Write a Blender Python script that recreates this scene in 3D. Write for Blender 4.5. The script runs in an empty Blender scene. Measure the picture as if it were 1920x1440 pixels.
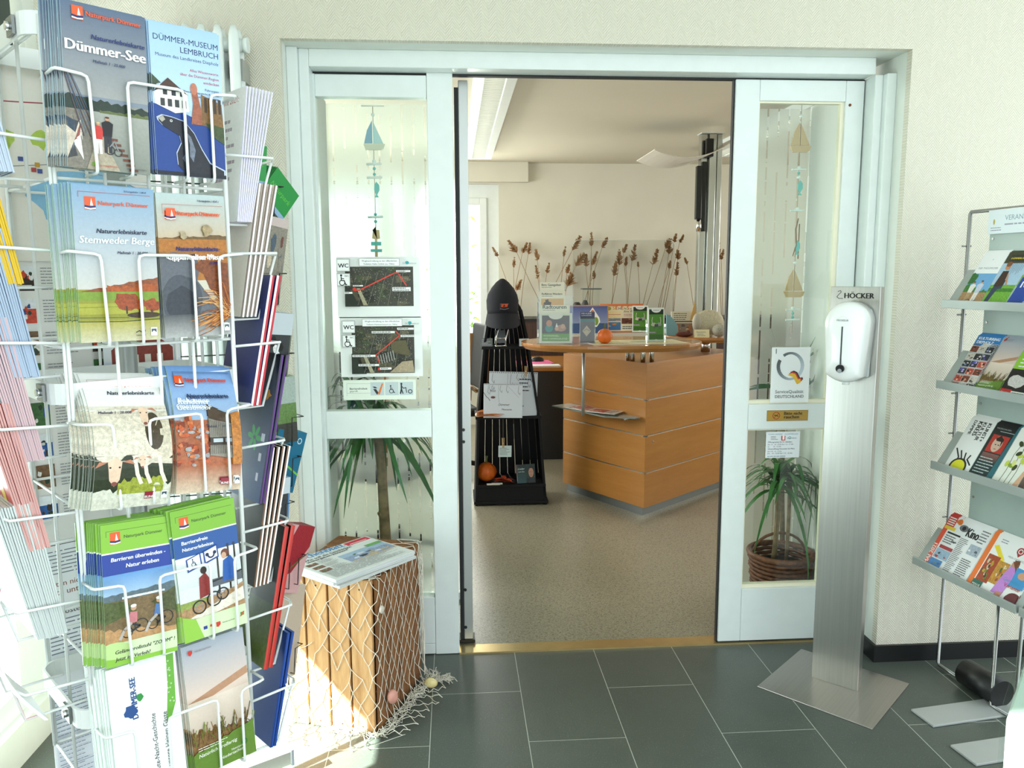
import bpy, bmesh, math, random
from mathutils import Matrix, Vector
from math import sin, cos, pi, radians as RAD

SC = bpy.context.scene
COL = SC.collection

# ---------------------------------------------------------------- camera
def make_camera():
    f, pit, yaw, roll, hgt = 1509.377, 0.136017, 0.0709737, -0.0031426, 1.41251
    cy, sy, cp, sp = cos(yaw), sin(yaw), cos(pit), sin(pit)
    fw = Vector((sy * cp, cy * cp, -sp)); r = Vector((cy, -sy, 0)); u = r.cross(fw)
    r2 = cos(roll) * r + sin(roll) * u; u2 = -sin(roll) * r + cos(roll) * u
    cd = bpy.data.cameras.new('camera'); cd.sensor_width = 36; cd.sensor_fit = 'HORIZONTAL'
    cd.lens = f / 1920 * 36; cd.clip_start = 0.05; cd.clip_end = 100
    co = bpy.data.objects.new('camera', cd); COL.objects.link(co)
    M = Matrix.Identity(4)
    for i, v in enumerate((r2, u2, -fw)):
        for j in range(3): M[j][i] = v[j]
    M[2][3] = hgt
    co.matrix_world = M
    SC.camera = co
make_camera()

# ---------------------------------------------------------------- light
SC.view_settings.view_transform = 'Standard'
SC.view_settings.look = 'None'
SC.view_settings.gamma = 1.0
SC.view_settings.use_curve_mapping = False
SC.view_settings.exposure = 0.95
SC.cycles.use_denoising = True
SC.cycles.max_bounces = 10
SC.cycles.transparent_max_bounces = 24
SC.cycles.sample_clamp_indirect = 6
SC.cycles.caustics_reflective = False
SC.cycles.caustics_refractive = False

W = bpy.data.worlds.new('sky'); SC.world = W; W.use_nodes = True
bg = W.node_tree.nodes['Background']
bg.inputs[0].default_value = (0.86, 0.96, 1.0, 1); bg.inputs[1].default_value = 1.35

def area(name, loc, target, sx, sy, power, col):
    d = bpy.data.lights.new(name, 'AREA'); d.shape = 'RECTANGLE'; d.size = sx; d.size_y = sy
    d.energy = power; d.color = col
    o = bpy.data.objects.new(name, d); COL.objects.link(o)
    o.location = loc
    o.rotation_euler = (Vector(target) - Vector(loc)).to_track_quat('-Z', 'Y').to_euler()
    return o
sun = bpy.data.lights.new('sun', 'SUN'); sun.energy = 32.0; sun.angle = RAD(0.6); sun.color = (1.0, 0.98, 0.95)
so = bpy.data.objects.new('sun', sun); COL.objects.link(so)
so.rotation_euler = Vector((0.60, 0.50, -0.62)).to_track_quat('-Z', 'Y').to_euler()
# daylight at the windows, plus one added fill lamp
area('daylight_entrance_window', (-1.45, 1.95, 1.25), (0, 1.6, 1.1), 1.2, 2.0, 34, (0.9, 0.98, 1.0))
area('daylight_office_window', (-2.05, 5.3, 1.5), (1, 5.3, 1.2), 3.0, 1.3, 60, (0.97, 0.99, 0.98))
area('daylight_office_far_window', (0.0, 7.45, 1.5), (0.3, 5, 1.2), 0.4, 1.2, 10, (1.0, 0.98, 0.93))
area('office_right_fill', (4.0, 5.2, 1.5), (1, 5.2, 1.2), 2.6, 1.3, 24, (1.0, 0.98, 0.95))  # added fill from the right; the office has no window there

# ---------------------------------------------------------------- helpers
def lin1(c): return c / 12.92 if c <= 0.04045 else ((c + 0.055) / 1.055) ** 2.4
def hx(s):
    if not isinstance(s, str): return tuple(s)[:3]
    s = s.lstrip('#')
    if len(s) == 3: s = ''.join(c * 2 for c in s)
    return tuple(lin1(int(s[i:i + 2], 16) / 255) for i in (0, 2, 4))

def newmat(name):
    m = bpy.data.materials.new(name); m.use_nodes = True
    return m, m.node_tree.nodes, m.node_tree.links, m.node_tree.nodes['Principled BSDF']

MATS = {}
def mat(name, col='#fff', rough=0.5, metal=0.0, spec=0.5, noise=0.0, nscale=20, bump=0.0, bscale=60, stretch=None, emis=None, es=0, coat=0, aniso=0):
    if name in MATS: return MATS[name]
    m, N, L, P = newmat(name)
    c = hx(col)
    P.inputs['Base Color'].default_value = (*c, 1); P.inputs['Roughness'].default_value = rough
    P.inputs['Metallic'].default_value = metal; P.inputs['Specular IOR Level'].default_value = spec
    P.inputs['Coat Weight'].default_value = coat; P.inputs['Anisotropic'].default_value = aniso
    if emis: P.inputs['Emission Color'].default_value = (*hx(emis), 1); P.inputs['Emission Strength'].default_value = es
    tc = N.new('ShaderNodeTexCoord'); mp = N.new('ShaderNodeMapping'); L.new(tc.outputs['Object'], mp.inputs[0])
    if stretch: mp.inputs['Scale'].default_value = stretch
    nt = N.new('ShaderNodeTexNoise'); nt.inputs['Scale'].default_value = nscale; nt.inputs['Detail'].default_value = 5
    L.new(mp.outputs[0], nt.inputs['Vector'])
    cr = N.new('ShaderNodeValToRGB'); k = max(noise, 0.015)
    cr.color_ramp.elements[0].position = 0.3; cr.color_ramp.elements[1].position = 0.7
    cr.color_ramp.elements[0].color = tuple(x * (1 - k) for x in c) + (1,)
    cr.color_ramp.elements[1].color = tuple(min(1, x * (1 + k)) for x in c) + (1,)
    L.new(nt.outputs['Fac'], cr.inputs[0]); L.new(cr.outputs[0], P.inputs['Base Color'])
    if bump:
        n2 = N.new('ShaderNodeTexNoise'); n2.inputs['Scale'].default_value = bscale; n2.inputs['Detail'].default_value = 6
        L.new(mp.outputs[0], n2.inputs['Vector'])
        b = N.new('ShaderNodeBump'); b.inputs['Strength'].default_value = bump; b.inputs['Distance'].default_value = 0.002
        L.new(n2.outputs['Fac'], b.inputs['Height']); L.new(b.outputs[0], P.inputs['Normal'])
    MATS[name] = m
    return m

class G:
    """tiny node-math writer"""
    def __init__(s, N, L): s.N, s.L = N, L
    def m(s, op, a, b=None, c=None):
        n = s.N.new('ShaderNodeMath'); n.operation = op
        for i, v in enumerate((a, b, c)):
            if v is None: continue
            if isinstance(v, (int, float)): n.inputs[i].default_value = v
            else: s.L.new(v, n.inputs[i])
        return n.outputs[0]
    def mix(s, f, a, b):
        n = s.N.new('ShaderNodeMix'); n.data_type = 'RGBA'
        for i, v in ((0, f), (6, a), (7, b)):
            if isinstance(v, (int, float)): n.inputs[i].default_value = v
            elif isinstance(v, tuple): n.inputs[i].default_value = (*v, 1)
            else: s.L.new(v, n.inputs[i])
        return n.outputs[2]
    def obj(s):
        t = s.N.new('ShaderNodeTexCoord'); x = s.N.new('ShaderNodeSeparateXYZ'); s.L.new(t.outputs['Object'], x.inputs[0])
        return t.outputs['Object'], x.outputs
    def noise(s, vec, sc, det=4):
        n = s.N.new('ShaderNodeTexNoise'); n.inputs['Scale'].default_value = sc; n.inputs['Detail'].default_value = det
        s.L.new(vec, n.inputs['Vector']); return n.outputs['Fac']

def m_tiles():
    m, N, L, P = newmat('slate_floor_tiles'); g = G(N, L); v, (x, y, z) = g.obj()
    u = g.m('DIVIDE', g.m('ADD', x, 0.3905 + 3.0), 0.3)
    c = g.m('FLOOR', u); fu = g.m('FRACT', u)
    off = g.m('MULTIPLY', g.m('MODULO', g.m('ADD', c, 1), 2), 0.5)
    w = g.m('ADD', g.m('DIVIDE', g.m('ADD', y, 6.0 - 2.5729), 0.6), off); fv = g.m('FRACT', w)
    du = g.m('MULTIPLY', g.m('MINIMUM', fu, g.m('SUBTRACT', 1, fu)), 0.3)
    dv = g.m('MULTIPLY', g.m('MINIMUM', fv, g.m('SUBTRACT', 1, fv)), 0.6)
    gr = g.m('LESS_THAN', g.m('MINIMUM', du, dv), 0.0011)
    n1 = g.noise(v, 6, 5); n2 = g.noise(v, 260, 3)
    cell = N.new('ShaderNodeTexWhiteNoise'); cell.noise_dimensions = '2D'
    cb = N.new('ShaderNodeCombineXYZ'); L.new(c, cb.inputs[0]); L.new(g.m('FLOOR', w), cb.inputs[1]); L.new(cb.outputs[0], cell.inputs['Vector'])
    base = g.mix(g.m('ADD', g.m('MULTIPLY', n1, 0.6), g.m('MULTIPLY', cell.outputs['Value'], 0.4)), hx('#404842'), hx('#575e56'))
    sp = g.m('GREATER_THAN', n2, 0.66); base = g.mix(g.m('MULTIPLY', sp, 0.35), base, hx('#a5aca6'))
    dk = g.m('LESS_THAN', n2, 0.36); base = g.mix(g.m('MULTIPLY', dk, 0.4), base, hx('#2c312f'))
    L.new(g.mix(gr, base, hx('#b5b9ae')), P.inputs['Base Color'])
    P.inputs['Roughness'].default_value = 0.36; P.inputs['Specular IOR Level'].default_value = 0.5
    b = N.new('ShaderNodeBump'); b.inputs['Strength'].default_value = 0.25; b.inputs['Distance'].default_value = 0.002
    L.new(g.m('SUBTRACT', g.noise(v, 120, 5), g.m('MULTIPLY', gr, 0.6)), b.inputs['Height']); L.new(b.outputs[0], P.inputs['Normal'])
    return m

def m_lino():
    m, N, L, P = newmat('speckled_linoleum'); g = G(N, L); v, _ = g.obj()
    n = g.noise(v, 170, 3); n2 = g.noise(v, 90, 2); n3 = g.noise(v, 1.5, 2)
    c = g.mix(g.m('GREATER_THAN', n, 0.53), hx('#817c69'), hx('#a29c86'))
    c = g.mix(g.m('MULTIPLY', g.m('GREATER_THAN', n2, 0.60), 0.6), c, hx('#4f4b3e'))
    c = g.mix(g.m('MULTIPLY', g.m('LESS_THAN', n, 0.38), 0.8), c, hx('#bcb7a2'))
    L.new(c, P.inputs['Base Color']); P.inputs['Roughness'].default_value = 0.3
    return m

def m_herring(name, col, axis=0, k=1.0):
    m, N, L, P = newmat(name); g = G(N, L); v, xyz = g.obj(); x, z = xyz[axis], xyz[2]
    fx = g.m('FRACT', g.m('DIVIDE', g.m('ADD', x, 10), 0.046))
    tri = g.m('ABSOLUTE', g.m('SUBTRACT', fx, 0.5))
    ph = g.m('FRACT', g.m('DIVIDE', g.m('ADD', g.m('ADD', z, 5), g.m('MULTIPLY', tri, 0.056)), 0.0095))
    st = g.m('ABSOLUTE', g.m('SUBTRACT', ph, 0.5)); st = g.m('MULTIPLY', st, 2)
    c = hx(col)
    L.new(g.mix(g.m('MULTIPLY', g.m('SUBTRACT', 1, st), 0.5 * k), c, tuple(q * 0.70 for q in c)), P.inputs['Base Color'])
    P.inputs['Roughness'].default_value = 0.55
    b = N.new('ShaderNodeBump'); b.inputs['Strength'].default_value = 0.9 * k; b.inputs['Distance'].default_value = 0.0015
    L.new(st, b.inputs['Height']); L.new(b.outputs[0], P.inputs['Normal'])
    return m

def m_print(name='printed_paper', rough=0.35):
    m, N, L, P = newmat(name); g = G(N, L); v, _ = g.obj()
    a = N.new('ShaderNodeAttribute'); a.attribute_name = 'Col'
    n = g.noise(v, 190, 6); n2 = g.noise(v, 620, 3)
    nn = g.m('ADD', g.m('MULTIPLY', g.m('SUBTRACT', n, 0.5), 3.2), g.m('MULTIPLY', g.m('SUBTRACT', n2, 0.5), 2.0))
    f = g.m('ADD', 1.0, g.m('MULTIPLY', a.outputs['Alpha'], nn))
    f = g.m('MAXIMUM', f, 0.05)
    mx = N.new('ShaderNodeVectorMath'); mx.operation = 'SCALE'
    L.new(a.outputs['Color'], mx.inputs[0]); L.new(f, mx.inputs['Scale'])
    L.new(mx.outputs[0], P.inputs['Base Color'])
    P.inputs['Roughness'].default_value = rough; P.inputs['Specular IOR Level'].default_value = 0.4
    return m

def m_wood(name, c1, c2, scale=3.0, st=(1, 1, 14), rough=0.35, coat=0.0, bump=0.1):
    m, N, L, P = newmat(name); g = G(N, L)
    t = N.new('ShaderNodeTexCoord'); mp = N.new('ShaderNodeMapping'); mp.inputs['Scale'].default_value = st
    L.new(t.outputs['Object'], mp.inputs[0])
    n = g.noise(mp.outputs[0], scale, 8); n2 = g.noise(mp.outputs[0], scale * 7, 4)
    f = g.m('ADD', g.m('MULTIPLY', n, 0.7), g.m('MULTIPLY', n2, 0.3))
    cr = N.new('ShaderNodeValToRGB'); cr.color_ramp.elements[0].position = 0.32; cr.color_ramp.elements[1].position = 0.68
    cr.color_ramp.elements[0].color = (*hx(c1), 1); cr.color_ramp.elements[1].color = (*hx(c2), 1)
    L.new(f, cr.inputs[0]); L.new(cr.outputs[0], P.inputs['Base Color'])
    P.inputs['Roughness'].default_value = rough; P.inputs['Coat Weight'].default_value = coat
    b = N.new('ShaderNodeBump'); b.inputs['Strength'].default_value = bump; b.inputs['Distance'].default_value = 0.001
    L.new(n2, b.inputs['Height']); L.new(b.outputs[0], P.inputs['Normal'])
    return m

def m_glass(name, tint=(0.93, 0.98, 0.96), refl=1.0):
    m = bpy.data.materials.new(name); m.use_nodes = True; N, L = m.node_tree.nodes, m.node_tree.links; N.clear()
    o = N.new('ShaderNodeOutputMaterial'); t = N.new('ShaderNodeBsdfTransparent'); t.inputs[0].default_value = (*tint, 1)
    gl = N.new('ShaderNodeBsdfGlossy'); gl.inputs['Roughness'].default_value = 0.02
    fr = N.new('ShaderNodeFresnel'); fr.inputs[0].default_value = 1.5
    mu = N.new('ShaderNodeMath'); mu.operation = 'MULTIPLY'; mu.inputs[1].default_value = refl; L.new(fr.outputs[0], mu.inputs[0])
    ge = N.new('ShaderNodeNewGeometry'); ng = N.new('ShaderNodeMath'); ng.operation = 'SUBTRACT'; ng.inputs[0].default_value = 1; L.new(ge.outputs['Backfacing'], ng.inputs[1])
    m2 = N.new('ShaderNodeMath'); m2.operation = 'MULTIPLY'; L.new(mu.outputs[0], m2.inputs[0]); L.new(ng.outputs[0], m2.inputs[1]); mu = m2
    mx = N.new('ShaderNodeMixShader'); L.new(mu.outputs[0], mx.inputs[0]); L.new(t.outputs[0], mx.inputs[1]); L.new(gl.outputs[0], mx.inputs[2])
    L.new(mx.outputs[0], o.inputs[0])
    return m

def m_frost(name, pitch, x0):
    """frosted foil with clear broken vertical slots"""
    m = bpy.data.materials.new(name); m.use_nodes = True; N, L = m.node_tree.nodes, m.node_tree.links; N.clear()
    g = G(N, L); v, (x, y, z) = g.obj()
    o = N.new('ShaderNodeOutputMaterial')
    rf = N.new('ShaderNodeBsdfRefraction'); rf.inputs['Roughness'].default_value = 0.42; rf.inputs['IOR'].default_value = 1.12; rf.inputs[0].default_value = (0.9, 0.93, 0.9, 1)
    tl = N.new('ShaderNodeBsdfTranslucent'); tl.inputs[0].default_value = (0.85, 0.9, 0.86, 1)
    df = N.new('ShaderNodeBsdfDiffuse'); df.inputs[0].default_value = (0.7, 0.76, 0.72, 1)
    a = N.new('ShaderNodeMixShader'); a.inputs[0].default_value = 0.3; L.new(rf.outputs[0], a.inputs[1]); L.new(tl.outputs[0], a.inputs[2])
    b = N.new('ShaderNodeMixShader'); b.inputs[0].default_value = 0.12; L.new(a.outputs[0], b.inputs[1]); L.new(df.outputs[0], b.inputs[2])
    t = N.new('ShaderNodeBsdfTransparent')
    u = g.m('DIVIDE', g.m('SUBTRACT', x, x0), pitch); fu = g.m('FRACT', g.m('ADD', u, 50)); c = g.m('FLOOR', u)
    slot = g.m('LESS_THAN', g.m('ABSOLUTE', g.m('SUBTRACT', fu, 0.5)), 0.075)
    cb = N.new('ShaderNodeCombineXYZ'); L.new(g.m('MULTIPLY', c, 7.31), cb.inputs[0]); L.new(g.m('MULTIPLY', z, 5.0), cb.inputs[2])
    nz = g.noise(cb.outputs[0], 1.0, 3)
    cb2 = N.new('ShaderNodeCombineXYZ'); L.new(g.m('MULTIPLY', c, 3.7), cb2.inputs[0]); L.new(g.m('MULTIPLY', z, 30.0), cb2.inputs[2])
    nz2 = g.noise(cb2.outputs[0], 1.0, 2)
    on = g.m('MULTIPLY', slot, g.m('MULTIPLY', g.m('GREATER_THAN', nz, 0.47), g.m('GREATER_THAN', nz2, 0.40)))
    mx = N.new('ShaderNodeMixShader'); L.new(on, mx.inputs[0]); L.new(b.outputs[0], mx.inputs[1]); L.new(t.outputs[0], mx.inputs[2])
    L.new(mx.outputs[0], o.inputs[0])
    return m

class MB:
    def __init__(s): s.v = []; s.f = []; s.mi = []; s.sm = []
    def add(s, vs, fs, mi=0, M=None, smooth=False):
        b = len(s.v)
        for p in vs:
            p = Vector(p)
            s.v.append(M @ p if M is not None else p)
        for f in fs: s.f.append([b + i for i in f]); s.mi.append(mi); s.sm.append(smooth)
        return s
    def box(s, x0, x1, y0, y1, z0, z1, mi=0, M=None):
        vs = [(x, y, z) for z in (z0, z1) for y in (y0, y1) for x in (x0, x1)]
        return s.add(vs, [(0, 2, 3, 1), (4, 5, 7, 6), (0, 1, 5, 4), (2, 6, 7, 3), (0, 4, 6, 2), (1, 3, 7, 5)], mi, M)
    def prism(s, pts, z0, z1, mi=0, M=None, axis='z'):
        n = len(pts)
        if axis == 'z': vs = [(x, y, z0) for x, y in pts] + [(x, y, z1) for x, y in pts]
        else: vs = [(x, z0, y) for x, y in pts] + [(x, z1, y) for x, y in pts]
        fs = [list(range(n))[::-1], list(range(n, 2 * n))] + [(i, (i + 1) % n, n + (i + 1) % n, n + i) for i in range(n)]
        return s.add(vs, fs, mi, M)
    def tube(s, path, r, seg=8, mi=0, M=None, closed=False, cap=True):
        P = [Vector(p) for p in path]; n = len(P); rr = r if isinstance(r, (list, tuple)) else [r] * n
        vs = []; prev = None
        for i in range(n):
            if closed: t = P[(i + 1) % n] - P[i - 1]
            else: t = P[min(i + 1, n - 1)] - P[max(i - 1, 0)]
            if t.length < 1e-9: t = Vector((0, 0, 1))
            t.normalize()
            if prev is None:
                a = Vector((0, 0, 1)) if abs(t.z) < 0.9 else Vector((1, 0, 0))
                nx = t.cross(a).normalized()
            else:
                nx = prev - t * prev.dot(t)
                nx = nx.normalized() if nx.length > 1e-6 else t.orthogonal().normalized()
            prev = nx; ny = t.cross(nx)
            for k in range(seg):
                an = 2 * pi * k / seg
                vs.append(P[i] + (nx * cos(an) + ny * sin(an)) * rr[i])
        fs = []
        m = n if closed else n - 1
        for i in range(m):
            for k in range(seg):
                a = i * seg + k; b = i * seg + (k + 1) % seg; j = ((i + 1) % n) * seg
                fs.append((a, b, j + (k + 1) % seg, j + k))
        s.add(vs, fs, mi, M, True)
        if cap and not closed:
            b = len(s.v) - len(vs)
            s.f.append([b + k for k in range(seg)][::-1]); s.mi.append(mi); s.sm.append(False)
            s.f.append([b + (n - 1) * seg + k for k in range(seg)]); s.mi.append(mi); s.sm.append(False)
        return s
    def lathe(s, prof, seg=24, mi=0, M=None, fn=None):
        vs = []; n = len(prof)
        for r, z in prof:
            for k in range(seg):
                a = 2 * pi * k / seg; q = r * (fn(a) if fn else 1)
                vs.append((q * cos(a), q * sin(a), z))
        fs = [(i * seg + k, i * seg + (k + 1) % seg, (i + 1) * seg + (k + 1) % seg, (i + 1) * seg + k) for i in range(n - 1) for k in range(seg)]
        s.add(vs, fs, mi, M, True)
        b = len(s.v) - len(vs)
        s.f.append([b + k for k in range(seg)][::-1]); s.mi.append(mi); s.sm.append(False)
        s.f.append([b + (n - 1) * seg + k for k in range(seg)]); s.mi.append(mi); s.sm.append(False)
        return s
    def blob(s, c, r, seg=12, rings=8, mi=0, M=None, fn=None):
        vs = []; fs = []
        for i in range(rings + 1):
            th = pi * i / rings
            for k in range(seg):
                a = 2 * pi * k / seg; q = fn(a, th) if fn else 1
                vs.append((c[0] + r[0] * q * sin(th) * cos(a), c[1] + r[1] * q * sin(th) * sin(a), c[2] + r[2] * cos(th)))
        for i in range(rings):
            for k in range(seg): fs.append((i * seg + k, (i + 1) * seg + k, (i + 1) * seg + (k + 1) % seg, i * seg + (k + 1) % seg))
        return s.add(vs, fs, mi, M, True)
    def leaf(s, base, d, side, ln, w, droop, n=6, mi=0, fold=0.15):
        d = Vector(d).normalized(); sd = Vector(side).normalized(); vs = []
        for i in range(n + 1):
            t = i / n; p = Vector(base) + d * ln * t + Vector((0, 0, -droop * t * t * ln))
            ww = w * (1.0 - t) ** 0.6 * min(1, 0.35 + t * 4) if i < n else 0.0006
            vs += [p - sd * ww, p + Vector((0, 0, -fold * ww)), p + sd * ww]
        fs = []
        for i in range(n): fs += [(3 * i, 3 * i + 1, 3 * i + 4, 3 * i + 3), (3 * i + 1, 3 * i + 2, 3 * i + 5, 3 * i + 4)]
        return s.add(vs, fs, mi, None, True)
    def mesh(s, name, mats):
        me = bpy.data.meshes.new(name)
        me.from_pydata([tuple(p) for p in s.v], [], s.f)
        for m in (mats if isinstance(mats, (list, tuple)) else [mats]): me.materials.append(m)
        me.polygons.foreach_set('material_index', s.mi); me.polygons.foreach_set('use_smooth', s.sm)
        me.update(); return me
    def build(s, name, mats, parent=None, bevel=0, seg=2):
        o = bpy.data.objects.new(name, s.mesh(name, mats)); COL.objects.link(o)
        if parent: o.parent = parent
        if bevel:
            b = o.modifiers.new('bevel', 'BEVEL'); b.width = bevel; b.segments = seg; b.limit_method = 'ANGLE'; b.angle_limit = RAD(40)
        return o

def tag(o, label=None, cat=None, group=None, kind=None):
    if label: o['label'] = label
    if cat: o['category'] = cat
    if group: o['group'] = group
    if kind: o['kind'] = kind
    return o
def empty(name, loc=(0, 0, 0), rz=0, label=None, cat=None, group=None):
    o = bpy.data.objects.new(name, None); COL.objects.link(o); o.empty_display_size = 0.05
    o.location = loc; o.rotation_euler = (0, 0, rz)
    return tag(o, label, cat, group)
def struct(name, mb, m, parent=None, bevel=0):
    o = mb.build(name, m, parent, bevel)
    if not parent: o['kind'] = 'structure'
    return o
def T(x=0, y=0, z=0, rz=0, rx=0, ry=0, s=1):
    return Matrix.Translation((x, y, z)) @ Matrix.Rotation(rz, 4, 'Z') @ Matrix.Rotation(rx, 4, 'X') @ Matrix.Rotation(ry, 4, 'Y') @ Matrix.Scale(s, 4)

# ---------------------------------------------------------------- printed matter
_tc = {}
def text_tris(s, bold=0.0, res=2):
    key = (s, bold)
    if key in _tc: return _tc[key]
    cu = bpy.data.curves.new('t', 'FONT'); cu.body = s; cu.resolution_u = res; cu.offset = bold; cu.size = 1
    ob = bpy.data.objects.new('t', cu); COL.objects.link(ob)
    bpy.context.view_layer.update()
    me = bpy.data.meshes.new_from_object(ob.evaluated_get(bpy.context.evaluated_depsgraph_get()))
    vs = [(v.co.x, v.co.y) for v in me.vertices]; fs = [tuple(p.vertices) for p in me.polygons]
    bpy.data.objects.remove(ob); bpy.data.curves.remove(cu); bpy.data.meshes.remove(me)
    xs = [a for a, b in vs] or [0, 1]
    x0, x1 = min(xs), max(xs)
    vs = [(a - x0, b) for a, b in vs]
    _tc[key] = (vs, fs, max(x1 - x0, 1e-3))
    return _tc[key]

class Art:
    def __init__(s, w, h, bgc='#f4f4f0', a=0.0, seed=1):
        s.w, s.h = w, h; s.fs = []; s.z = 0; s.R = random.Random(seed); s.dz = 4e-5
        s.rect(0, 0, 1, 1, bgc, a)
    def up(s): s.z += 1
    def poly(s, pts, c, a=0.0, clamp=True):
        """pts in 0..1 of the sheet; c colour or list of colours per point"""
        s.z += 1
        if clamp: pts = [(min(1, max(0, x)), min(1, max(0, y))) for x, y in pts]
        cc = [hx(q) for q in c] if isinstance(c, list) else [hx(c)] * len(pts)
        s.fs.append(([(x * s.w, y * s.h) for x, y in pts], [(*q, a) for q in cc], s.z))
    def rect(s, x0, y0, x1, y1, c, a=0.0): s.poly([(x0, y0), (x1, y0), (x1, y1), (x0, y1)], c, a)
    def grad(s, x0, y0, x1, y1, cb, ct, a=0.0): s.poly([(x0, y0), (x1, y0), (x1, y1), (x0, y1)], [cb, cb, ct, ct], a)
    def ell(s, cx, cy, rx, ry=None, c='#000', a=0.0, n=18, jag=0.0, rot=0):
        ry = rx * s.w / s.h if ry is None else ry; P = []
        for k in range(n):
            t = 2 * pi * k / n; q = 1 + s.R.uniform(-jag, jag)
            x, y = rx * s.w * q * cos(t), ry * s.h * q * sin(t)
            P.append((cx + (x * cos(rot) - y * sin(rot)) / s.w, cy + (x * sin(rot) + y * cos(rot)) / s.h))
        s.poly(P, c, a)
    def ring(s, cx, cy, r, wd, c, n=24, t0=0, t1=2 * pi):
        s.z += 1; q = hx(c)
        for k in range(n):
            a, b = t0 + (t1 - t0) * k / n, t0 + (t1 - t0) * (k + 1) / n
            P = [(cx * s.w + rr * s.w * cos(t), cy * s.h + rr * s.w * sin(t)) for rr, t in ((r, a), (r, b), (r - wd, b), (r - wd, a))]
            s.fs.append((P, [(*q, 0)] * 4, s.z))
    def line(s, pts, wd, c, a=0.0):
        s.z += 1; q = hx(c); P = [Vector((x * s.w, y * s.h)) for x, y in pts]; hw = wd * s.w / 2
        for p, r in zip(P[:-1], P[1:]):
            d = (r - p)
            if d.length < 1e-7: continue
            d.normalize(); n = Vector((-d.y, d.x)) * hw; e = d * hw * 0.4
            s.fs.append(([tuple(p - e - n), tuple(r + e - n), tuple(r + e + n), tuple(p - e + n)], [(*q, a)] * 4, s.z))
    def ridge(s, x0, x1, y0, y1, amp, n, c, a=0.3, y1b=None):
        """band with a ragged upper edge"""
        y1b = y1 if y1b is None else y1b; s.z += 1; q = hx(c)
        ys = [y1 + (y1b - y1) * k / n + s.R.uniform(-amp, amp) for k in range(n + 1)]
        for k in range(n):
            xa, xb = x0 + (x1 - x0) * k / n, x0 + (x1 - x0) * (k + 1) / n
            s.fs.append(([(xa * s.w, y0 * s.h), (xb * s.w, y0 * s.h), (xb * s.w, min(1, ys[k + 1]) * s.h), (xa * s.w, min(1, ys[k]) * s.h)], [(*q, a)] * 4, s.z))
    def text(s, t, x, y, wd, c, bold=0.0, it=0.0, al='L', rot=0.0, hs=1.0):
        vs, fs, tw = text_tris(t); s.z += 1; k = wd * s.w / tw; q = (*hx(c), 0)
        ox = 0 if al == 'L' else (-tw if al == 'R' else -tw / 2)
        cr, sr = cos(rot), sin(rot)
        le = 0
        for f, e in [(f, e) for e in ([0] if bold < .004 else [0, bold * 1.3] if bold < .015 else [-bold, bold * .3, bold * 1.6]) for f in fs]:
            P = []
            if e != le: s.z += .5; le = e
            for i in f:
                a, b = vs[i]; a, b = (a + ox + e + b * it) * k, b * k * hs
                P.append((x * s.w + a * cr - b * sr, y * s.h + a * sr + b * cr))
            s.fs.append((P, [q] * len(P), s.z))
    def words(s, x0, y0, x1, y1, n, c='#555', th=0.4, fill=0.9):
        s.z += 1; q = (*hx(c), 0); lh = (y1 - y0) / n
        for i in range(n):
            y = y1 - (i + 1) * lh + lh * 0.3; x = x0; end = x0 + (x1 - x0) * s.R.uniform(fill * 0.7, 1)
            while x < end:
                ww = (x1 - x0) * s.R.uniform(0.06, 0.2); e = min(x + ww, end)
                s.fs.append(([(x * s.w, y * s.h), (e * s.w, y * s.h), (e * s.w, (y + lh * th) * s.h), (x * s.w, (y + lh * th) * s.h)], [q] * 4, s.z))
                x = e + (x1 - x0) * 0.02
    def photo(s, x0, y0, x1, y1, cols, n=10, a=0.5, sz=0.3, sky=None):
        s.rect(x0, y0, x1, y1, cols[0], a)
        if sky: s.rect(x0, y0 + (y1 - y0) * 0.6, x1, y1, sky, 0.1)
        for i in range(n):
            c = cols[i % len(cols)]; w, h = (x1 - x0), (y1 - y0)
            cx, cy = x0 + w * s.R.uniform(0.15, 0.85), y0 + h * s.R.uniform(0.12, 0.75 if sky else 0.85)
            r = s.R.uniform(0.35, 1) * sz; P = []
            for k in range(9):
                t = 2 * pi * k / 9; q = r * s.R.uniform(0.55, 1)
                P.append((min(x1, max(x0, cx + w * q * cos(t) * 0.6)), min(y1, max(y0, cy + h * q * sin(t) * 0.6))))
            s.poly(P, c, a)
    def person(s, x, y, h, shirt, legs, skin='#c8906c', hair='#4a3222', wd=0.3, a=0.15):
        """small printed standing figure; y = feet, h = height as fraction of sheet height"""
        k = h * s.h / s.w
        s.poly([(x - .10 * k, y), (x - .02 * k, y), (x, y + .4 * h), (x + .02 * k, y), (x + .1 * k, y), (x + .1 * k, y + .5 * h), (x - .1 * k, y + .5 * h)], legs, a)
        s.poly([(x - .11 * k, y + .45 * h), (x + .11 * k, y + .45 * h), (x + .15 * k, y + .8 * h), (x + .05 * k, y + .86 * h), (x - .05 * k, y + .86 * h), (x - .15 * k, y + .8 * h)], shirt, a)
        s.ell(x, y + .92 * h, .055 * k, None, skin, 0, 10); s.ell(x, y + .955 * h, .058 * k, .028 * h, hair, 0, 10)
    def add_to(s, vs, fs, cs, M=None, flip=False):
        """front faces -y, x right, z up; origin at lower left front"""
        for P, C, z in s.fs:
            b = len(vs)
            for x, y in P:
                p = Vector((x, -z * s.dz, y)); vs.append(M @ p if M is not None else p)
            fs.append(list(range(b, b + len(P)))); cs.append(C)

_pm = {}
def pmat(r=0.35):
    if r not in _pm: _pm[r] = m_print('printed_paper_%d' % int(r * 100), r)
    return _pm[r]

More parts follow.
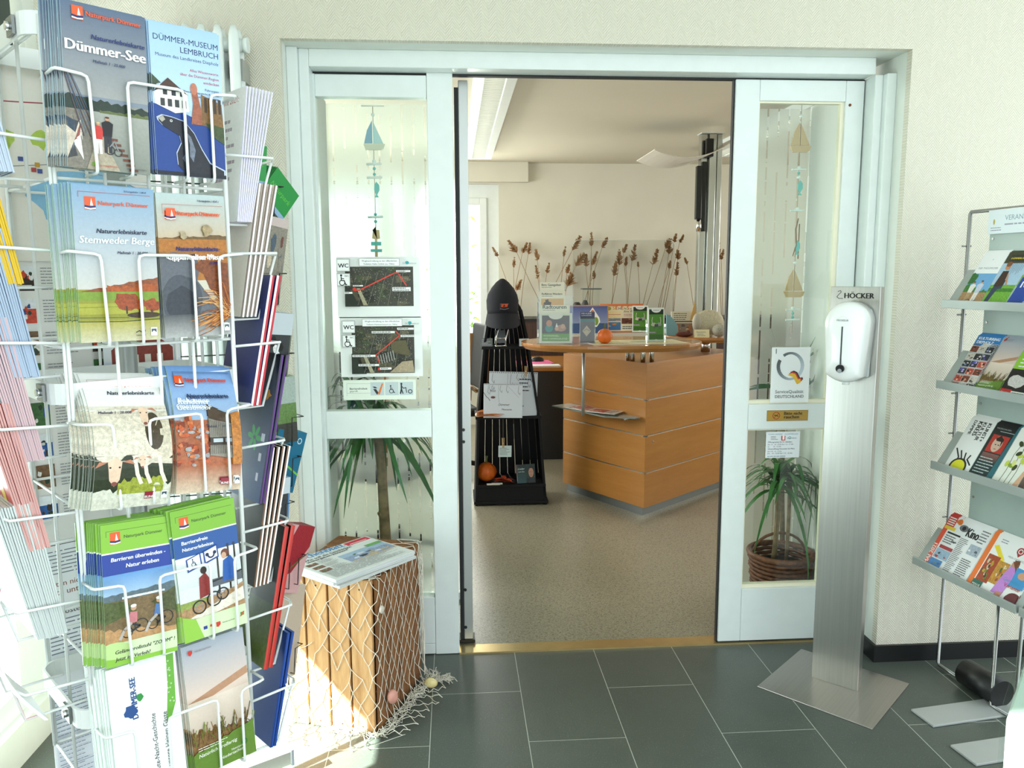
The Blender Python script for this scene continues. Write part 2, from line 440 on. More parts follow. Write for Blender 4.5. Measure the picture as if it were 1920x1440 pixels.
def sheet_mesh(name, art, t=0.002, edge='#eef2ee', back='#f2f2ee', bend=None, rough=0.35, slices=14, pages=0, ecover=None, back_art=None):
    """a printed piece: body box behind the art; x 0..w, z 0..h, y 0..t"""
    w, h = art.w, art.h; vs, fs, cs = [], [], []
    art.add_to(vs, fs, cs)
    def q(P, c, a=0.0):
        b = len(vs); vs.extend(Vector(p) for p in P); fs.append(list(range(b, b + len(P)))); cs.append([(*hx(c), a)] * len(P))
    ec = ecover or edge
    n = max(1, pages); 
    q([(0, t, 0), (0, t, h), (w, t, h), (w, t, 0)], back)
    for i in range(n):
        y0, y1 = t * i / n, t * (i + 1) / n
        c = edge if i % 2 == 0 else ec
        q([(0, y0, 0), (0, y0, h), (0, y1, h), (0, y1, 0)], c); q([(w, y0, 0), (w, y1, 0), (w, y1, h), (w, y0, h)], c)
        q([(0, y0, h), (w, y0, h), (w, y1, h), (0, y1, h)], c); q([(0, y0, 0), (0, y1, 0), (w, y1, 0), (w, y0, 0)], c)
    if back_art:
        back_art.add_to(vs, fs, cs, T(w, t, 0, pi))
    me = bpy.data.meshes.new(name); me.from_pydata([tuple(p) for p in vs], [], fs)
    ca = me.color_attributes.new('Col', 'FLOAT_COLOR', 'CORNER')
    flat = []
    for C in cs:
        for c in C: flat.extend(c)
    ca.data.foreach_set('color', flat)
    me.materials.append(pmat(rough)); me.update()
    if bend:
        bm = bmesh.new(); bm.from_mesh(me)
        for i in range(1, slices):
            bmesh.ops.bisect_plane(bm, geom=bm.verts[:] + bm.edges[:] + bm.faces[:], plane_co=(0, 0, h * i / slices), plane_no=(0, 0, 1))
        for v in bm.verts: v.co = bend(v.co)
        bm.to_mesh(me); bm.free()
    return me

def place(name, me, M, label=None, cat=None, group=None, parent=None):
    o = bpy.data.objects.new(name, me); COL.objects.link(o); o.matrix_world = M
    if parent: o.parent = parent
    return tag(o, label, cat, group)

# ---------------------------------------------------------------- geometry of sight lines (turns a pixel into a point on the plane y = Y or z = Z)
def _ray(px, py):
    M = SC.camera.matrix_world; f = 1509.377
    return (M.to_3x3() @ Vector(((px - 960) / f, (720 - py) / f, -1)))
def atY(px, py, Y):
    d = _ray(px, py); return Vector((0, 0, 1.41251)) + d * (Y / d.y)
def atZ(px, py, z):
    d = _ray(px, py); return Vector((0, 0, 1.41251)) + d * ((z - 1.41251) / d.z)

WHITE = mat('white_lacquer', '#e1e8e5', 0.3, noise=0.02)
PAINT = mat('white_wall_paint', '#dee2da', 0.6, noise=0.02)
HERR = m_herring('herringbone_wallpaper', '#e0dac9')
CREAM = mat('cream_office_wall', '#d3d0bf', 0.7, noise=0.03, nscale=3)
CEILC = mat('office_ceiling_paint', '#cdc6b2', 0.75, noise=0.02, nscale=2)
BLACK = mat('black_plastic', '#0b0c0c', 0.4)
GAP = mat('dark_rubber_seal', '#15181a', 0.6)
STEEL = mat('brushed_steel', '#c4c2be', 0.28, 1.0, noise=0.06, nscale=3, stretch=(60, 60, 1.0), bump=0.05, bscale=8)
STEELH = mat('brushed_steel_plate', '#b5afa9', 0.33, 1.0, noise=0.05, nscale=3, stretch=(60, 1, 1), bump=0.04, bscale=8)
CHROME = mat('chrome', '#d5d7d6', 0.12, 1.0)
ALU = mat('anodised_aluminium', '#b9bcb8', 0.35, 0.7)
BRASS = mat('brass_threshold', '#c9b27c', 0.3, 0.8, noise=0.05)
GLASS = m_glass('clear_pane')
ACRYL = m_glass('clear_acrylic', (0.96, 0.98, 0.97), 1.3)
WIREW = mat('white_powder_coated_wire', '#e9ece9', 0.35)
WIREB = mat('black_wire', '#17181a', 0.35)

yF, yD = 2.69, 2.863            # front of the door wall, plane of the doors
XL, XR, ZT = -0.535, 1.525, 2.146

def room():
    b = MB().box(-1.40, 3.3, -2.2, 2.92, -0.08, 0.0); struct('floor', b, m_tiles())
    b = MB().box(-2.2, 4.2, 2.92, 7.7, -0.08, 0.0); struct('floor', b, m_lino())
    b = MB().box(-1.40, 3.3, -0.3, 2.69, 2.75, 2.85); struct('ceiling', b, PAINT)
    b = MB().box(-2.2, 4.2, 2.95, 7.7, 2.41, 2.55); struct('ceiling', b, CEILC)
    # wall round the door: wallpapered skin and white masonry behind
    b = MB()
    b.box(-1.27, XL, yF, 2.72, 0, 2.75).box(XR, 3.3, yF, 2.72, 0, 2.75).box(XL, XR, yF, 2.72, ZT, 2.75)
    struct('wall_front', b, HERR)
    b = MB()
    b.box(-2.2, XL, 2.72, 2.95, 0, 2.75).box(XR, 4.2, 2.72, 2.95, 0, 2.75).box(XL, XR, 2.72, 2.95, ZT, 2.75)
    struct('wall_front', b, PAINT)
    b = MB().box(XR + 0.001, 3.3, yF - 0.012, yF, 0, 0.062).box(XR - 0.012, XR + 0.001, yF - 0.012, 2.80, 0, 0.062)
    struct('baseboard_right', b, BLACK)
    b = MB().box(-1.27, XL - 0.001, yF - 0.012, yF, 0, 0.062)
    struct('baseboard_left', b, BLACK)
    # left wall with the tall window
    b = MB()
    b.box(-1.40, -1.27, -2.2, 1.20, 0, 2.75).box(-1.40, -1.27, 2.62, 2.72, 0, 2.75)
    b.box(-1.40, -1.27, 1.20, 2.62, 2.42, 2.75).box(-1.40, -1.27, 1.20, 2.62, 0, 0.12)
    struct('wall_left', b, PAINT)
    DG = mat('dark_green_window_frame', '#10241f', 0.3)
    w = empty('window_1', (-1.335, 1.9, 0)); w['kind'] = 'structure'
    MB().box(-0.03, 0.03, 0.46, 0.72, 1.70, 2.42).build('dark_upper_panel', DG, w)
    f = MB().box(-0.03, 0.03, 0.46, 0.72, 0.12, 1.70).box(-0.03, 0.03, -0.70, -0.63, 0.12, 2.42)
    f.box(-0.03, 0.03, -0.63, 0.46, 2.34, 2.42).box(-0.03, 0.03, -0.63, 0.46, 0.12, 0.19)
    fo = f.build('window_frame', WHITE, w)
    MB().box(-0.004, 0.004, -0.63, 0.46, 0.19, 2.34).build('window_pane', GLASS, fo)
    bl = empty('added_sun_blind', (-1.262, 1.86, 0), 0, 'added cream blind lowered to cut the sun through the entrance window on the left', 'blind')  # added blind, lowered until it cut the stray sun patches
    MB().box(-.001, .001, -.66, .49, 1.07, 2.46).build('fabric', mat('cream_blind', '#e6dfc8', .8), bl); MB().tube([(0, -.66, 2.47), (0, .49, 2.47)], .02, 12).build('roller', WHITE, bl); MB().box(-.006, .006, -.66, .49, 1.05, 1.07).build('bottom_bar', WHITE, bl)
    # office shell
    b = MB().box(-2.2, -2.1, 2.95, 7.7, 0, 2.45); struct('wall_left', b, CREAM)
    b = MB().box(4.1, 4.2, 2.95, 7.7, 0, 2.45); struct('wall_right', b, CREAM)
    b = MB(); x0, x1, z0, z1 = -1.35, 0.417, 0.72, 2.223
    b.box(-2.1, x0, 7.5, 7.7, 0, 2.45).box(x1, 4.1, 7.5, 7.7, 0, 2.45).box(x0, x1, 7.5, 7.7, z1, 2.45).box(x0, x1, 7.5, 7.7, 0, z0)
    struct('wall_back', b, CREAM)
    b = MB().box(-2.1, 0.68, 7.42, 7.5, 2.235, 2.41); struct('trim_1', b, CREAM)
    w = empty('window_2', (0, 7.56, 0)); w['kind'] = 'structure'
    f = MB()
    for a, c in ((x0, -0.50), (-0.46, x1)):
        f.box(a, a + 0.09, 0, 0.07, z0, z1).box(c - 0.11, c, 0, 0.07, z0, z1).box(a + .09, c - .11, 0, 0.07, z1 - 0.12, z1).box(a + .09, c - .11, 0, 0.07, z0, z0 + 0.06)
    f.build('window_frame', WHITE, w)
    for a, c in ((x0 + .09, -0.61), (-0.37, x1 - .11)):
        s = MB(); d = 0.065
        s.box(a, a + d, -0.02, 0.05, z0 + .06, z1 - .12).box(c - d, c, -0.02, 0.05, z0 + .06, z1 - .12).box(a + d, c - d, -0.02, 0.05, z1 - .12 - d, z1 - .12).box(a + d, c - d, -0.02, 0.05, z0 + .06, z0 + .06 + d)
        so_ = s.build('window_sash', WHITE, w, 0.004)
        MB().box(a + d, c - d, 0.012, 0.02, z0 + .06 + d, z1 - .12 - d).build('window_pane', GLASS, so_)
    MB().box(x0 - 0.03, x1 + 0.03, -0.13, 0.0, z0 - 0.03, z0).build('window_sill', WHITE, w, 0.004)
room()

def door_frame():
    # lining of the opening
    f = empty('door_1', (0, 0, 0)); f['kind'] = 'structure'
    b = MB()
    b.box(XL, -0.500, 2.775, 2.93, 0, ZT).box(-0.500, -0.467, 2.80, 2.93, 0, ZT)
    b.box(-0.467, 1.461, 2.80, 2.93, 2.09, ZT)
    b.box(1.461, 1.490, 2.80, 2.93, 0, 2.09).box(1.490, XR, 2.775, 2.93, 0, 2.09)
    b.build('door_lining', WHITE, f, 0.003)
    MB().box(-0.467, -0.085, 2.872, 2.90, 2.082, 2.0895).box(0.003, 1.461, 2.875, 2.90, 2.084, 2.0895).build('seal', GAP, f)
    # cavity sides behind the panes
    b = MB().box(XL, -0.505, 2.951, 3.40, 0, 2.10).box(1.50, XR, 2.951, 3.40, 0, 2.10)
    b.build('screen_side', PAINT, f)
    # fixed panel on the left
    p = empty('door_2', (0, 0, 0)); p['kind'] = 'structure'
    x0, x1, xs = -0.467, -0.085, 0.003
    MB().box(x1, xs, yD, yD + .045, 0.002, 2.09).build('stile', WHITE, p, 0.002)
    MB().box(x0, x0 + .007, yD, yD + .045, 0.01, 2.082).build('stile', WHITE, p)
    MB().box(x0 + .007, x1 - .001, yD, yD + .045, 2.008, 2.081).build('top_rail', WHITE, p, 0.002)
    MB().box(x0 + .007, x1 - .001, yD - .003, yD + .045, 0.830, 0.930).build('middle_rail', WHITE, p, 0.003)
    MB().box(x0 + .007, x1 - .001, yD, yD + .045, 0.045, 0.225).box(x0 + .007, x1 - .001, yD, yD + .045, 0.004, 0.044).build('bottom_rail', WHITE, p, 0.002)
    MB().box(x0 + .007, x1 - .001, yD + .018, yD + .024, 0.930, 2.008).build('glass_pane', GLASS, p)
    MB().box(x0 + .007, x1 - .001, yD + .018, yD + .024, 0.225, 0.830).build('glass_pane', GLASS, p)
    # sliding leaf on the right
    l = empty('door_3', (0, 0, 0)); l['kind'] = 'structure'
    xa, xb, xc, xd = 0.992, 1.078, 1.390, 1.456
    MB().box(xa, xb, yD, yD + .045, 0.012, 2.083).build('stile', WHITE, l, 0.002)
    MB().box(xc, xd, yD, yD + .045, 0.012, 2.083).build('stile', WHITE, l, 0.002)
    MB().box(xb + .0005, xc - .0005, yD, yD + .045, 2.012, 2.083).build('top_rail', WHITE, l, 0.002)
    MB().box(xb + .0005, xc - .0005, yD, yD + .045, 0.838, 0.932).build('middle_rail', WHITE, l, 0.002)
    MB().box(xb + .0005, xc - .0005, yD, yD + .045, 0.012, 0.220).build('bottom_rail', WHITE, l, 0.002)
    BEAD = mat('cream_glazing_bead', '#efe9d0', 0.4)
    b = MB()
    for za, zb in ((0.932, 2.012), (0.220, 0.838)):
        b.box(xb, xb + .006, yD + .012, yD + .035, za, zb).box(xc - .012, xc, yD + .012, yD + .035, za, zb).box(xb + .006, xc - .012, yD + .012, yD + .035, za, za + .014).box(xb + .006, xc - .012, yD + .012, yD + .035, zb - .006, zb)
    b.build('glazing_bead', BEAD, l)
    MB().box(xb + .006, xc - .012, yD + .02, yD + .026, 0.946, 2.006).build('glass_pane', GLASS, l)
    MB().box(xb + .006, xc - .012, yD + .02, yD + .026, 0.234, 0.832).build('glass_pane', GLASS, l)
    MB().tube([(1.405, yD - .003, 2.0), (1.405, yD + .002, 2.0)], 0.005).build('rust_spot', mat('rust', '#7a3a1c', 0.8), l)
    MB().box(0.987, 0.992, yD + .01, yD + .03, 0.006, 2.083).build('edge_seal', GAP, l)
    MB().box(xd, 1.461, yD + .01, yD + .03, 0.006, 2.083).build('edge_seal', GAP, l)
    MB().box(xa, xd, yD + .004, yD + .03, 0.004, 0.012).build('floor_brush', BLACK, l)
    # guide post and threshold
    g = empty('trim_2', (0.034, 2.97, 0)); g['kind'] = 'structure'
    MB().box(-0.012, 0.022, -0.03, 0.03, 0.02, 2.085).build('post', ALU, g, 0.003)
    MB().box(-0.026, -0.012, -0.03, 0.0, 0.02, 2.06).build('seal', GAP, g)
    b = MB()
    for z in (0.07, 0.22, 0.795, 0.84): b.tube([(-0.006, -0.034, z), (-0.006, -0.029, z)], 0.006)
    b.build('bolt', BLACK, g)
    MB().box(-0.03, 0.03, -0.035, 0.03, 0.008, 0.02).build('foot', BLACK, g)
    struct('trim_3', MB().box(0.003, 1.46, 2.858, 2.925, 0.0, 0.006), BRASS)
    # frosted panes at the back of the two cavities
    a = empty('window_3', (0, 3.39, 0)); a['kind'] = 'structure'
    fr = m_frost('frosted_striped_glass', 0.046, 0.004)
    MB().add([(-0.505, 0, 0.03), (0.02, 0, 0.03), (0.02, 0, 2.09), (-0.505, 0, 2.09)], [(0, 1, 2, 3)]).build('frosted_pane', fr, a)
    MB().box(0.02, 0.045, -0.02, 0.0, 0, 2.10).box(-0.505, 0.015, -0.015, 0.015, 0, 0.03).build('pane_frame', WHITE, a)
    a = empty('window_4', (0, 3.39, 0)); a['kind'] = 'structure'
    MB().add([(1.235, 0, 0.03), (1.50, 0, 0.03), (1.50, 0, 2.09), (1.235, 0, 2.09)], [(0, 1, 2, 3)]).build('frosted_pane', fr, a)
    MB().box(1.225, 1.235, -0.01, 0.01, 0, 2.10).box(1.235, 1.50, -0.015, 0.015, 0, 0.03).build('pane_frame', WHITE, a)
door_frame()

# ---------------------------------------------------------------- radiator, lamps
def radiator():
    t = empty('radiator', (-0.78, 2.60, 0), 0, 'white tubular column radiator on the wall left of the glass door', 'radiator')
    x = -0.15; b = MB()
    def col(x):
        b = MB(); b.tube([(x, 0, z) for z in (0.55, 0.57, 0.6, 2.10, 2.13, 2.15)], [0.012, 0.017, 0.018, 0.018, 0.017, 0.012], 12)
        return b
    for k in range(7):
        q = MB()
        for dy in (-0.022, 0.03): q.tube([(-0.15 + k * 0.047, dy, z) for z in (0.55, 0.565, 0.6, 2.09, 2.125, 2.15)], [0.009, 0.015, 0.0165, 0.0165, 0.015, 0.008], 12)
        q.build('column', WHITE, t)
    for z in (2.10, 0.6): MB().tube([(-0.17, 0.004, z), (0.155, 0.004, z)], 0.019, 14).build('header', WHITE, t)
    MB().tube([(0.155, 0.004, 2.10), (0.168, 0.004, 2.10)], 0.023, 16).build('end_cap', WHITE, t)
    MB().box(0.11, 0.15, 0.0, 0.085, 2.0, 2.06).build('wall_bracket', ALU, t)
radiator()

def ceiling_lamp(x, y0, y1, label):
    t = empty('ceiling_light', (x, (y0 + y1) / 2, 2.41), 0, label, 'ceiling light', 'strip lights on the office ceiling')
    h = (y1 - y0) / 2
    MB().box(-0.105, -0.055, -h, h, -0.06, 0).box(0.055, 0.105, -h, h, -0.06, 0).box(-0.055, 0.055, -h, h, -0.012, 0).box(-0.055, 0.055, h - .01, h, -0.06, -0.012).box(-0.055, 0.055, -h, -h + .01, -0.06, -0.012).build('housing', WHITE, t)
    q = MB(); n = int((y1 - y0) / 0.045)
    for k in range(n): q.box(-0.05, 0.05, -h + .02 + k * 0.045, -h + .026 + k * 0.045, -0.058, -0.028)
    q.build('louvre', mat('louvre_metal', '#c9ccc8', 0.3, 0.3), t)
    MB().tube([(0, -h + .03, -0.02), (0, h - .03, -0.02)], 0.008, 8).build('fluorescent_tube', mat('lit_tube', '#ffffff', 0.4, emis='#fff6e0', es=5), t)
ceiling_lamp(0.215, 3.75, 6.84, 'white louvred strip light on the office ceiling left of the doorway top')
ceiling_lamp(2.14, 3.75, 6.6, 'white louvred strip light on the ceiling to the right behind the lamp column')

# ---------------------------------------------------------------- office furniture
BEECH = m_wood('beech_veneer', '#b07636', '#bf8542', 2.2, (1, 1, 10), 0.35, 0.1, 0.03)
BEECHT = m_wood('beech_table_top', '#a86c30', '#b97d3c', 2.2, (1, 9, 9), 0.22, 0.3, 0.02)

def counter():
    t = empty('reception_counter', (1.089, 4.49, 0), 0, 'curved beech reception counter with steel joint strips and grey plinth', 'counter')
    # body: two visible flanks meeting at the front corner
    L = Vector((-0.392, 0.63)); Rr = Vector((0.80, 0.70))
    lv = [0.05, 0.262, 0.482, 0.694, 0.909]
    back = [(L.x + 0.45, L.y + 0.45), (Rr.x, Rr.y)]
    def ring(off, ext=0):
        c = Vector((0, off * 1.25)); l = L + Vector((off * 1.0, off * 0.2)); r = Rr + Vector((-off * .3, off * 1.0))
        return [tuple(c), tuple(r), (r.x - 0.3, r.y + 0.35), (l.x + 0.5, l.y + 0.5), tuple(l)]
    MB().prism(ring(0.03), 0, 0.05).build('plinth', mat('grey_metal_plinth', '#8b9291', 0.35, 0.8), t)
    for i in range(4):
        MB().prism(ring(0.0), lv[i] + 0.0035, lv[i + 1] - 0.0035).build('panel', BEECH, t, 0.0015)
    for i in range(1, 4):
        MB().prism(ring(0.003), lv[i] - 0.0035, lv[i] + 0.0035).build('joint_strip', mat('steel_strip', '#b8b3a6', 0.3, 0.9), t)
        q = MB()
        for v, s in ((L, -1), (Rr, 1)):
            d = v.normalized() * 0.012; n = Vector((d.y, -d.x)) * 0.3 if s < 0 else Vector((d.y, -d.x)) * 0.3
            q.tube([(d.x, d.y - .006, lv[i]), (d.x, d.y + .004, lv[i])], 0.006)
        q.build('screw_head', CHROME, t)
    MB().tube([(0.055, 0.045, 0.44), (0.058, 0.05, 0.44)], 0.006).build('lock', CHROME, t)
    # top: rounded wedge
    P = []
    for k in range(40):
        th = 2 * pi * k / 40; c_, s_ = cos(th), sin(th)
        P.append((0.857 + .495 * math.copysign(abs(c_) ** .85, c_) - 1.089, 4.37 + .335 * math.copysign(abs(s_) ** .9, s_) - 4.49))
    Q = [((x + .232) * 0.965 - .232, (y + .12) * 0.955 - .12) for x, y in P]
    b = MB(); n = len(P)
    vs = [(x, y, 1.010) for x, y in Q] + [(x, y, 1.030) for x, y in P] + [(x, y, 1.045) for x, y in P]
    fs = [list(range(n))[::-1], list(range(2 * n, 3 * n))] + [(k * n + i, k * n + (i + 1) % n, (k + 1) * n + (i + 1) % n, (k + 1) * n + i) for k in (0, 1) for i in range(n)]
    b.add(vs, fs).build('counter_top', BEECHT, t, 0.002)
    for x, y in ((-0.01, 0.055), (0.045, 0.07), (-0.055, 0.12), (-.075, .16)):
        MB().tube([(x, y, 0.905), (x, y, 1.011)], 0.014, 12).build('spacer_post', CHROME, t)
    # rod and little shelf on the left flank
    MB().tube([(0.735 - 1.089, 4.55 - 4.49, 1.011), (0.735 - 1.089, 4.55 - 4.49, 0.60)], 0.009, 10).build('support_rod', ALU, t)
    a = Vector((L.x, L.y)).normalized(); nn = Vector((-a.y * -1, a.x * -1)); nn = Vector((a.y, -a.x)); nn = -nn if nn.y > 0 else nn
    p0 = a * 0.03; p1 = a * 0.66
    MB().prism([tuple(p0 + nn * 0.012), tuple(p0 + nn * 0.06), tuple(p0 + nn * .16 + a * .14), tuple(p1 + nn * .16), tuple(p1 + nn * .012)], 0.585, 0.592).build('glass_shelf', mat('frosted_shelf', '#9aa39c', 0.2, 0.2), t)
    for k in (0.12, 0.33, 0.55):
        c = a * k
        MB().tube([(c.x, c.y, 0.572), (c.x + nn.x * .05, c.y + nn.y * .05, 0.572)], 0.009, 10).tube([(c.x + nn.x * .03, c.y + nn.y * .03, 0.572), (c.x + nn.x * .03, c.y + nn.y * .03, 0.586)], 0.005).build('shelf_bracket', CHROME, t)
    return t, a, nn
_ct, _ca, _cn = counter()

# magazines on the counter's little shelf
for i, (k, an, c) in enumerate(((0.44, 0.1, '#d9d0c8'), (0.42, -0.2, '#b99a8e'), (0.25, 0.35, '#e3e0da'))):
    A = Art(0.19, 0.13, c, 0.3, seed=40 + i); A.photo(0.05, 0.1, 0.6, 0.9, ['#a8473c', '#d8c8b8', '#5a6a7a'], 8, 0.4)
    A.words(0.65, 0.1, 0.95, 0.9, 8, '#444')
    me = sheet_mesh('folded_leaflet', A, 0.003)
    p = Vector((1.089, 4.49)) + _ca * k + _cn * 0.088
    place('folded_leaflet', me, T(p.x, p.y, 0.5935 + i * 0.004, math.atan2(_ca.y, _ca.x) + pi + an) @ T(-0.095, -0.065, 0) @ Matrix.Rotation(-pi / 2, 4, 'X') @ T(0, -0.003, 0),
          ['leaflet at the bottom of the pile on the counter side shelf', 'reddish leaflet in the middle of the pile on the counter side shelf', 'pale leaflet on top of the pile on the counter side shelf'][i], 'leaflet', 'leaflets on the counter side shelf')

def tower():
    """black lighthouse-shaped display stand"""
    BW = mat('black_stained_wood', '#050506', 0.6, spec=.3)
    t = empty('lighthouse_display_stand', (0.335, 4.80, 0), 0, 'tall tapering black wooden display stand with slatted back and open shelves', 'display stand')
    def half(z): 
        pts = [(0, 0.222), (0.54, 0.192), (1.0, 0.137), (1.2, 0.10), (1.37, 0.02)]
        for (a, wa), (b, wb) in zip(pts, pts[1:]):
            if z <= b: return wa + (wb - wa) * (z - a) / (b - a)
        return 0.02
    def cx(z): return -0.035 * max(0, min(1, z / 1.37))
    # sloping side boards
    for s in (-1, 1):
        b = MB(); zs = [0, 0.3, 0.54, 0.8, 1.0, 1.2]
        vs = []; fs = []
        for z in zs:
            for d, y in ((0, 0), (0, 0.30), (0.014, 0.30), (0.014, 0)): vs.append((cx(z) + s * (half(z) - d), y * (1 - 0.45 * z / 1.37), z))
        for i in range(len(zs) - 1):
            for k in range(4): fs.append((i * 4 + k, i * 4 + (k + 1) % 4, i * 4 + 4 + (k + 1) % 4, i * 4 + 4 + k))
        fs += [(0, 1, 2, 3), tuple(len(vs) - 4 + k for k in range(4))]
        b.add(vs, fs).build('side_board', BW, t)
    # slatted back
    b = MB(); n = 8
    for k in range(n):
        f0, f1 = -1 + 2 * k / n + 0.010, -1 + 2 * (k + 1) / n - 0.010
        zs = [0.02, 0.54, 1.0, 1.2]; vs = []
        for z in zs:
            y = 0.29 * (1 - 0.45 * z / 1.37)
            for f, d in ((f0, 0), (f1, 0), (f1, 0.01), (f0, 0.01)): vs.append((cx(z) + f * (half(z) - 0.015), y + d, z))
        fs = [(i * 4 + k2, i * 4 + (k2 + 1) % 4, i * 4 + 4 + (k2 + 1) % 4, i * 4 + 4 + k2) for i in range(3) for k2 in range(4)]
        b.add(vs, fs)
    b.build('slatted_back', BW, t)
    for z, e in ((0.01, .015), (0.115, 0.0), (0.54, .02), (0.965, .02)):
        h = half(z) + e * .5
        MB().box(cx(z) - h, cx(z) + h, -0.01, 0.29 * (1 - 0.45 * z / 1.37), z, z + 0.018).build('shelf', BW, t, 0.002)
    MB().box(-0.205, 0.205, 0.0, 0.015, 0.028, 0.115).build('toe_board', BW, t)
    # spire
    vs = []
    for z, h in ((1.0, 0.137), (1.2, 0.10), (1.37, 0.012)):
        for sx, y in ((-1, 0.0 + (z - 1) * .12), (1, 0.0 + (z - 1) * .12), (1, 0.2 - (z - 1) * .25), (-1, 0.2 - (z - 1) * .25)): vs.append((cx(z) + sx * h, y, z))
    fs = [(i * 4 + k, i * 4 + (k + 1) % 4, i * 4 + 4 + (k + 1) % 4, i * 4 + 4 + k) for i in range(2) for k in range(4)] + [(8, 9, 10, 11)]
    MB().add(vs[4:], [f for f in fs[4:8]] and [(k, (k + 1) % 4, 4 + (k + 1) % 4, 4 + k) for k in range(4)] + [(4, 5, 6, 7), (3, 2, 1, 0)]).build('spire', BW, t)
    return t
tower()

def cap():
    NAVY = mat('black_navy_cloth', '#10131c', 0.85, noise=0.15, nscale=60, bump=0.2, bscale=400)
    t = empty('baseball_cap', (0.286, 4.80, 1.215), 0, 'black baseball cap with small orange emblem hung on the black tower tip', 'cap')
    vs = []; fs = []; n = 20; m = 9
    b = MB().lathe([(.088, -.045), (.094, -.01), (.096, .04), (.088, .075), (.066, .115), (.036, .15), (.012, .168), (.002, .170)], 24)
    b.build('crown', NAVY, t)
    q = MB(); vs = []
    for i in range(7):
        for k in range(15):
            a = pi + pi * k / 14; r = 1 + 0.62 * i / 6 * (0.35 + 0.65 * sin(pi * k / 14))
            x, y = 0.092 * cos(a) * (1 + .12 * i / 6), 0.10 * sin(a) * r
            vs.append((x, y, -0.03 - 0.085 * (i / 6) * (0.6 + 0.4 * sin(pi * k / 14)) - 0.9 * x * x))
    nv = len(vs); vs += [(x, y, z - 0.004) for x, y, z in vs]
    fs = []
    for i in range(6):
        for k in range(14):
            f = (i * 15 + k, i * 15 + k + 1, i * 15 + k + 16, i * 15 + k + 15); fs += [f, tuple(nv + j for j in f[::-1])]
    q.add(vs, fs, smooth=True).build('peak', NAVY, t)
    A = Art(0.05, 0.035, '#10131c'); A.poly([(0.1, .45), (.1, .95), (.9, 1), (.85, .5)], '#e2562a'); A.poly([(.3, .5), (.45, .95), (.6, .6)], '#10131c'); A.line([(0, .2), (.5, .05), (1, .25)], .05, '#8a8f99')
    place('emblem', sheet_mesh('emblem', A, 0.002), T(0.286 - 0.02, 4.80 - 0.108, 1.205, 0.08, 0.2) , parent=None)
    e = COL.objects['emblem']; e.parent = t; e.matrix_parent_inverse = Matrix.Translation((-0.286, -4.80, -1.215))
cap()

def peg(loc, rz=0, label=''):
    t = empty('clothes_peg', loc, rz, label, 'clothes peg', 'wooden pegs on the black stand')
    if loc[2] < .5: MB().tube([(0, 0, .03), (0, 0, .178)], .001, 5).build('string', mat('thin_string', '#8a8070', .8), t)
    for s in (-1, 1):
        MB().add([(s * .001, -.004, 0), (s * .006, -.004, 0), (s * .006, .004, 0), (s * .001, .004, 0), (s * .003, -.004, .062), (s * .007, -.004, .062), (s * .007, .004, .062), (s * .003, .004, .062)],
                 [(0, 1, 2, 3), (4, 5, 6, 7), (0, 1, 5, 4), (1, 2, 6, 5), (2, 3, 7, 6), (3, 0, 4, 7)]).build('jaw', mat('peg_wood', '#c9a878', 0.6), t)
    MB().tube([(-.006, 0, .03), (.006, 0, .03)], .0045, 8).build('spring', CHROME, t)

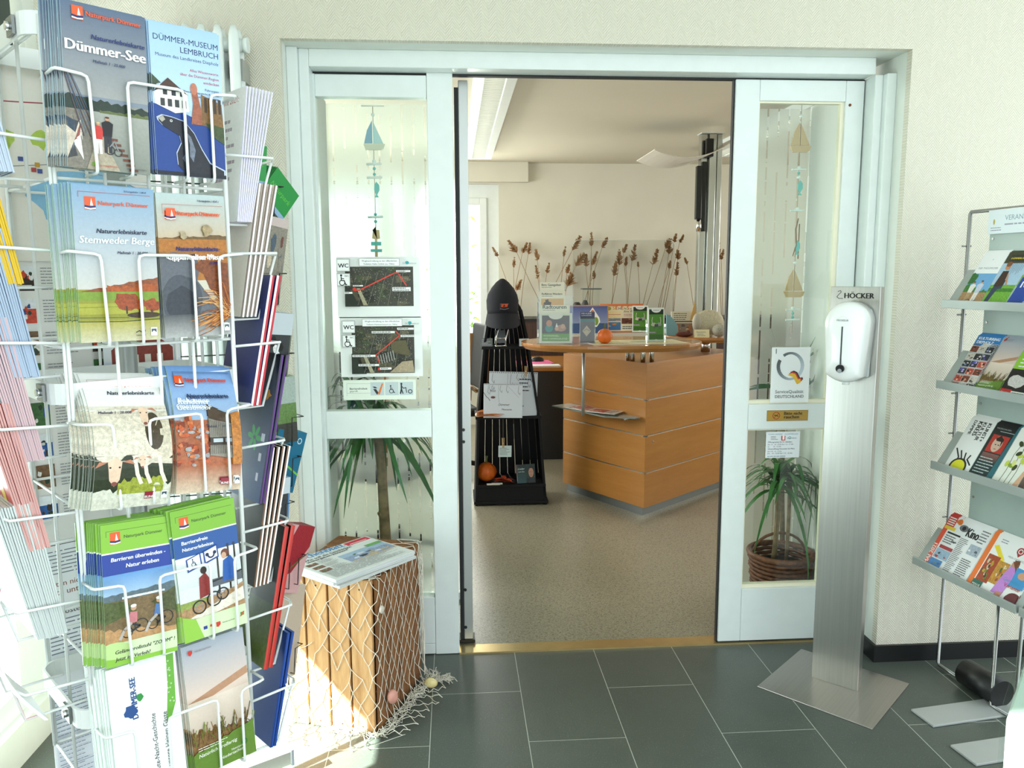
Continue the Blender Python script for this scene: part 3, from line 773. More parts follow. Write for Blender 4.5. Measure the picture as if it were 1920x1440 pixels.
def tower_goods():
    # calendars
    def cal(w, h, sd, big):
        A = Art(w, h, '#dfe6ee', 0.03, sd)
        R = random.Random(sd)
        for k in range(26): A.rect(k / 26 + .008, .965, k / 26 + .022, .992, '#222')
        for k in range(7):
            x = R.uniform(.05, .9); y = R.uniform(.7, .92); A.line([(x, .95), (x - .02, y), (x + .02, y - .06)], .006, '#2a2d33'); A.line([(x + .03, y), (x + .03, y - .07)], .006, '#2a2d33')
        A.line([(.38, .95), (.38, .6), (.4, .45)], .004, '#44474f')
        A.text('2022', .16, .62 if big else .76, .2 if big else .14, '#22252c')
        A.line([(.0, .74), (.08, .6), (.12, .58), (.16, .5)], .012, '#3a2a26')
        if not big: A.ell(.24, .6, .06, .035, '#6e2f22', .3); A.line([(.6, .95), (.9, .6)], .003, '#44474f')
        A.text('Dümmer', .38, .36, .28, '#1c1f26', it=.3); A.text('Momente', .46, .22, .26, '#1c1f26', it=.3)
        if big: A.words(.62, .55, .9, .88, 4, '#2a2d33', .3)
        return A
    me = sheet_mesh('wall_calendar', cal(0.30, 0.27, 5, True), 0.003)
    place('wall_calendar', me, T(0.195, 4.768, 0.565, 0.14, -0.10, 0.05), 'larger white 2022 calendar leaning behind on the black stand', 'calendar', 'calendars on the black stand')
    me = sheet_mesh('wall_calendar', cal(0.235, 0.205, 8, False), 0.003)
    place('wall_calendar', me, T(0.165, 4.742, 0.560, 0.06, -0.10, 0.03), 'white 2022 calendar with small bird standing in front on the black stand', 'calendar', 'calendars on the black stand')
    peg((0.425, 4.795, 0.80), 0.1, 'wooden peg clipped on the top right edge of the calendars')
    A = Art(0.08, 0.07, '#cfe0e0'); A.words(.1, .15, .9, .85, 6, '#4a5560', .3)
    place('small_card', sheet_mesh('small_card', A, 0.001), T(0.255, 4.78, 0.31, 0.03, 0, 0.02), 'small pale blue card hanging by a peg low on the black stand', 'card')
    pg = peg((0.285, 4.782, 0.365), 0.2, 'wooden peg holding the small pale card low on the black stand')
    # chrome folding holder on the top shelf
    t = empty('folding_card_holder', (0.27, 4.80, 0.984), 0.15, 'silver wire card holder on the top shelf of the black stand', 'card holder')
    b = MB()
    for s in (-.03, .03):
        b.tube([(s, -.03, 0.004), (s, -.03, .05), (s + .02, 0.0, .11), (s + .045, 0.03, .12)], .004, 8)
    b.tube([(-.035, -.03, .05), (.035, -.03, .05)], .005, 8).tube([(-.03, -.03, .004), (.03, -.03, .004)], .004, 8).tube([(-.03, -.03, .004), (-.03, .05, .004)], .004, 8).tube([(.03, -.03, .004), (.03, .05, .004)], .004, 8)
    b.build('frame', CHROME, t)
    MB().box(-.025, .04, 0.0, .004, .02, .1, M=T(0, 0, 0, 0, -.4)).build('plate', mat('grey_card', '#7b8288', 0.4), t)
    A = Art(.06, .045, '#d9e6ea'); A.text('Info', .3, .6, .3, '#3b6a78'); A.words(.2, .15, .8, .5, 3, '#667')
    place('small_card', sheet_mesh('small_card', A, 0.001), T(0.385, 4.785, 0.9835, 0.1, -0.2), 'pale blue card at the right end of the top shelf of the black stand', 'card')
    A = Art(.07, .05, '#6a716f', .2); A.words(.1, .1, .9, .9, 4, '#aab')
    place('small_card', sheet_mesh('small_card', A, 0.001), T(0.155, 4.795, 0.9835, -0.1, -0.3), 'grey card at the left end of the top shelf of the black stand', 'card')
    # leaves and shell
    LF = mat('dry_corn_husk', '#b8703a', 0.7, noise=0.3, nscale=60)
    b = MB()
    for k in range(7): b.leaf((0, 0, 0.006 + .004 * k), (1, -.25 + .12 * k, 0.15), (0, 1, 0.3), .15 + .01 * k, .016, .15, mi=0)
    b.build('dried_corn_husk', LF).location = (0.125, 4.75, 0.565); tag(COL.objects['dried_corn_husk'], 'orange brown dried corn husk in front of the calendars', 'corn husk')
    MB().blob((0, 0, 0.014), (.022, .016, .014), 10, 6, fn=lambda a, th: 1 + .12 * cos(7 * a)).build('sea_shell', mat('pale_shell', '#e5d8c0', 0.4)).location = (0.135, 4.775, 0.5595)
    tag(COL.objects['sea_shell'], 'pale shell beside the corn husk on the black stand', 'shell')
    # bottom shelf
    pumpkin((0.185, 4.88, 0.134), 0.062, 'dark orange pumpkin on the bottom shelf of the black stand')
    b = MB()
    for k in range(9): b.leaf((0, 0, 0.004 + .003 * k), (cos(k * 1.3), sin(k * 1.3) * .5, .25), (-sin(k * 1.3), cos(k * 1.3), 0), .07, .02, .3)
    o = b.build('autumn_leaves', mat('orange_leaves', '#b5441c', 0.7, noise=0.4, nscale=30)); o.location = (0.29, 4.83, 0.136); tag(o, 'orange and red autumn leaves on the bottom shelf of the black stand', 'leaves', kind='stuff')
    A = Art(.115, .115, '#18302c', .2); A.grad(0, 0, .5, 1, '#24484a', '#12201e', .3); A.text('Lieder', .06, .72, .36, '#cfd8cf', it=.2); A.text('vom See', .06, .58, .34, '#cfd8cf', it=.2)
    A.rect(.5, 0, 1, .25, '#0d0e10'); A.poly([(.62, 0), (.72, .28), (.9, .28), (1, 0)], '#22262c'); A.ell(.77, .55, .14, .26, '#b98a70', .15); A.poly([(.62, .62), (.66, .86), (.8, .92), (.92, .84), (.93, .62), (.86, .78), (.7, .78)], '#2a2220', .2)
    A.line([(.7, .58), (.75, .58)], .02, '#3a2a24'); A.line([(.8, .58), (.85, .58)], .02, '#3a2a24'); A.line([(.73, .42), (.82, .42)], .02, '#8a4a40')
    A.fs = [f for f in A.fs]
    place('music_album', sheet_mesh('music_album', A, 0.008), T(0.375, 4.81, 0.134, 0.15, -0.25), 'dark green album with a portrait standing on the bottom shelf', 'album')
    o = MB().box(-.05, .03, -.012, .012, 0, .006).box(-.02, .045, -.02, .004, .006, .01).build('white_knife', mat('ivory', '#d9d6cc', .4)); o.name = 'wooden_spatula'; o.location = (0.235, 4.795, 0.134); tag(o, 'small pale flat stick in front of the bottom shelf leaves', 'stick')

def pumpkin(loc, r, label):
    t = empty('pumpkin', loc, 0, label, 'pumpkin')
    MB().blob((0, 0, r * .98), (r, r, r * .98), 32, 12, fn=lambda a, th: 1 - 0.10 * abs(sin(4.5 * a)) ** 0.5 * 1 + .05).build('body', mat('pumpkin_skin', '#d8661a', 0.45, noise=.12, nscale=40), t)
    MB().tube([(0, 0, r * 1.85), (0, 0, r * 2.2), (r * .06, 0, r * 2.6)], [r * .16, r * .11, r * .12], 8).build('stem', mat('pumpkin_stem', '#5f6a3a', 0.7), t)
tower_goods()

def office_furniture():
    # office desk behind the tower
    t = empty('office_desk', (0.72, 6.46, 0), 0, 'low office desk with beech top and black end panel behind the display stand', 'desk')
    MB().box(-0.24, 0.3, -0.47, 0.4, 0.685, 0.712).build('desk_top', BEECHT, t, 0.003)
    MB().box(-0.22, 0.28, -0.45, -0.43, 0, 0.685).build('end_panel', mat('black_laminate', '#0d100f', 0.4), t)
    MB().box(-0.22, -0.20, -0.43, 0.36, 0, 0.685).build('side_panel', mat('black_laminate', '#0d100f', 0.4), t)
    def flat(name, col, x, y, z, w, d, h, rz, label, cat):
        o = MB().box(-w / 2, w / 2, -d / 2, d / 2, 0, h).build(name, mat(name + '_paper', col, .5)); o.location = (x, y, z); o.rotation_euler = (0, 0, rz); tag(o, label, cat)
    flat('paper_sheet', '#e36aa0', 0.62, 6.38, 0.7125, .3, .21, .002, .1, 'pink sheet lying on the office desk under the mouse', 'paper')
    flat('paper_sheet', '#e8854a', 0.62, 6.24, 0.7125, .27, .10, .001, -.05, 'orange sheet lying on the office desk', 'paper')
    flat('ring_binder', '#e9eef0', 0.66, 6.09, 0.7125, .28, .11, .008, 0.02, 'white papers lying on the front edge of the office desk', 'papers')
    m = empty('computer_mouse', (0.66, 6.42, 0.7155), 0, 'black computer mouse on the pink paper', 'mouse')
    MB().blob((0, 0, .008), (.055, .035, .03), 14, 8).build('shell', BLACK, m); MB().box(-.004, .004, -.03, 0, .034, .038).build('wheel', mat('dark_grey', '#444', .4), m)
    COL.objects['shell'].data.transform(Matrix.Diagonal((1, 1, 1, 1)))
    # chairs
    def chair(loc, rz, label, s=1):
        t = empty('office_chair', loc, rz, label, 'chair'); K = mat('black_upholstery', '#111214', .6)
        MB().box(-.23, .23, -.23, .23, .44, .50).build('seat', K, t, .03, 3)
        MB().box(-.21, .21, .22, .27, .62, 1.08, M=T(0, 0, 0, 0, -.06)).build('backrest', K, t, .02, 3)
        for q in (-1, 1):
            MB().tube([(q * .25, -.15, .46), (q * .27, -.17, .66), (q * .27, .12, .68), (q * .24, .2, .62)], .014, 8).build('armrest', CHROME, t)
            MB().box(q * .22 - .01, q * .22 + .01, .20, .24, .5, 1.0, M=T(0, 0, 0, 0, -.06)).build('wood_side', BEECH, t)
        MB().tube([(0, 0, .12), (0, 0, .44)], .025, 10).build('gas_lift', CHROME, t)
        b = MB()
        for k in range(5): a = k * 2 * pi / 5; b.tube([(0, 0, .12), (.28 * cos(a), .28 * sin(a), .07)], .018, 8)
        b.build('star_base', BLACK, t)
        for k in range(5): a = k * 2 * pi / 5; MB().tube([(.28 * cos(a) - .02, .28 * sin(a), .03), (.28 * cos(a) + .02, .28 * sin(a), .03)], .03, 10).build('castor', BLACK, t)
    chair((-.10, 5.62, 0), -1.35, 'black chair with light wooden edge left of the display stand')
    chair((-0.36, 3.95, 0), 2.6, 'black armchair blurred behind the left frosted glass')
    # grey cabinet behind the counter, dark sideboard at the wall
    t = empty('low_cabinet', (1.22, 5.86, 0), 0, 'pale grey low cabinet behind the reception counter', 'cabinet')
    LG = mat('light_grey_laminate', '#c9cbc2', .4)
    MB().box(-.17, .36, -.2, .22, 0.06, .965).build('body', LG, t)
    MB().box(-.47, .44, -.22, .24, .965, .99).build('top', LG, t, .003)
    MB().box(-.15, .34, -.18, .2, 0, .06).build('base', BLACK, t)
    for x in (-.16, .1): MB().box(x, x + .25, -.215, -.2, .1, .94).build('door', LG, t, .002)
    t = empty('sideboard', (1.75, 7.28, 0), 0, 'dark brown sideboard along the back wall below the reeds', 'sideboard')
    DK = m_wood('dark_walnut', '#2a1d16', '#4a3224', 4, (20, 20, 1), .4)
    MB().box(-1.25, 1.25, -.2, .2, .08, 1.0).build('body', DK, t); MB().box(-1.27, 1.27, -.22, .21, 1.0, 1.02).build('top', BLACK, t)
    for k in range(5): MB().box(-1.24 + k * .497, -.76 + k * .497, -.215, -.2, .1, .98).build('door', DK, t, .002)
    MB().box(-1.2, 1.2, -.18, .18, 0, .08).build('base', BLACK, t)
    # round side table
    t = empty('round_side_table', (1.62, 5.07, .909), 0, 'round beech table top mounted on the right end of the counter', 'table')
    MB().lathe([(.25, .080), (.275, .092), (.275, .107), (.27, .111)], 40).build('table_top', BEECHT, t)
    MB().tube([(0, .03, 0.0), (0, .03, .081)], .03, 12).build('leg', CHROME, t)
    # lamp column
    t = empty('lamp_column', (1.78, 5.62, 0), 0, 'free standing chrome lamp column with curved white reflector', 'floor lamp')
    b = MB()
    b.box(-.075, -.03, -.03, .03, 0.02, 2.36).box(-.02, .03, -.045, .045, 0.02, 2.36).box(.04, .075, -.03, .03, 0.02, 2.36).box(-.03, -.02, -.01, .01, .02, 2.36).box(.03, .04, -.01, .01, .02, 2.36)
    b.build('column', mat('polished_profile', '#c6c9c4', .18, .95), t, .004)
    MB().box(-.08, .08, -.05, .05, 2.36, 2.365).build('cap', WHITE, t)
    MB().box(-.14, .14, -.14, .05, 0, .02).build('base', ALU, t, .003)
    MB().box(-.055, -.005, -.09, -.05, 2.20, 2.32).build('lamp_head', BLACK, t, .004)
    MB().box(-.115, -.075, -.085, -.04, 1.78, 2.14).box(-.075, -.04, -.07, -.03, 1.70, 2.17).build('black_tube', mat('gloss_black', '#121514', .15), t, .006)
    MB().tube([(-.085, -.06, 1.70), (-.085, -.06, 1.78)], .018, 12).build('tube_end', CHROME, t)
    vs = []; n = 14
    for i in range(n + 1):
        f = i / n; x = -.48 + .62 * f; z = 2.15 + .13 * (1.7 * f - .62) ** 2 + .02 * f
        for y in (-.30, .22): vs.append((x, y + .12 * (f - .5), z))
    m = len(vs); vs += [(x, y, z + .006) for x, y, z in vs]
    fs = []
    for i in range(n): fs += [(2 * i, 2 * i + 2, 2 * i + 3, 2 * i + 1), (m + 2 * i, m + 2 * i + 1, m + 2 * i + 3, m + 2 * i + 2), (2 * i, m + 2 * i, m + 2 * i + 2, 2 * i + 2), (2 * i + 1, 2 * i + 3, m + 2 * i + 3, m + 2 * i + 1)]
    fs += [(0, 1, m + 1, m), (2 * n, m + 2 * n, m + 2 * n + 1, 2 * n + 1)]
    MB().add(vs, fs, smooth=False).build('reflector', mat('reflector_white', '#d9d4c8', .35), t)
    vs2 = [(x, y, z) for x, y, z in [(a, b_ * .86, c + .0015) for a, b_, c in vs[m:m + 14]]]
    MB().add(vs2, [(2 * i, 2 * i + 1, 2 * i + 3, 2 * i + 2) for i in range(6)]).build('reflector_grille', mat('dark_grille', '#2a3436', .4), t)
office_furniture()

def leaflet_holder(loc, rz, w, h, d, label, cat='leaflet holder'):
    t = empty('leaflet_holder', loc, rz, label, cat)
    MB().box(-w / 2, w / 2, 0, .003, 0, h * .85).box(-w / 2, w / 2, d, d + .003, 0, h).box(-w / 2, w / 2, 0, d, 0, .003).box(-w / 2, -w / 2 + .003, 0, d, 0, h * .8).box(w / 2 - .003, w / 2, 0, d, 0, h * .8).build('clear_box', ACRYL, t)
    return t
def crane_art(sd=1):
    A = Art(.10, .21, '#e8ece6'); A.rect(.06, .2, .94, .95, '#4f8a2c', .35); A.rect(.06, .8, .94, .95, '#1c2a20', .2); A.ell(.5, .95, .3, .1, '#eef0ec'); A.words(.3, .9, .7, .95, 1, '#667', .3)
    for x, c, s in ((.35, '#cfc3b2', 1), (.66, '#9a9c9c', -1)):
        A.ell(x, .5, .17, .055, c, .2, jag=.1); A.line([(x - .1 * s, .53), (x - .12 * s, .62), (x - .08 * s, .72)], .035, '#d8d2c8'); A.line([(x, .46), (x, .36)], .02, '#3a3a34'); A.line([(x + .06, .46), (x + .06, .36)], .02, '#3a3a34')
        A.ell(x + .1 * s, .47, .06, .05, '#2e3234', .2)
    A.rect(.06, .05, .94, .2, '#3c6a22', .4); A.rect(.06, .24, .5, .29, '#8a6a8a'); A.text('Kraniche', .1, .25, .36, '#fff'); A.ell(.5, .03, .1, .03, '#f4f4f0')
    return A
def counter_goods():
    # four tier acrylic holder with leaflets
    Z0 = 1.0455
    t = leaflet_holder((0.525, 4.20, Z0), -0.16, .19, .30, .11, 'large clear acrylic holder with stepped cream brochures on the counter tip')
    def br(w, h, title, sd, fn=None):
        A = Art(w, h, '#e7e2cc'); A.text(title, .08, .87, .8, '#3a3a34', .02); A.words(.08, .80, .7, .84, 1, '#666', .4)
        if fn: fn(A)
        return A
    def camp(A):
        A.rect(.04, .03, .96, .97, '#d9dfc8'); A.rect(.08, .3, .92, .92, '#4a4340', .3)
        A.ell(.3, .5, .12, .14, '#2d8a86', .1); A.ell(.3, .66, .09, .11, '#c98a6a'); A.ell(.66, .5, .16, .11, '#b98a76', .1); A.ell(.53, .48, .06, .07, '#d2a184'); A.ell(.72, .56, .07, .08, '#d2a184'); A.poly([(.49, .54), (.53, .68), (.57, .54)], '#e8e8e4')
        A.ell(.5, .93, .22, .14, '#e9e6da'); A.rect(.08, .07, .92, .32, '#5f9a35', .05)
        A.text('WOHNMOBIL-', .12, .215, .5, '#e8efd8'); A.text('UND CAMPINGPLÄTZE', .12, .12, .74, '#e8efd8')
    def tree(A): A.rect(.06, .3, .94, .74, '#d8a866', .1); A.ell(.3, .56, .14, .14, '#3a2a20', .4, jag=.3); A.line([(.3, .4), (.3, .5)], .03, '#2a1c16')
    HM = T(.525, 4.20, Z0, -.16)
    for ti, w_, h_, x_, y_, z_, fn, l1, l2 in (('Ihre Gastgeber', .13, .15, -.085, .085, .172, None, 'cream brochure titled Ihre Gastgeber in the top tier of the acrylic holder', 'second copy just behind the Ihre Gastgeber brochure'),
            ('Radfahren Wandern', .135, .155, -.083, .06, .122, tree, 'cream brochure with a lone tree in the middle tier of the acrylic holder', 'second copy just behind the lone tree brochure'),
            ('Radtouren', .155, .15, -.078, .035, .053, None, 'cream brochure titled Radtouren in the third tier of the acrylic holder', 'second copy just behind the Radtouren brochure')):
        me = sheet_mesh('brochure', br(w_, h_, ti, 3, fn), .004)
        for k in range(2): place('brochure', me, HM @ T(x_, y_ + k * .006, z_, 0, -.05), l2 if k else l1, 'brochure')
        MB().box(x_ - .006, x_ + w_ + .006, y_ - .004, y_ + .014, z_ - .003, z_).box(x_ - .006, x_ + w_ + .006, y_ - .006, y_ - .004, z_ - .003, z_ + .03).build('tier', ACRYL, t)
    A = Art(.172, .158, '#e4e6dc'); camp(A)
    place('brochure', sheet_mesh('brochure', A, .004), HM @ T(-.082, .008, .004, 0, -.03), 'camping brochure with a green title band at the front of the acrylic holder', 'brochure')
    # white ring cards behind
    for i, x in enumerate((0.80, 0.87)):
        A = Art(.06, .12, '#dfe6e2'); A.rect(.3, .6, .7, .75, '#2a2d30'); A.line([(.5, .6), (.5, .2)], .04, '#555'); A.words(.15, .8, .85, .92, 2, '#667')
        place('bookmark_card', sheet_mesh('bookmark_card', A, .003), T(x, 5.72, .991, 0, -.1, .08), ['left', 'right'][i] + ' narrow white card standing behind the acrylic holder', 'card')
    # small dark holder
    t = leaflet_holder((0.700, 4.21, Z0), -0.1, .085, .14, .03, 'small clear holder with a dark brown leaflet on the counter')
    A = Art(.085, .18, '#3a332c', .3); A.rect(0, .82, 1, 1, '#2c2a52'); A.text('DER KLEINE', .08, .93, .7, '#e6e6ee'); A.text('LANDGARTEN', .08, .87, .7, '#e6e6ee'); A.rect(0, .7, 1, .78, '#5e8a8e', .2); A.poly([(.15, .38), (.45, .56), (.75, .38), (.45, .2)], '#b8a68a', .1); A.line([(.25, .38), (.45, .45), (.65, .38)], .03, '#3a332c')
    place('brochure', sheet_mesh('brochure', A, .004), T(.700, 4.21, Z0, -.1) @ T(-.038, .012, .004, 0, -.06) @ Matrix.Scale(.9, 4), 'dark brown leaflet with a pale diamond in the small holder', 'brochure')
    pumpkin((0.788, 4.19, Z0), .041, 'small orange pumpkin on the counter beside the dark leaflet')
    # map on the counter
    A = Art(.58, .30, '#e8dfb4', .1, 3); A.ell(.62, .6, .16, .18, '#8fb6b8', .2, jag=.2)
    for k in range(12): A.line([(A.R.random(), A.R.random()), (A.R.random(), A.R.random())], .004, '#b8a878')
    A.words(.1, .2, .4, .35, 2, '#55614e'); A.photo(.05, .5, .35, .8, ['#c8c28a', '#a8b078', '#d8c898'], 9, .2)
    place('tourist_map', sheet_mesh('tourist_map', A, .002), T(.72, 4.10, Z0 + .002, .10) @ Matrix(((1, 0, 0, 0), (0, 0, 1, 0), (0, -1, 0, 0), (0, 0, 0, 1))) @ Matrix.Scale(.9, 4), 'yellowish tourist map lying flat on the counter top', 'map')
    for i, (x, y, z, h, r, lab) in enumerate(((1.085, 4.26, Z0, .9, .05, 'front crane leaflet in a clear holder on the counter'), (1.33, 5.70, .991, 1.12, -.05, 'crane leaflet standing further back beside the orange board'))):
        if i == 0: leaflet_holder((x, y, z), r, .105, .12, .03, 'clear holder carrying the front crane leaflet')
        place('brochure', sheet_mesh('brochure', crane_art(), .005), T(x, y, z, r) @ T(-.05 * h, .01, .004, 0, -.06) @ Matrix.Diagonal((h, 1, .86 if i == 0 else .9, 1)), lab, 'brochure')
    # lake drop picture
    A = Art(.30, .20, '#c98a4a'); A.rect(0.02, 0, .98, .96, '#4a5a92', .1); A.grad(.02, .3, .98, .96, '#8a96b8', '#4a5a98'); A.rect(.02, 0, .98, .35, '#36507e', .3)
    A.poly([(.62, .92), (.48, .6), (.45, .4), (.55, .22), (.72, .22), (.80, .4), (.78, .55)], '#f4f2ea'); A.ell(.62, .72, .05, .1, '#c86a4a', .2); A.ell(.55, .4, .07, .14, '#a89a5a', .4); A.ell(.70, .42, .06, .15, '#7a9a3a', .4)
    place('lake_picture', sheet_mesh('lake_picture', A, .012, '#c98a4a'), T(.80, 5.70, .991, 0, -.12), 'blue picture board of a lake with white drop emblem behind the pumpkin', 'picture')
    A = Art(.315, .205, '#d9743c', .05); A.rect(.04, .05, .97, .92, '#f0e6c4'); 
    for k, c in enumerate(('#e2a32a', '#b03a2a', '#4a3a6a', '#b84a2a', '#6a8a3a', '#c05a2a', '#3a6a9a', '#d89a2a', '#5a4a3a')): A.text('SEHENSWERT'[k], .30 + k * .065, .80, .045, c, .02)
    A.text('T', .30 + 9 * .065, .80, .045, '#b03a2a', .02); A.ell(.2, .84, .06, .07, '#9aa04a', .3)
    A.photo(.08, .5, .48, .75, ['#f0e0a8', '#e8c878'], 4, .1); A.rect(.08, .62, .48, .64, '#c88'); A.photo(.08, .4, .48, .5, ['#7a8aa0', '#a8b0b8', '#caa'], 5, .3); A.photo(.08, .08, .48, .36, ['#4a78b0', '#6a9a4a', '#8ac', '#c84'], 10, .3)
    A.text('ihre Woche', .55, .7, .36, '#4a3a2a', it=.2); A.words(.55, .55, .92, .66, 2, '#b89'); A.photo(.5, .3, .95, .5, ['#6a3a2a', '#b88a6a', '#3a2a20', '#e8c8a8'], 14, .4, .2); A.words(.52, .1, .94, .24, 2, '#567')
    place('events_board', sheet_mesh('events_board', A, .012, '#d9743c'), T(1.045, 5.74, .991, 0, -.08), 'orange framed board of local sights behind the counter', 'notice board')
    # sailing poster box & house
    A = Art(.17, .18, '#d8cfb8'); A.photo(.05, .0, .95, .5, ['#8a7a6a', '#5a4a40', '#b8a890'], 10, .4); A.rect(.0, .55, 1, .6, '#4a443c'); A.words(.1, .62, .9, .95, 4, '#6a6458'); A.rect(.28, 0, .36, .45, '#b8662a'); A.rect(.75, 0, .83, .45, '#b8662a')
    place('picture_card', sheet_mesh('picture_card', A, .02), T(1.385, 5.06, 1.0205, -.1, -.2) @ Matrix.Scale(.85, 4), 'pale tent card with an animal picture right of the crane leaflets', 'card')
    o = MB().prism([(-.05, 0), (.04, 0), (.035, .07), (.0, .12), (-.03, .15), (-.055, .16)], 0, .015, axis='y').build('blue_wave_figure', mat('pale_blue_wood', '#7fb0bc', .5)); o.location = (1.385, 5.02, 1.0205); o.scale = (.85,) * 3; tag(o, 'small pale blue wooden figure beside the tent card', 'figure')
    # fish on the side table
    t = empty('fish_sculpture', (1.585, 4.94, 1.0205), 0, 'pale grey scaled fish sculpture on the round side table', 'sculpture')
    SCL = mat('pale_scaled_ceramic', '#c9c2a8', .6, noise=.15, nscale=90, bump=.8, bscale=90)
    MB().blob((0, 0, .1), (.115, .035, .095), 20, 12).build('body', SCL, t)
    MB().prism([(.09, .09), (.17, .15), (.15, .1), (.17, .04)], -.01, .01, axis='y').build('tail', SCL, t)
    MB().blob((-.09, -.012, .1), (.035, .028, .07), 12, 8).build('head', mat('pale_stone', '#b5b0a0', .6), t)
    MB().box(-.02, .02, -.02, .02, 0, .015).build('stand', SCL, t); t.scale = (.86,) * 3
    o = MB().blob((0, 0, .05), (.05, .05, .05), 16, 10).build('wicker_ball', mat('grey_wicker', '#a9a898', .8, noise=.5, nscale=200, bump=1, bscale=200)); o.location = (1.63, 4.87, 1.0205); o.scale = (.84,) * 3; tag(o, 'grey wicker ball at the front of the round side table', 'ball')
    o = MB().prism([(-.05, 0), (.05, 0), (.0, .24)], -.004, .004, axis='y').build('wooden_sail', mat('plain_wood', '#caa668', .6)); o.location = (1.53, 5.07, 1.0205); o.scale = (.9,) * 3; tag(o, 'plain wooden triangle behind the fish', 'wooden sail')
    A = Art(.11, .06, '#ece4bc'); A.text('Souvenirs', .15, .6, .6, '#555'); A.words(.2, .15, .8, .5, 2, '#888')
    place('price_card', sheet_mesh('price_card', A, .002), T(1.47, 4.85, 1.021, -.1, -.3) @ Matrix.Scale(.84, 4), 'small cream price card on the round side table', 'card')
    o = MB().blob((0, 0, .022), (.07, .03, .022), 14, 8).blob((.03, 0, .035), (.02, .02, .02), 10, 6).build('brown_toy_boat', mat('reddish_brown_wood', '#5a2418', .5)); o.location = (1.42, 4.90, 1.0205); o.scale = (.8,) * 3; tag(o, 'small dark reddish brown carving on the round side table', 'carving')
    # glass and dark vases on the sideboard
    def vase(loc, prof, m, label):
        t = empty('vase', loc, 0, label, 'vase'); MB().lathe(prof, 20).build('body', m, t); return t
    def strips(loc):
        t = empty('glass_vase', loc, 0, 'tall square glass vase with grey rim and dry stalks', 'vase')
        MB().box(-.07, .07, -.05, .05, 0, .25).build('body', ACRYL, t); MB().box(-.085, .085, -.06, .06, .25, .262).build('rim', mat('grey_rim', '#5a6460', .4), t)
    p = atY(1108, 573, 7.2); strips((p.x, 7.2, 1.0205))
    vase((atY(1082, 573, 7.15).x, 7.15, 1.0205), [(.03, 0), (.04, .05), (.035, .12), (.02, .14)], mat('dark_glaze', '#2a3236', .3), 'dark vase left of the square glass vase')
    vase((atY(1098, 573, 7.05).x, 7.08, 1.0205), [(.035, 0), (.045, .06), (.03, .13), (.015, .16)], mat('dark_glaze', '#2a3236', .3), 'dark pointed vase in front of the square glass vase')
    o = MB().box(-.04, .04, -.03, .03, 0, .09).build('black_box', BLACK); o.location = (atY(1138, 573, 7.1).x, 7.1, 1.0205); tag(o, 'small black box on the sideboard behind the orange board', 'box')
    # rounded clear screen behind the counter
    t = empty('acrylic_screen', (1.32, 6.25, 0.0), 0, 'large clear acrylic screen with rounded corners behind the counter', 'screen')
    pts = []; w, h, r = .40, .72, .05
    for cx_, cz, a0 in ((w - r, h - r, 0), (-w + r, h - r, pi / 2)):
        for k in range(7): a = a0 + pi / 2 * k / 6; pts.append((cx_ + r * cos(a), cz + r * sin(a)))
    pts += [(-w, 0), (w, 0)]
    MB().prism([(x, z + .95) for x, z in pts], 0, .004, axis='y').build('panel', m_glass('screen_acrylic', (.93, .93, .92), 1), t)
    MB().tube([(x, .002, z + .95) for x, z in pts[:-2]], .002, 6).build('edge', mat('acrylic_edge_highlight', '#e9efe9', .2), t)  # pale opaque rim painted in as the highlight along the edge
    for s in (-1, 1): MB().box(s * .3 - .02, s * .3 + .02, -.06, .06, .0, .96).build('support', mat('light_grey_laminate', '#c9cbc2', .4), t)
counter_goods()

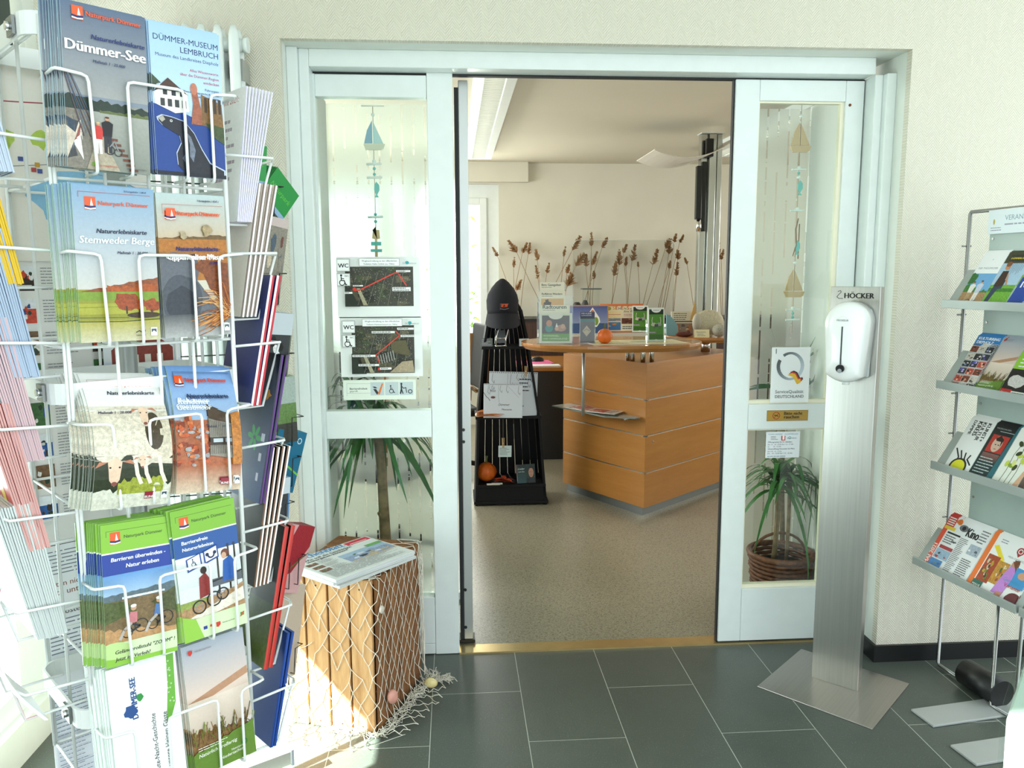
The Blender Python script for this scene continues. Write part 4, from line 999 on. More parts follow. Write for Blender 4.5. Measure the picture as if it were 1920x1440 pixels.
def reeds():
    S = .2552
    D = [(165,240,208,315,275,515,25),(278,182,350,290,450,500,60),(332,310,325,400,320,560,25),(430,205,390,290,325,640,35),(448,203,432,300,372,740,30),(485,252,500,345,515,520,40),(485,370,505,480,512,560,30),(590,355,568,440,558,540,30),(385,478,345,570,330,680,40),(708,232,695,320,665,600,25),(825,155,755,275,628,520,60),(855,285,780,390,690,600,80),(895,122,897,245,890,560,35),(1020,168,975,255,890,520,40),(945,260,900,385,880,560,40),(735,368,715,440,695,620,35),(760,430,720,540,690,640,80),(860,285,855,390,872,560,40),(915,415,915,485,912,570,30),(1105,250,1100,380,1050,640,55),(1160,220,1130,290,1155,680,35),(1225,208,1195,350,1165,680,50),(1155,310,1150,390,1160,680,30),(1080,335,1060,460,1040,660,45),(1240,352,1240,395,1250,680,15),(1390,250,1345,385,1275,680,60),(1480,180,1440,260,1300,680,60),(1520,140,1505,215,1430,640,30),(1580,150,1545,215,1450,640,25),(1470,200,1465,300,1400,700,60),(1530,262,1530,340,1505,680,45),(1480,340,1465,410,1390,700,30),(1535,345,1520,460,1500,700,40),(1580,320,1600,375,1640,640,20),(1820,170,1835,350,1850,700,50),(1870,250,1850,340,1862,720,25)]
    RE = []
    BR = mat('dry_reed_brown', '#85613a', .8, noise=.3, nscale=120); ST = mat('dry_reed_stalk', '#8a6a3c', .7)
    for i, (tx, ty, bx, by, sx, sy, w) in enumerate(D):
        R = random.Random(i); Y = 7.44 - .02 * (i % 3)
        P = lambda x, y: atY(880 + x * S, 400 + y * S, Y)
        tip, base, foot = P(tx, ty), P(bx, by), P(sx, sy)
        foot.z = max(1.025, foot.z - .0)
        if foot.z > 1.03:
            k = (foot.z - 1.023); d = (foot - base).normalized()
            if d.z < -.3: foot = foot + d * (k / -d.z)
        org = Vector((foot.x, Y, foot.z))
        t = empty('dried_reed', org, 0, None, 'dried reed', 'dried reeds along the back wall')
        a = Vector(base) - org; b_ = Vector(tip) - org; mid = a * .5 + Vector((R.uniform(-.012, .012), 0, 0))
        MB().tube([(0, 0, 0), mid, a, a.lerp(b_, .7)], [.0028, .0024, .002, .0015], 5).build('stalk', ST, t)
        q = MB(); ax = (b_ - a); ln = ax.length; ax.normalize(); wd = w * S * 7.44 / 1509 * .5
        side = Vector((ax.z, 0, -ax.x))
        for k in range(52):
            f = R.random(); sgn = R.choice((-1, 1)); p = a + ax * ln * f * .85
            ww = wd * (1 - f * .7) * R.uniform(.7, 1.4)
            d = (ax * R.uniform(.6, 1.4) + side * sgn * R.uniform(.2, 1.1) + Vector((0, R.uniform(-.5, .2), 0))).normalized()
            L_ = ww * R.uniform(1.0, 1.9)
            q.leaf(p, d, side.cross(d) + Vector((0, .4, 0)) + side * .6, L_, .0115, .12, 3)
        q.build('plume', BR, t)
        RE.append((tip.x, t))
    RE.sort(key=lambda q: q[0]); n = len(RE)
    for i, (x, t) in enumerate(RE):
        t['label'] = 'brown dried reed along the back wall, ' + (_ordinal(i + 1) + ' from the left' if i < n // 2 else _ordinal(n - i) + ' from the right')
def _ordinal(n):
    return 'first second third fourth fifth sixth seventh eighth ninth tenth eleventh twelfth thirteenth fourteenth fifteenth sixteenth seventeenth eighteenth nineteenth twentieth'.split()[n - 1]
reeds()

def garden():
    b = MB(); R = random.Random(4)
    for k in range(900):
        c = Vector((R.gauss(-.2, .7), R.gauss(0, .3), abs(R.gauss(1.2, .6))))
        b.leaf(c, (R.uniform(-1, 1), R.uniform(-1, 1), R.uniform(-.6, 1)), (R.uniform(-1, 1), R.uniform(-1, 1), .3), .09, .025, .2, 2)
    b.tube([(-.2, 0, 0), (-.15, 0, .8), (-.2, .05, 1.6)], [.04, .03, .01], 6)
    o = b.build('garden_shrub', mat('shrub_foliage', '#8fb53a', .6, noise=.4, nscale=8)); o.location = (0.3, 9.2, -.02)  # yellow-green leaf colour mottled by noise
    tag(o, 'green garden shrub outside the office window', 'shrub')
    struct('ground_outside', MB().box(-6, 8, 7.72, 14, -.12, -.02), mat('pale_paving', '#d8d8cc', .8))
garden()

# ---------------------------------------------------------------- covers of the printed pieces
def np_logo(A, x, y, s=.13, name=True, tc='#e2592a', tx=None, tw=.56, bold=.02, rot=0):
    k = A.w / A.h
    A.rect(x, y, x + s, y + s * k * 1.25, '#e2592a')
    A.poly([(x + s * .5, y + s * k * .4), (x + s * .62, y + s * k * 1.1), (x + s * .78, y + s * k * .4)], '#ffffff')
    A.poly([(x, y + s * k * .22), (x, y + s * k * .42), (x + s * .5, y + s * k * .34), (x + s, y + s * k * .42), (x + s, y + s * k * .22), (x + s * .5, y + s * k * .14)], '#1c2a5e')
    A.poly([(x, y + s * k * .1), (x, y + s * k * .22), (x + s * .5, y + s * k * .14), (x + s, y + s * k * .22), (x + s, y + s * k * .1), (x + s * .5, y + s * k * .02)], '#ffffff')
    if name: A.text('Naturpark Dümmer', (x + s + .035) if tx is None else tx, y + s * k * .5, tw, tc, bold)
def frame_line(A, y=.955, c='#b0503a'): A.line([(.07, y - .035), (.07, y), (.95, y)], .005, c)
def lgln(A, x=.88, y=.045):
    A.rect(x, y, x + .085, y + .055, '#e9ece6'); A.rect(x + .01, y + .02, x + .075, y + .045, '#44525e'); A.poly([(x + .01, y + .02), (x + .04, y + .035), (x + .075, y + .02)], '#e9ece6')

def a_see():
    A = Art(.105, .21, '#7d8794', .05, 1); A.grad(0, .45, 1, 1, '#9a9b98', '#56677f', .06); A.rect(0, 0, 1, .42, '#8b8d84', .12)
    A.grad(.28, .0, 1, .40, '#7f8378', '#a0a29a', .08)
    A.ridge(0, 1, .36, .445, .012, 24, '#26342a', .3, .41); A.ridge(.4, 1, .355, .375, .008, 20, '#5f6a3a', .3)
    A.rect(0, 0, .3, .36, '#7a7468', .35)
    for k in range(14): A.poly([(A.R.uniform(-.05, .2), A.R.uniform(.05, .34)) for _ in range(4)], ['#e6e2da', '#8a4a40', '#5a6a7a', '#c8bba8', '#3a3c40'][k % 5], .3)
    for (x0, x1) in ((.02, .28), (.06, .36), (.0, .2)): A.line([(x0, .58), (x1, .2)], .014, '#4a4048'); A.line([(x0 + .03, .56), (x1 + .03, .22)], .006, '#3f6486')
    A.poly([(.22, .0), (.62, .0), (.52, .10), (.46, .2), (.36, .22), (.30, .12)], '#a79c86', .25)
    for k in range(7): A.rect(.52 + k * .035, .19 - k * .03, .60 + k * .04, .205 - k * .03, '#6b3c2a', .2)
    A.person(.37, .10, .20, '#c8362e', '#e9e7e2', hair='#cdb68c'); A.person(.48, .11, .23, '#16181c', '#2a2c33')
    A.ring(.5, .13, .06, .012, '#2a2a2c'); A.ring(.6, .12, .05, .01, '#2a2a2c'); A.line([(.5, .15), (.56, .19), (.6, .13)], .012, '#8a8c90')
    A.line([(.12, .965), (.95, .93)], .004, '#a8402e'); np_logo(A, .12, .895, .13, True, '#e2592a', .28, .66)
    A.text('Naturerlebniskarte', .97, .795, .64, '#1f2c6a', .02, it=.2, al='R'); A.text('Dümmer-See', .03, .71, .95, '#f4f4ef', .03)
    A.text('Maßstab 1 : 25.000', .34, .655, .38, '#26305e', .015, it=.2)
    A.rect(.28, .02, .36, .045, '#6a9a2e'); A.text('DÜMMER REGION', .37, .022, .22, '#c84a3a'); A.text('NIEDER SACHSEN', .70, .02, .24, '#55585c')
    return A
def a_museum():
    A = Art(.10, .205, '#a9c8e2', .03, 2); A.grad(0, .45, 1, 1, '#b9d2e6', '#9fc0de', .03)
    A.text('DÜMMER-MUSEUM', .97, .89, .92, '#23345e', .006, al='R'); A.text('LEMBRUCH', .97, .83, .55, '#23345e', .006, al='R'); A.text('Museum des Landkreises Diepholz', .97, .785, .90, '#23345e', al='R')
    A.text('Alles Wissenswerte', .96, .715, .42, '#b3343c', .006, al='R'); A.text('über die Dümmer-Region', .96, .68, .56, '#b3343c', .006, al='R'); A.text('entdecken', .96, .645, .23, '#b3343c', .006, al='R')
    for i, t in enumerate(('Führungen', 'Museumspädagogische Angebote', 'Sonderausstellungen', 'Aktionen', 'Workshops')): A.text(t, .95, .598 - i * .026, (.2, .52, .33, .16, .19)[i], '#2a3a5e', al='R')
    A.poly([(0, 0), (1, 0), (1, .33), (.7, .38), (.35, .44), (0, .47)], '#1d3f86', .1)
    A.poly([(.02, .47), (.02, .54), (.1, .60), (.48, .57), (.5, .44), (.3, .42)], '#ece9e2', .1); A.poly([(0, .545), (.22, .65), (.5, .55), (.42, .565), (.08, .565)], '#4a3328', .3)
    A.poly([(0, .54), (.06, .6), (.12, .61), (.0, .66)], '#3c4a34', .4)
    for k in range(3): A.rect(.14 + k * .12, .535, .2 + k * .12, .575, '#2f3336'); 
    for k in range(4): A.rect(.1 + k * .1, .46, .16 + k * .1, .51, '#3a3c3c')
    A.poly([(.52, .36), (.56, .5), (.54, .60), (.58, .63), (.62, .60), (.66, .5), (.72, .36)], '#9a5a42', .35); A.ell(.58, .6, .05, .04, '#b8735a', .2)
    A.poly([(.68, .36), (.68, .57), (.98, .52), (1, .34)], '#7d5c34', .4)
    for k in range(4): A.rect(.72 + k * .07, .45, .76 + k * .07, .55, '#3e3024')
    A.poly([(.72, .38), (1, .36), (1, .24), (.86, .28)], '#3f4e2c', .4)
    SL = [(.05, .375), (.12, .395), (.25, .388), (.42, .368), (.55, .295), (.65, .19), (.76, .10), (.97, .055), (.97, .02), (.4, .02), (.3, .07), (.29, .15), (.36, .22), (.34, .27), (.22, .30), (.12, .325), (.06, .355)]
    A.poly([((x - .5) * 1.05 + .5, y + .006) for x, y in SL], '#b9c2d4', .1); A.poly(SL, '#20232b', .35)
    A.poly([(.44, .30), (.5, .27), (.56, .18), (.52, .1), (.47, .14), (.48, .22)], '#6a7280', .4); A.poly([(.36, .12), (.42, .16), (.42, .08)], '#555c68', .3); A.poly([(.05, .375), (.12, .392), (.15, .37), (.1, .35)], '#a8a294', .2); A.ell(.23, .365, .018, None, '#e4e4e0'); A.ell(.23, .365, .01, None, '#0a0a0c')
    A.rect(0, 0, 1, .025, '#141a24', .5)
    return A
def a_stem():
    A = Art(.105, .21, '#8fa9bd', .04, 3); A.grad(0, .3, 1, 1, '#c9c6bd', '#7fa0bc', .06)
    A.rect(0, 0, 1, .34, '#8d8d2e', .12); A.ridge(0, 1, .3, .325, .006, 16, '#8a4a26', .45, .42); A.ridge(.35, 1, .29, .36, .012, 16, '#a3501c', .5, .37)
    A.rect(0, .27, 1, .325, '#78932e', .15); A.rect(0, .18, 1, .25, '#a3a238', .12); A.grad(0, 0, 1, .14, '#c3bfa0', '#a8a03a', .15)
    A.line([(0, .135), (.5, .13), (1, .14)], .014, '#3e4a1c', .4); A.line([(0, .16), (.6, .155)], .008, '#4a5424', .3); A.line([(0, .225), (1, .23)], .006, '#5d7a24', .3)
    for x, y, r in ((.58, .26, .14), (.74, .24, .08), (.90, .235, .10)): A.ell(x, y, r, r * .45, '#96431a', .55, 16, .22); A.rect(x - .01, y - .08, x + .01, y - .03, '#3a2a1c')
    A.ell(.8, .17, .22, .02, '#3c2c14', .4)
    frame_line(A); np_logo(A, .14, .845, .13, True, '#d95a30', .30, .62)
    A.text('Schutzgebühr: 1,00 €', .62, .968, .28, '#1f2c5a', .01, it=.2)
    A.text('Naturerlebniskarte', .26, .70, .62, '#1b2340', .02, it=.2); A.text('Stemweder Berge', .05, .635, .92, '#dfe4e2', .025, it=.15); A.text('Maßstab 1 : 20.000', .50, .57, .38, '#1b2340', .015, it=.2)
    lgln(A, .87, .03); A.line([(.68, .055), (.72, .065), (.76, .055), (.80, .065)], .01, '#26303a'); A.text('DIEPHOLZ', .68, .03, .12, '#26303a')
    return A
def a_moor():
    A = Art(.10, .205, '#c9c3b0', .05, 4); A.grad(0, .6, 1, 1, '#c4a57e', '#aebfbe', .06)
    A.ridge(0, 1, .66, .70, .008, 20, '#6a5028', .4, .72); A.rect(0, .4, 1, .69, '#a86a26', .35)
    A.poly([(0, .58), (.12, .6), (.25, .60), (.42, .58), (.55, .54), (.56, .47), (.52, .40), (.62, .33), (.75, .25), (.9, .12), (.6, .02), (0, .05)], '#5d6168', .2); A.ell(.28, .27, .30, .17, '#474c54', .25, 20, .06); A.ell(.28, .23, .24, .13, '#31363d', .3, 20, .08); A.ridge(0, .5, .575, .60, .008, 12, '#9a6a34', .4); A.grad(0, 0, 1, .16, '#a6a7a4', '#4a4d50', .15)
    A.poly([(1, .52), (.62, .55), (.45, .5), (.62, .44), (.7, .34), (1, .2)], '#7a3f18', .6); A.poly([(.3, .56), (.5, .59), (.6, .55), (.4, .54)], '#4a2c18', .5)
    for k in range(70):
        a = RAD(A.R.uniform(100, 205)); l = A.R.uniform(.2, .55); x0, y0 = .97 + A.R.uniform(-.06, .03), .17 + A.R.uniform(-.05, .05)
        A.line([(x0, y0), (x0 + l * cos(a) * .6, y0 + l * .35 * sin(a) - .02), (x0 + l * cos(a), y0 + l * .5 * sin(a) * .8 - .05 * abs(cos(a)))], .009, ['#b0601c', '#d0883a', '#8a4514', '#e0a860'][k % 4], .2)
    A.ell(.35, .72, .045, .03, '#a89878', .4, 12, .3); A.ell(.70, .75, .07, .04, '#a08c68', .4, 12, .3)
    A.line([(.07, .86), (.07, .925), (.95, .925)], .005, '#b0503a'); np_logo(A, .12, .82, .13, True, '#d95a30', .27, .64)
    A.text('Schutzgebühr: 1,00 €', .60, .95, .30, '#1f2c5a', .01, it=.2)
    A.text('Naturerlebniskarte', .25, .605, .62, '#2c2c68', .02, it=.15); A.text('Oppenweher Moor', .1, .545, .84, '#fbfbf6', .03); A.text('20.000', .72, .51, .14, '#2c2c68', .01, it=.2)
    lgln(A, .87, .03); A.line([(.66, .06), (.70, .07), (.74, .06)], .01, '#26303a')
    return A
def a_sheep():
    A = Art(.105, .21, '#eceae4', .03, 5); A.grad(0, .7, 1, 1, '#e6e3dc', '#f6f6f4', .02); A.rect(0, 0, 1, .74, '#d9d2c2', .1)
    A.poly([(0, .70), (.4, .74), (1, .72), (1, .3), (0, .35)], '#cfc6b2', .35)
    A.rect(0, .0, 1, .38, '#2c3420', .4); A.ridge(0, 1, 0, .12, .02, 24, '#d6d6c4', .25, .16); A.ridge(.3, .9, .1, .2, .02, 16, '#98a03c', .5, .2)
    A.ell(.2, .5, .3, .17, '#d8cfbb', .35, 20, .06); A.ell(.66, .50, .27, .2, '#d6ccb8', .4, 20, .07); A.ell(.9, .48, .14, .16, '#c9bfa8', .4, 16, .08)
    A.ell(.78, .55, .12, .14, '#4a3f2e', .4)
    for x in (.5, .62, .82): A.line([(x, .36), (x + .04, .24), (x + .1, .17)], .05, '#e6dccb', .1)
    for x, y, k in ((.25, .27, 1.3), (.68, .67, .9), (.6, .33, .6)):
        A.poly([(x - .07 * k, y + .05 * k), (x - .05 * k, y - .05 * k), (x, y - .085 * k), (x + .05 * k, y - .05 * k), (x + .07 * k, y + .05 * k), (x, y + .075 * k)], '#e2c3a8', .12)
        A.poly([(x - .07 * k, y + .05 * k), (x - .2 * k, y + .02 * k), (x - .15 * k, y + .055 * k)], '#b9795c', .1); A.poly([(x + .07 * k, y + .05 * k), (x + .2 * k, y + .03 * k), (x + .15 * k, y + .06 * k)], '#b9795c', .1)
        A.ell(x, y - .07 * k, .03 * k, .012 * k, '#8a4d46'); A.ell(x - .045 * k, y + .02 * k, .01 * k, None, '#2a1d18'); A.ell(x + .045 * k, y + .02 * k, .01 * k, None, '#2a1d18')
    A.text('Naturpark Dümmer', .38, .895, .54, '#d95a30', .015); A.text('Naturerlebniskarte', .28, .83, .62, '#22284a', .02, it=.2); A.text('Maßstab 1 : 20.000', .10, .685, .42, '#22284a', .015, it=.2)
    A.line([(.08, .9), (.08, .95), (.95, .95)], .004, '#b0503a')
    A.rect(.66, .055, .8, .105, '#8e2a38', .0); A.text('BUND', .665, .06, .13, '#eceae4', .02); lgln(A, .88, .05)
    return A
def a_geest():
    A = Art(.10, .205, '#8aa9cf', .04, 6); A.grad(0, .5, 1, 1, '#9fb6cf', '#6f97cc', .05)
    A.rect(0, .0, 1, .56, '#a9603c', .35); A.grad(0, 0, 1, .2, '#cfbda4', '#a8623e', .2)
    for k in range(60): A.ell(A.R.uniform(0, .5), A.R.uniform(.2, .58), A.R.uniform(.02, .06), A.R.uniform(.01, .03), ['#c05a30', '#8a3a20', '#cf7a4a', '#a3a0a0'][k % 4], .4, 7, .3)
    A.poly([(.5, .68), (.95, .58), (1, .56), (1, .5), (.5, .58)], '#4a3a2a', .3)
    A.poly([(.5, .42), (.5, .57), (.9, .52), (.95, .38)], '#8a8478', .2); A.poly([(.5, .28), (.5, .38), (.95, .34), (.98, .24)], '#8a8478', .2)
    for k in range(16): A.line([(.51 + k * .028, .43), (.51 + k * .028, .56 - k * .003)], .007, '#5a544a'); A.line([(.51 + k * .028, .29), (.51 + k * .028, .37)], .007, '#5a544a')
    A.rect(.5, .36, .95, .42, '#3a2e24', .2); A.rect(.55, .38, .7, .41, '#b9c6cc'); A.rect(.74, .38, .84, .41, '#8a9aa4')
    A.poly([(.85, .2), (.85, .6), (1, .62), (1, .2)], '#b8742e', .5)
    A.line([(.07, .9), (.07, .95), (.95, .95)], .005, '#3a4a6a'); np_logo(A, .07, .84, .13, True, '#c84a3a', .24, .64)
    A.text('Naturerlebniskarte', .22, .735, .64, '#1c2a54', .02, it=.2); A.text('Rehdener', .07, .69, .47, '#e6ebee', .02, it=.15); A.text('Geestmoor', .04, .645, .52, '#e6ebee', .02, it=.15); A.text('Maßstab 1 : 20.000', .46, .5, .36, '#22284a', .01, it=.2)
    A.rect(.66, .05, .8, .1, '#8e2a38'); A.text('BUND', .665, .055, .13, '#eceae4', .02); lgln(A, .88, .05)
    return A
def green_base(w, h, hd, bc, sd):
    A = Art(w, h, '#cfe0b4', .02, sd); A.rect(0, .80, 1, 1, hd); A.rect(0, .79, 1, .80, '#f2f4ee'); A.rect(0, .64, 1, .79, bc)
    A.line([(.07, .91), (.07, .95), (.95, .95)], .005, '#3d5a22'); np_logo(A, .12, .855, .14, True, '#2f4a26', .31, .54, .01)
    return A
def a_barr():
    A = green_base(.10, .205, '#86ba3c', '#233f94', 7)
    A.text('Barrieren überwinden -', .12, .735, .76, '#f4f6fa', .02, it=.15); A.text('Natur erleben', .32, .68, .46, '#f4f6fa', .02, it=.15)
    A.grad(0, .48, 1, .64, '#a8c4dc', '#5f93c8', .04); A.ridge(0, 1, .44, .50, .006, 18, '#5a6a72', .3, .52); A.rect(.25, .46, .85, .475, '#e4e8ea', .5)
    A.rect(0, .16, 1, .455, '#76603e', .4); A.poly([(0, .46), (.3, .44), (.45, .36), (0, .3)], '#4f5a2c', .5); A.poly([(.65, .40), (1, .48), (1, .3), (.8, .33)], '#4a4f2a', .5); A.ridge(0, 1, .14, .26, .012, 16, '#b98e5e', .3, .2)
    for x, y, c in ((.38, .27, '#c87a80'), (.74, .29, '#5a7fb4')):
        A.ring(x + .12, y - .02, .10, .014, '#1e2022'); A.ring(x - .08, y - .05, .08, .014, '#1e2022'); A.line([(x, y), (x + .1, y - .02), (x - .02, y - .05)], .03, '#26282c')
        A.poly([(x - .06, y + .01), (x + .06, y + .01), (x + .07, y + .085), (x - .03, y + .09)], c, .15); A.ell(x + .02, y + .115, .04, None, '#c99a78'); A.ell(x + .02, y + .13, .042, .012, '#e8e6e0'); A.line([(x - .02, y + .01), (x - .12, y - .03), (x - .18, y - .09)], .04, '#b8b0a8', .1)
    A.rect(0, 0, 1, .16, '#cfe0b4', .02); A.ell(.1, .1, .26, .07, '#b7d28a'); A.poly([(0, 0), (1, 0), (1, .03), (.3, .035), (0, .06)], '#86ba3c')
    A.text('Geländerollstuhl "ZOOM" !', .12, .085, .84, '#262c24', .02, it=.2); A.text('Jetzt im Verleih!', .12, .035, .48, '#262c24', .02, it=.2)
    return A
def a_frei():
    A = green_base(.10, .205, '#7fb33a', '#2a5596', 8)
    A.text('Barrierefreie', .12, .735, .40, '#f4f6fa', .02, it=.05); A.text('Naturerlebnisse', .12, .685, .48, '#f4f6fa', .02, it=.05)
    A.rect(0, .18, 1, .64, '#d6dadb', .1); A.grad(0, .4, 1, .64, '#cdd3d2', '#e8ecec', .05)
    for x in (.8, .9, .62): A.line([(x, .3), (x + .02, .66)], .03, '#3a342c', .3)
    A.rect(0, .2, .5, .3, '#8a9a4a', .4); A.ridge(0, 1, .16, .24, .015, 18, '#a9845c', .4, .34); A.poly([(.1, .17), (1, .30), (1, .2), (.4, .15)], '#e4dccb', .2)
    A.rect(.5, .36, 1, .42, '#5a5f64', .2); A.line([(.5, .4), (1, .43)], .03, '#2a2c2e')
    A.poly([(.68, .38), (.72, .54), (.84, .57), (.92, .5), (.92, .38)], '#2a5ca8', .12); A.ell(.76, .595, .065, .035, '#6a3a28', .3); A.ell(.74, .58, .04, .025, '#caa084')
    A.poly([(.3, .3), (.32, .46), (.42, .49), (.5, .42), (.5, .32)], '#8a2f2c', .2); A.ell(.4, .51, .05, .028, '#3a2c28')
    for x, y, r in ((.28, .24, .11), (.52, .27, .12), (.66, .29, .1)): A.ring(x, y, r, .022, '#1e2022'); A.ring(x, y, r * .5, .01, '#8a8c90')
    for k, x in enumerate((.16, .43)):
        A.poly([(x, .52 + k * .03), (x + .23, .55 + k * .03), (x + .22, .65 + k * .03), (x - .01, .62 + k * .03)], '#24468e'); A.poly([(x + .02, .535 + k * .03), (x + .21, .56 + k * .03), (x + .2, .64 + k * .03), (x + .01, .615 + k * .03)], '#eef1f4')
    wheelchair(A, .26, .585, .09, '#1c2a4a'); A.ring(.54, .615, .06, .025, '#1c2a4a', t0=pi * .9, t1=2.1 * pi); A.ell(.48, .62, .028, None, '#1c2a4a'); A.ell(.6, .625, .028, None, '#1c2a4a')
    A.rect(0, 0, 1, .16, '#cfe0b4', .02); A.poly([(.0, 0), (.3, 0), (.2, .16), (.0, .2)], '#8fc046', .02)
    A.rect(.30, .06, .36, .085, '#2a3a8e'); A.ell(.42, .075, .02, None, '#d8542c'); A.poly([(.5, .05), (.5, .085), (.57, .085), (.57, .06), (.535, .045)], '#c8342c'); A.text('Niedersachsen', .6, .062, .2, '#444'); A.poly([(.9, .07), (.9, .1), (.96, .1), (.96, .075)], '#3a8a3a'); A.line([(.9, .07), (.96, .1)], .02, '#d8342c')
    return A
def a_nacht():
    A = Art(.10, .21, '#f1f3f0', 0, 9)
    A.poly([(.86, .98), (.97, .98), (.94, .62), (.80, .45), (.78, .5), (.84, .75)], '#6aa83c', .05)
    for k in range(14): A.ring(.87 + A.R.uniform(-.03, .05), .6 + .36 * A.R.random(), .012, .005, '#e6f0dc', 8)
    A.text('DÜMMER-SEE', .385, .60, .62, '#234a86', .03, rot=pi / 2, hs=1.1); A.ell(.29, .66, .09, .05, '#234a86', 0, 14, .2); A.ell(.43, .74, .05, .03, '#2f8a3e', 0, 12, .15)
    A.text('DÜMMER-SEE', .385, .60, .62, '#234a86', .03, rot=pi / 2, hs=1.1)
    A.text('Eine Gute-Nacht-Geschichte', .62, .06, 1.12, '#3a3d40', rot=pi / 2); A.text('für unsere kleinen Gäste', .79, .10, 1.0, '#3a3d40', rot=pi / 2)
    return A
def a_natur(w=.10, h=.21):
    A = Art(w, h, '#cfc8c2', .02, 10); A.grad(0, .5, 1, 1, '#e2c8b4', '#9fa9b6', .03); A.poly([(0, .56), (1, .70), (1, .64), (.4, .56), (0, .50)], '#b4886a', .12); A.grad(0, .3, 1, .56, '#c2b2a0', '#e2d2c2', .05)
    A.rect(0, 0, 1, .22, '#5f7f2c', .08); A.ridge(0, 1, .15, .34, .03, 30, '#7a5a34', .6, .26)
    for k in range(60): x = A.R.random(); y = .2 + .12 * A.R.random(); A.line([(x, y), (x + A.R.uniform(-.06, .08), y + A.R.uniform(.03, .12))], .012, ['#6a4526', '#8a6a34', '#4a3a20', '#6b7a2c'][k % 4], .3)
    A.ridge(0, 1, 0, .17, .01, 14, '#5f7f2c', .1, .27)
    A.text('Natürlich großartig', .08, .135, .62, '#f2f2e8', .004, it=.2, rot=.05); A.words(.08, .18, .6, .215, 2, '#e8ead8', .3); A.text('Naturparke', .6, .09, .22, '#f2f2e8', rot=.05); A.text('Niedersachsen', .42, .055, .4, '#f2f2e8', rot=.05); A.ring(.82, .12, .05, .02, '#2f6a2c')
    A.poly([(.09, .93), (.09, .96), (.15, .96), (.15, .94), (.12, .92)], '#c8342c'); A.text('Niedersachsen', .19, .935, .26, '#7a6a6a')
    return A
def wheelchair(A, x, y, s, c):
    k = A.w / A.h
    A.ring(x, y - s * .25 * k, s * .36, s * .1, c, 20, RAD(100), RAD(400)); A.ell(x - s * .1, y + s * .62 * k, s * .13, None, c, 0, 12)
    A.line([(x - s * .1, y + s * .45 * k), (x - s * .08, y + s * .02 * k), (x + s * .25, y), (x + s * .42, y - s * .5 * k), (x + s * .55, y - s * .45 * k)], s * .12, c); A.line([(x - s * .08, y + s * .25 * k), (x + s * .22, y + s * .22 * k)], s * .09, c)
def pictos(A, x0, y0, x1, y1, rows=('WC', 'wch')):
    pass
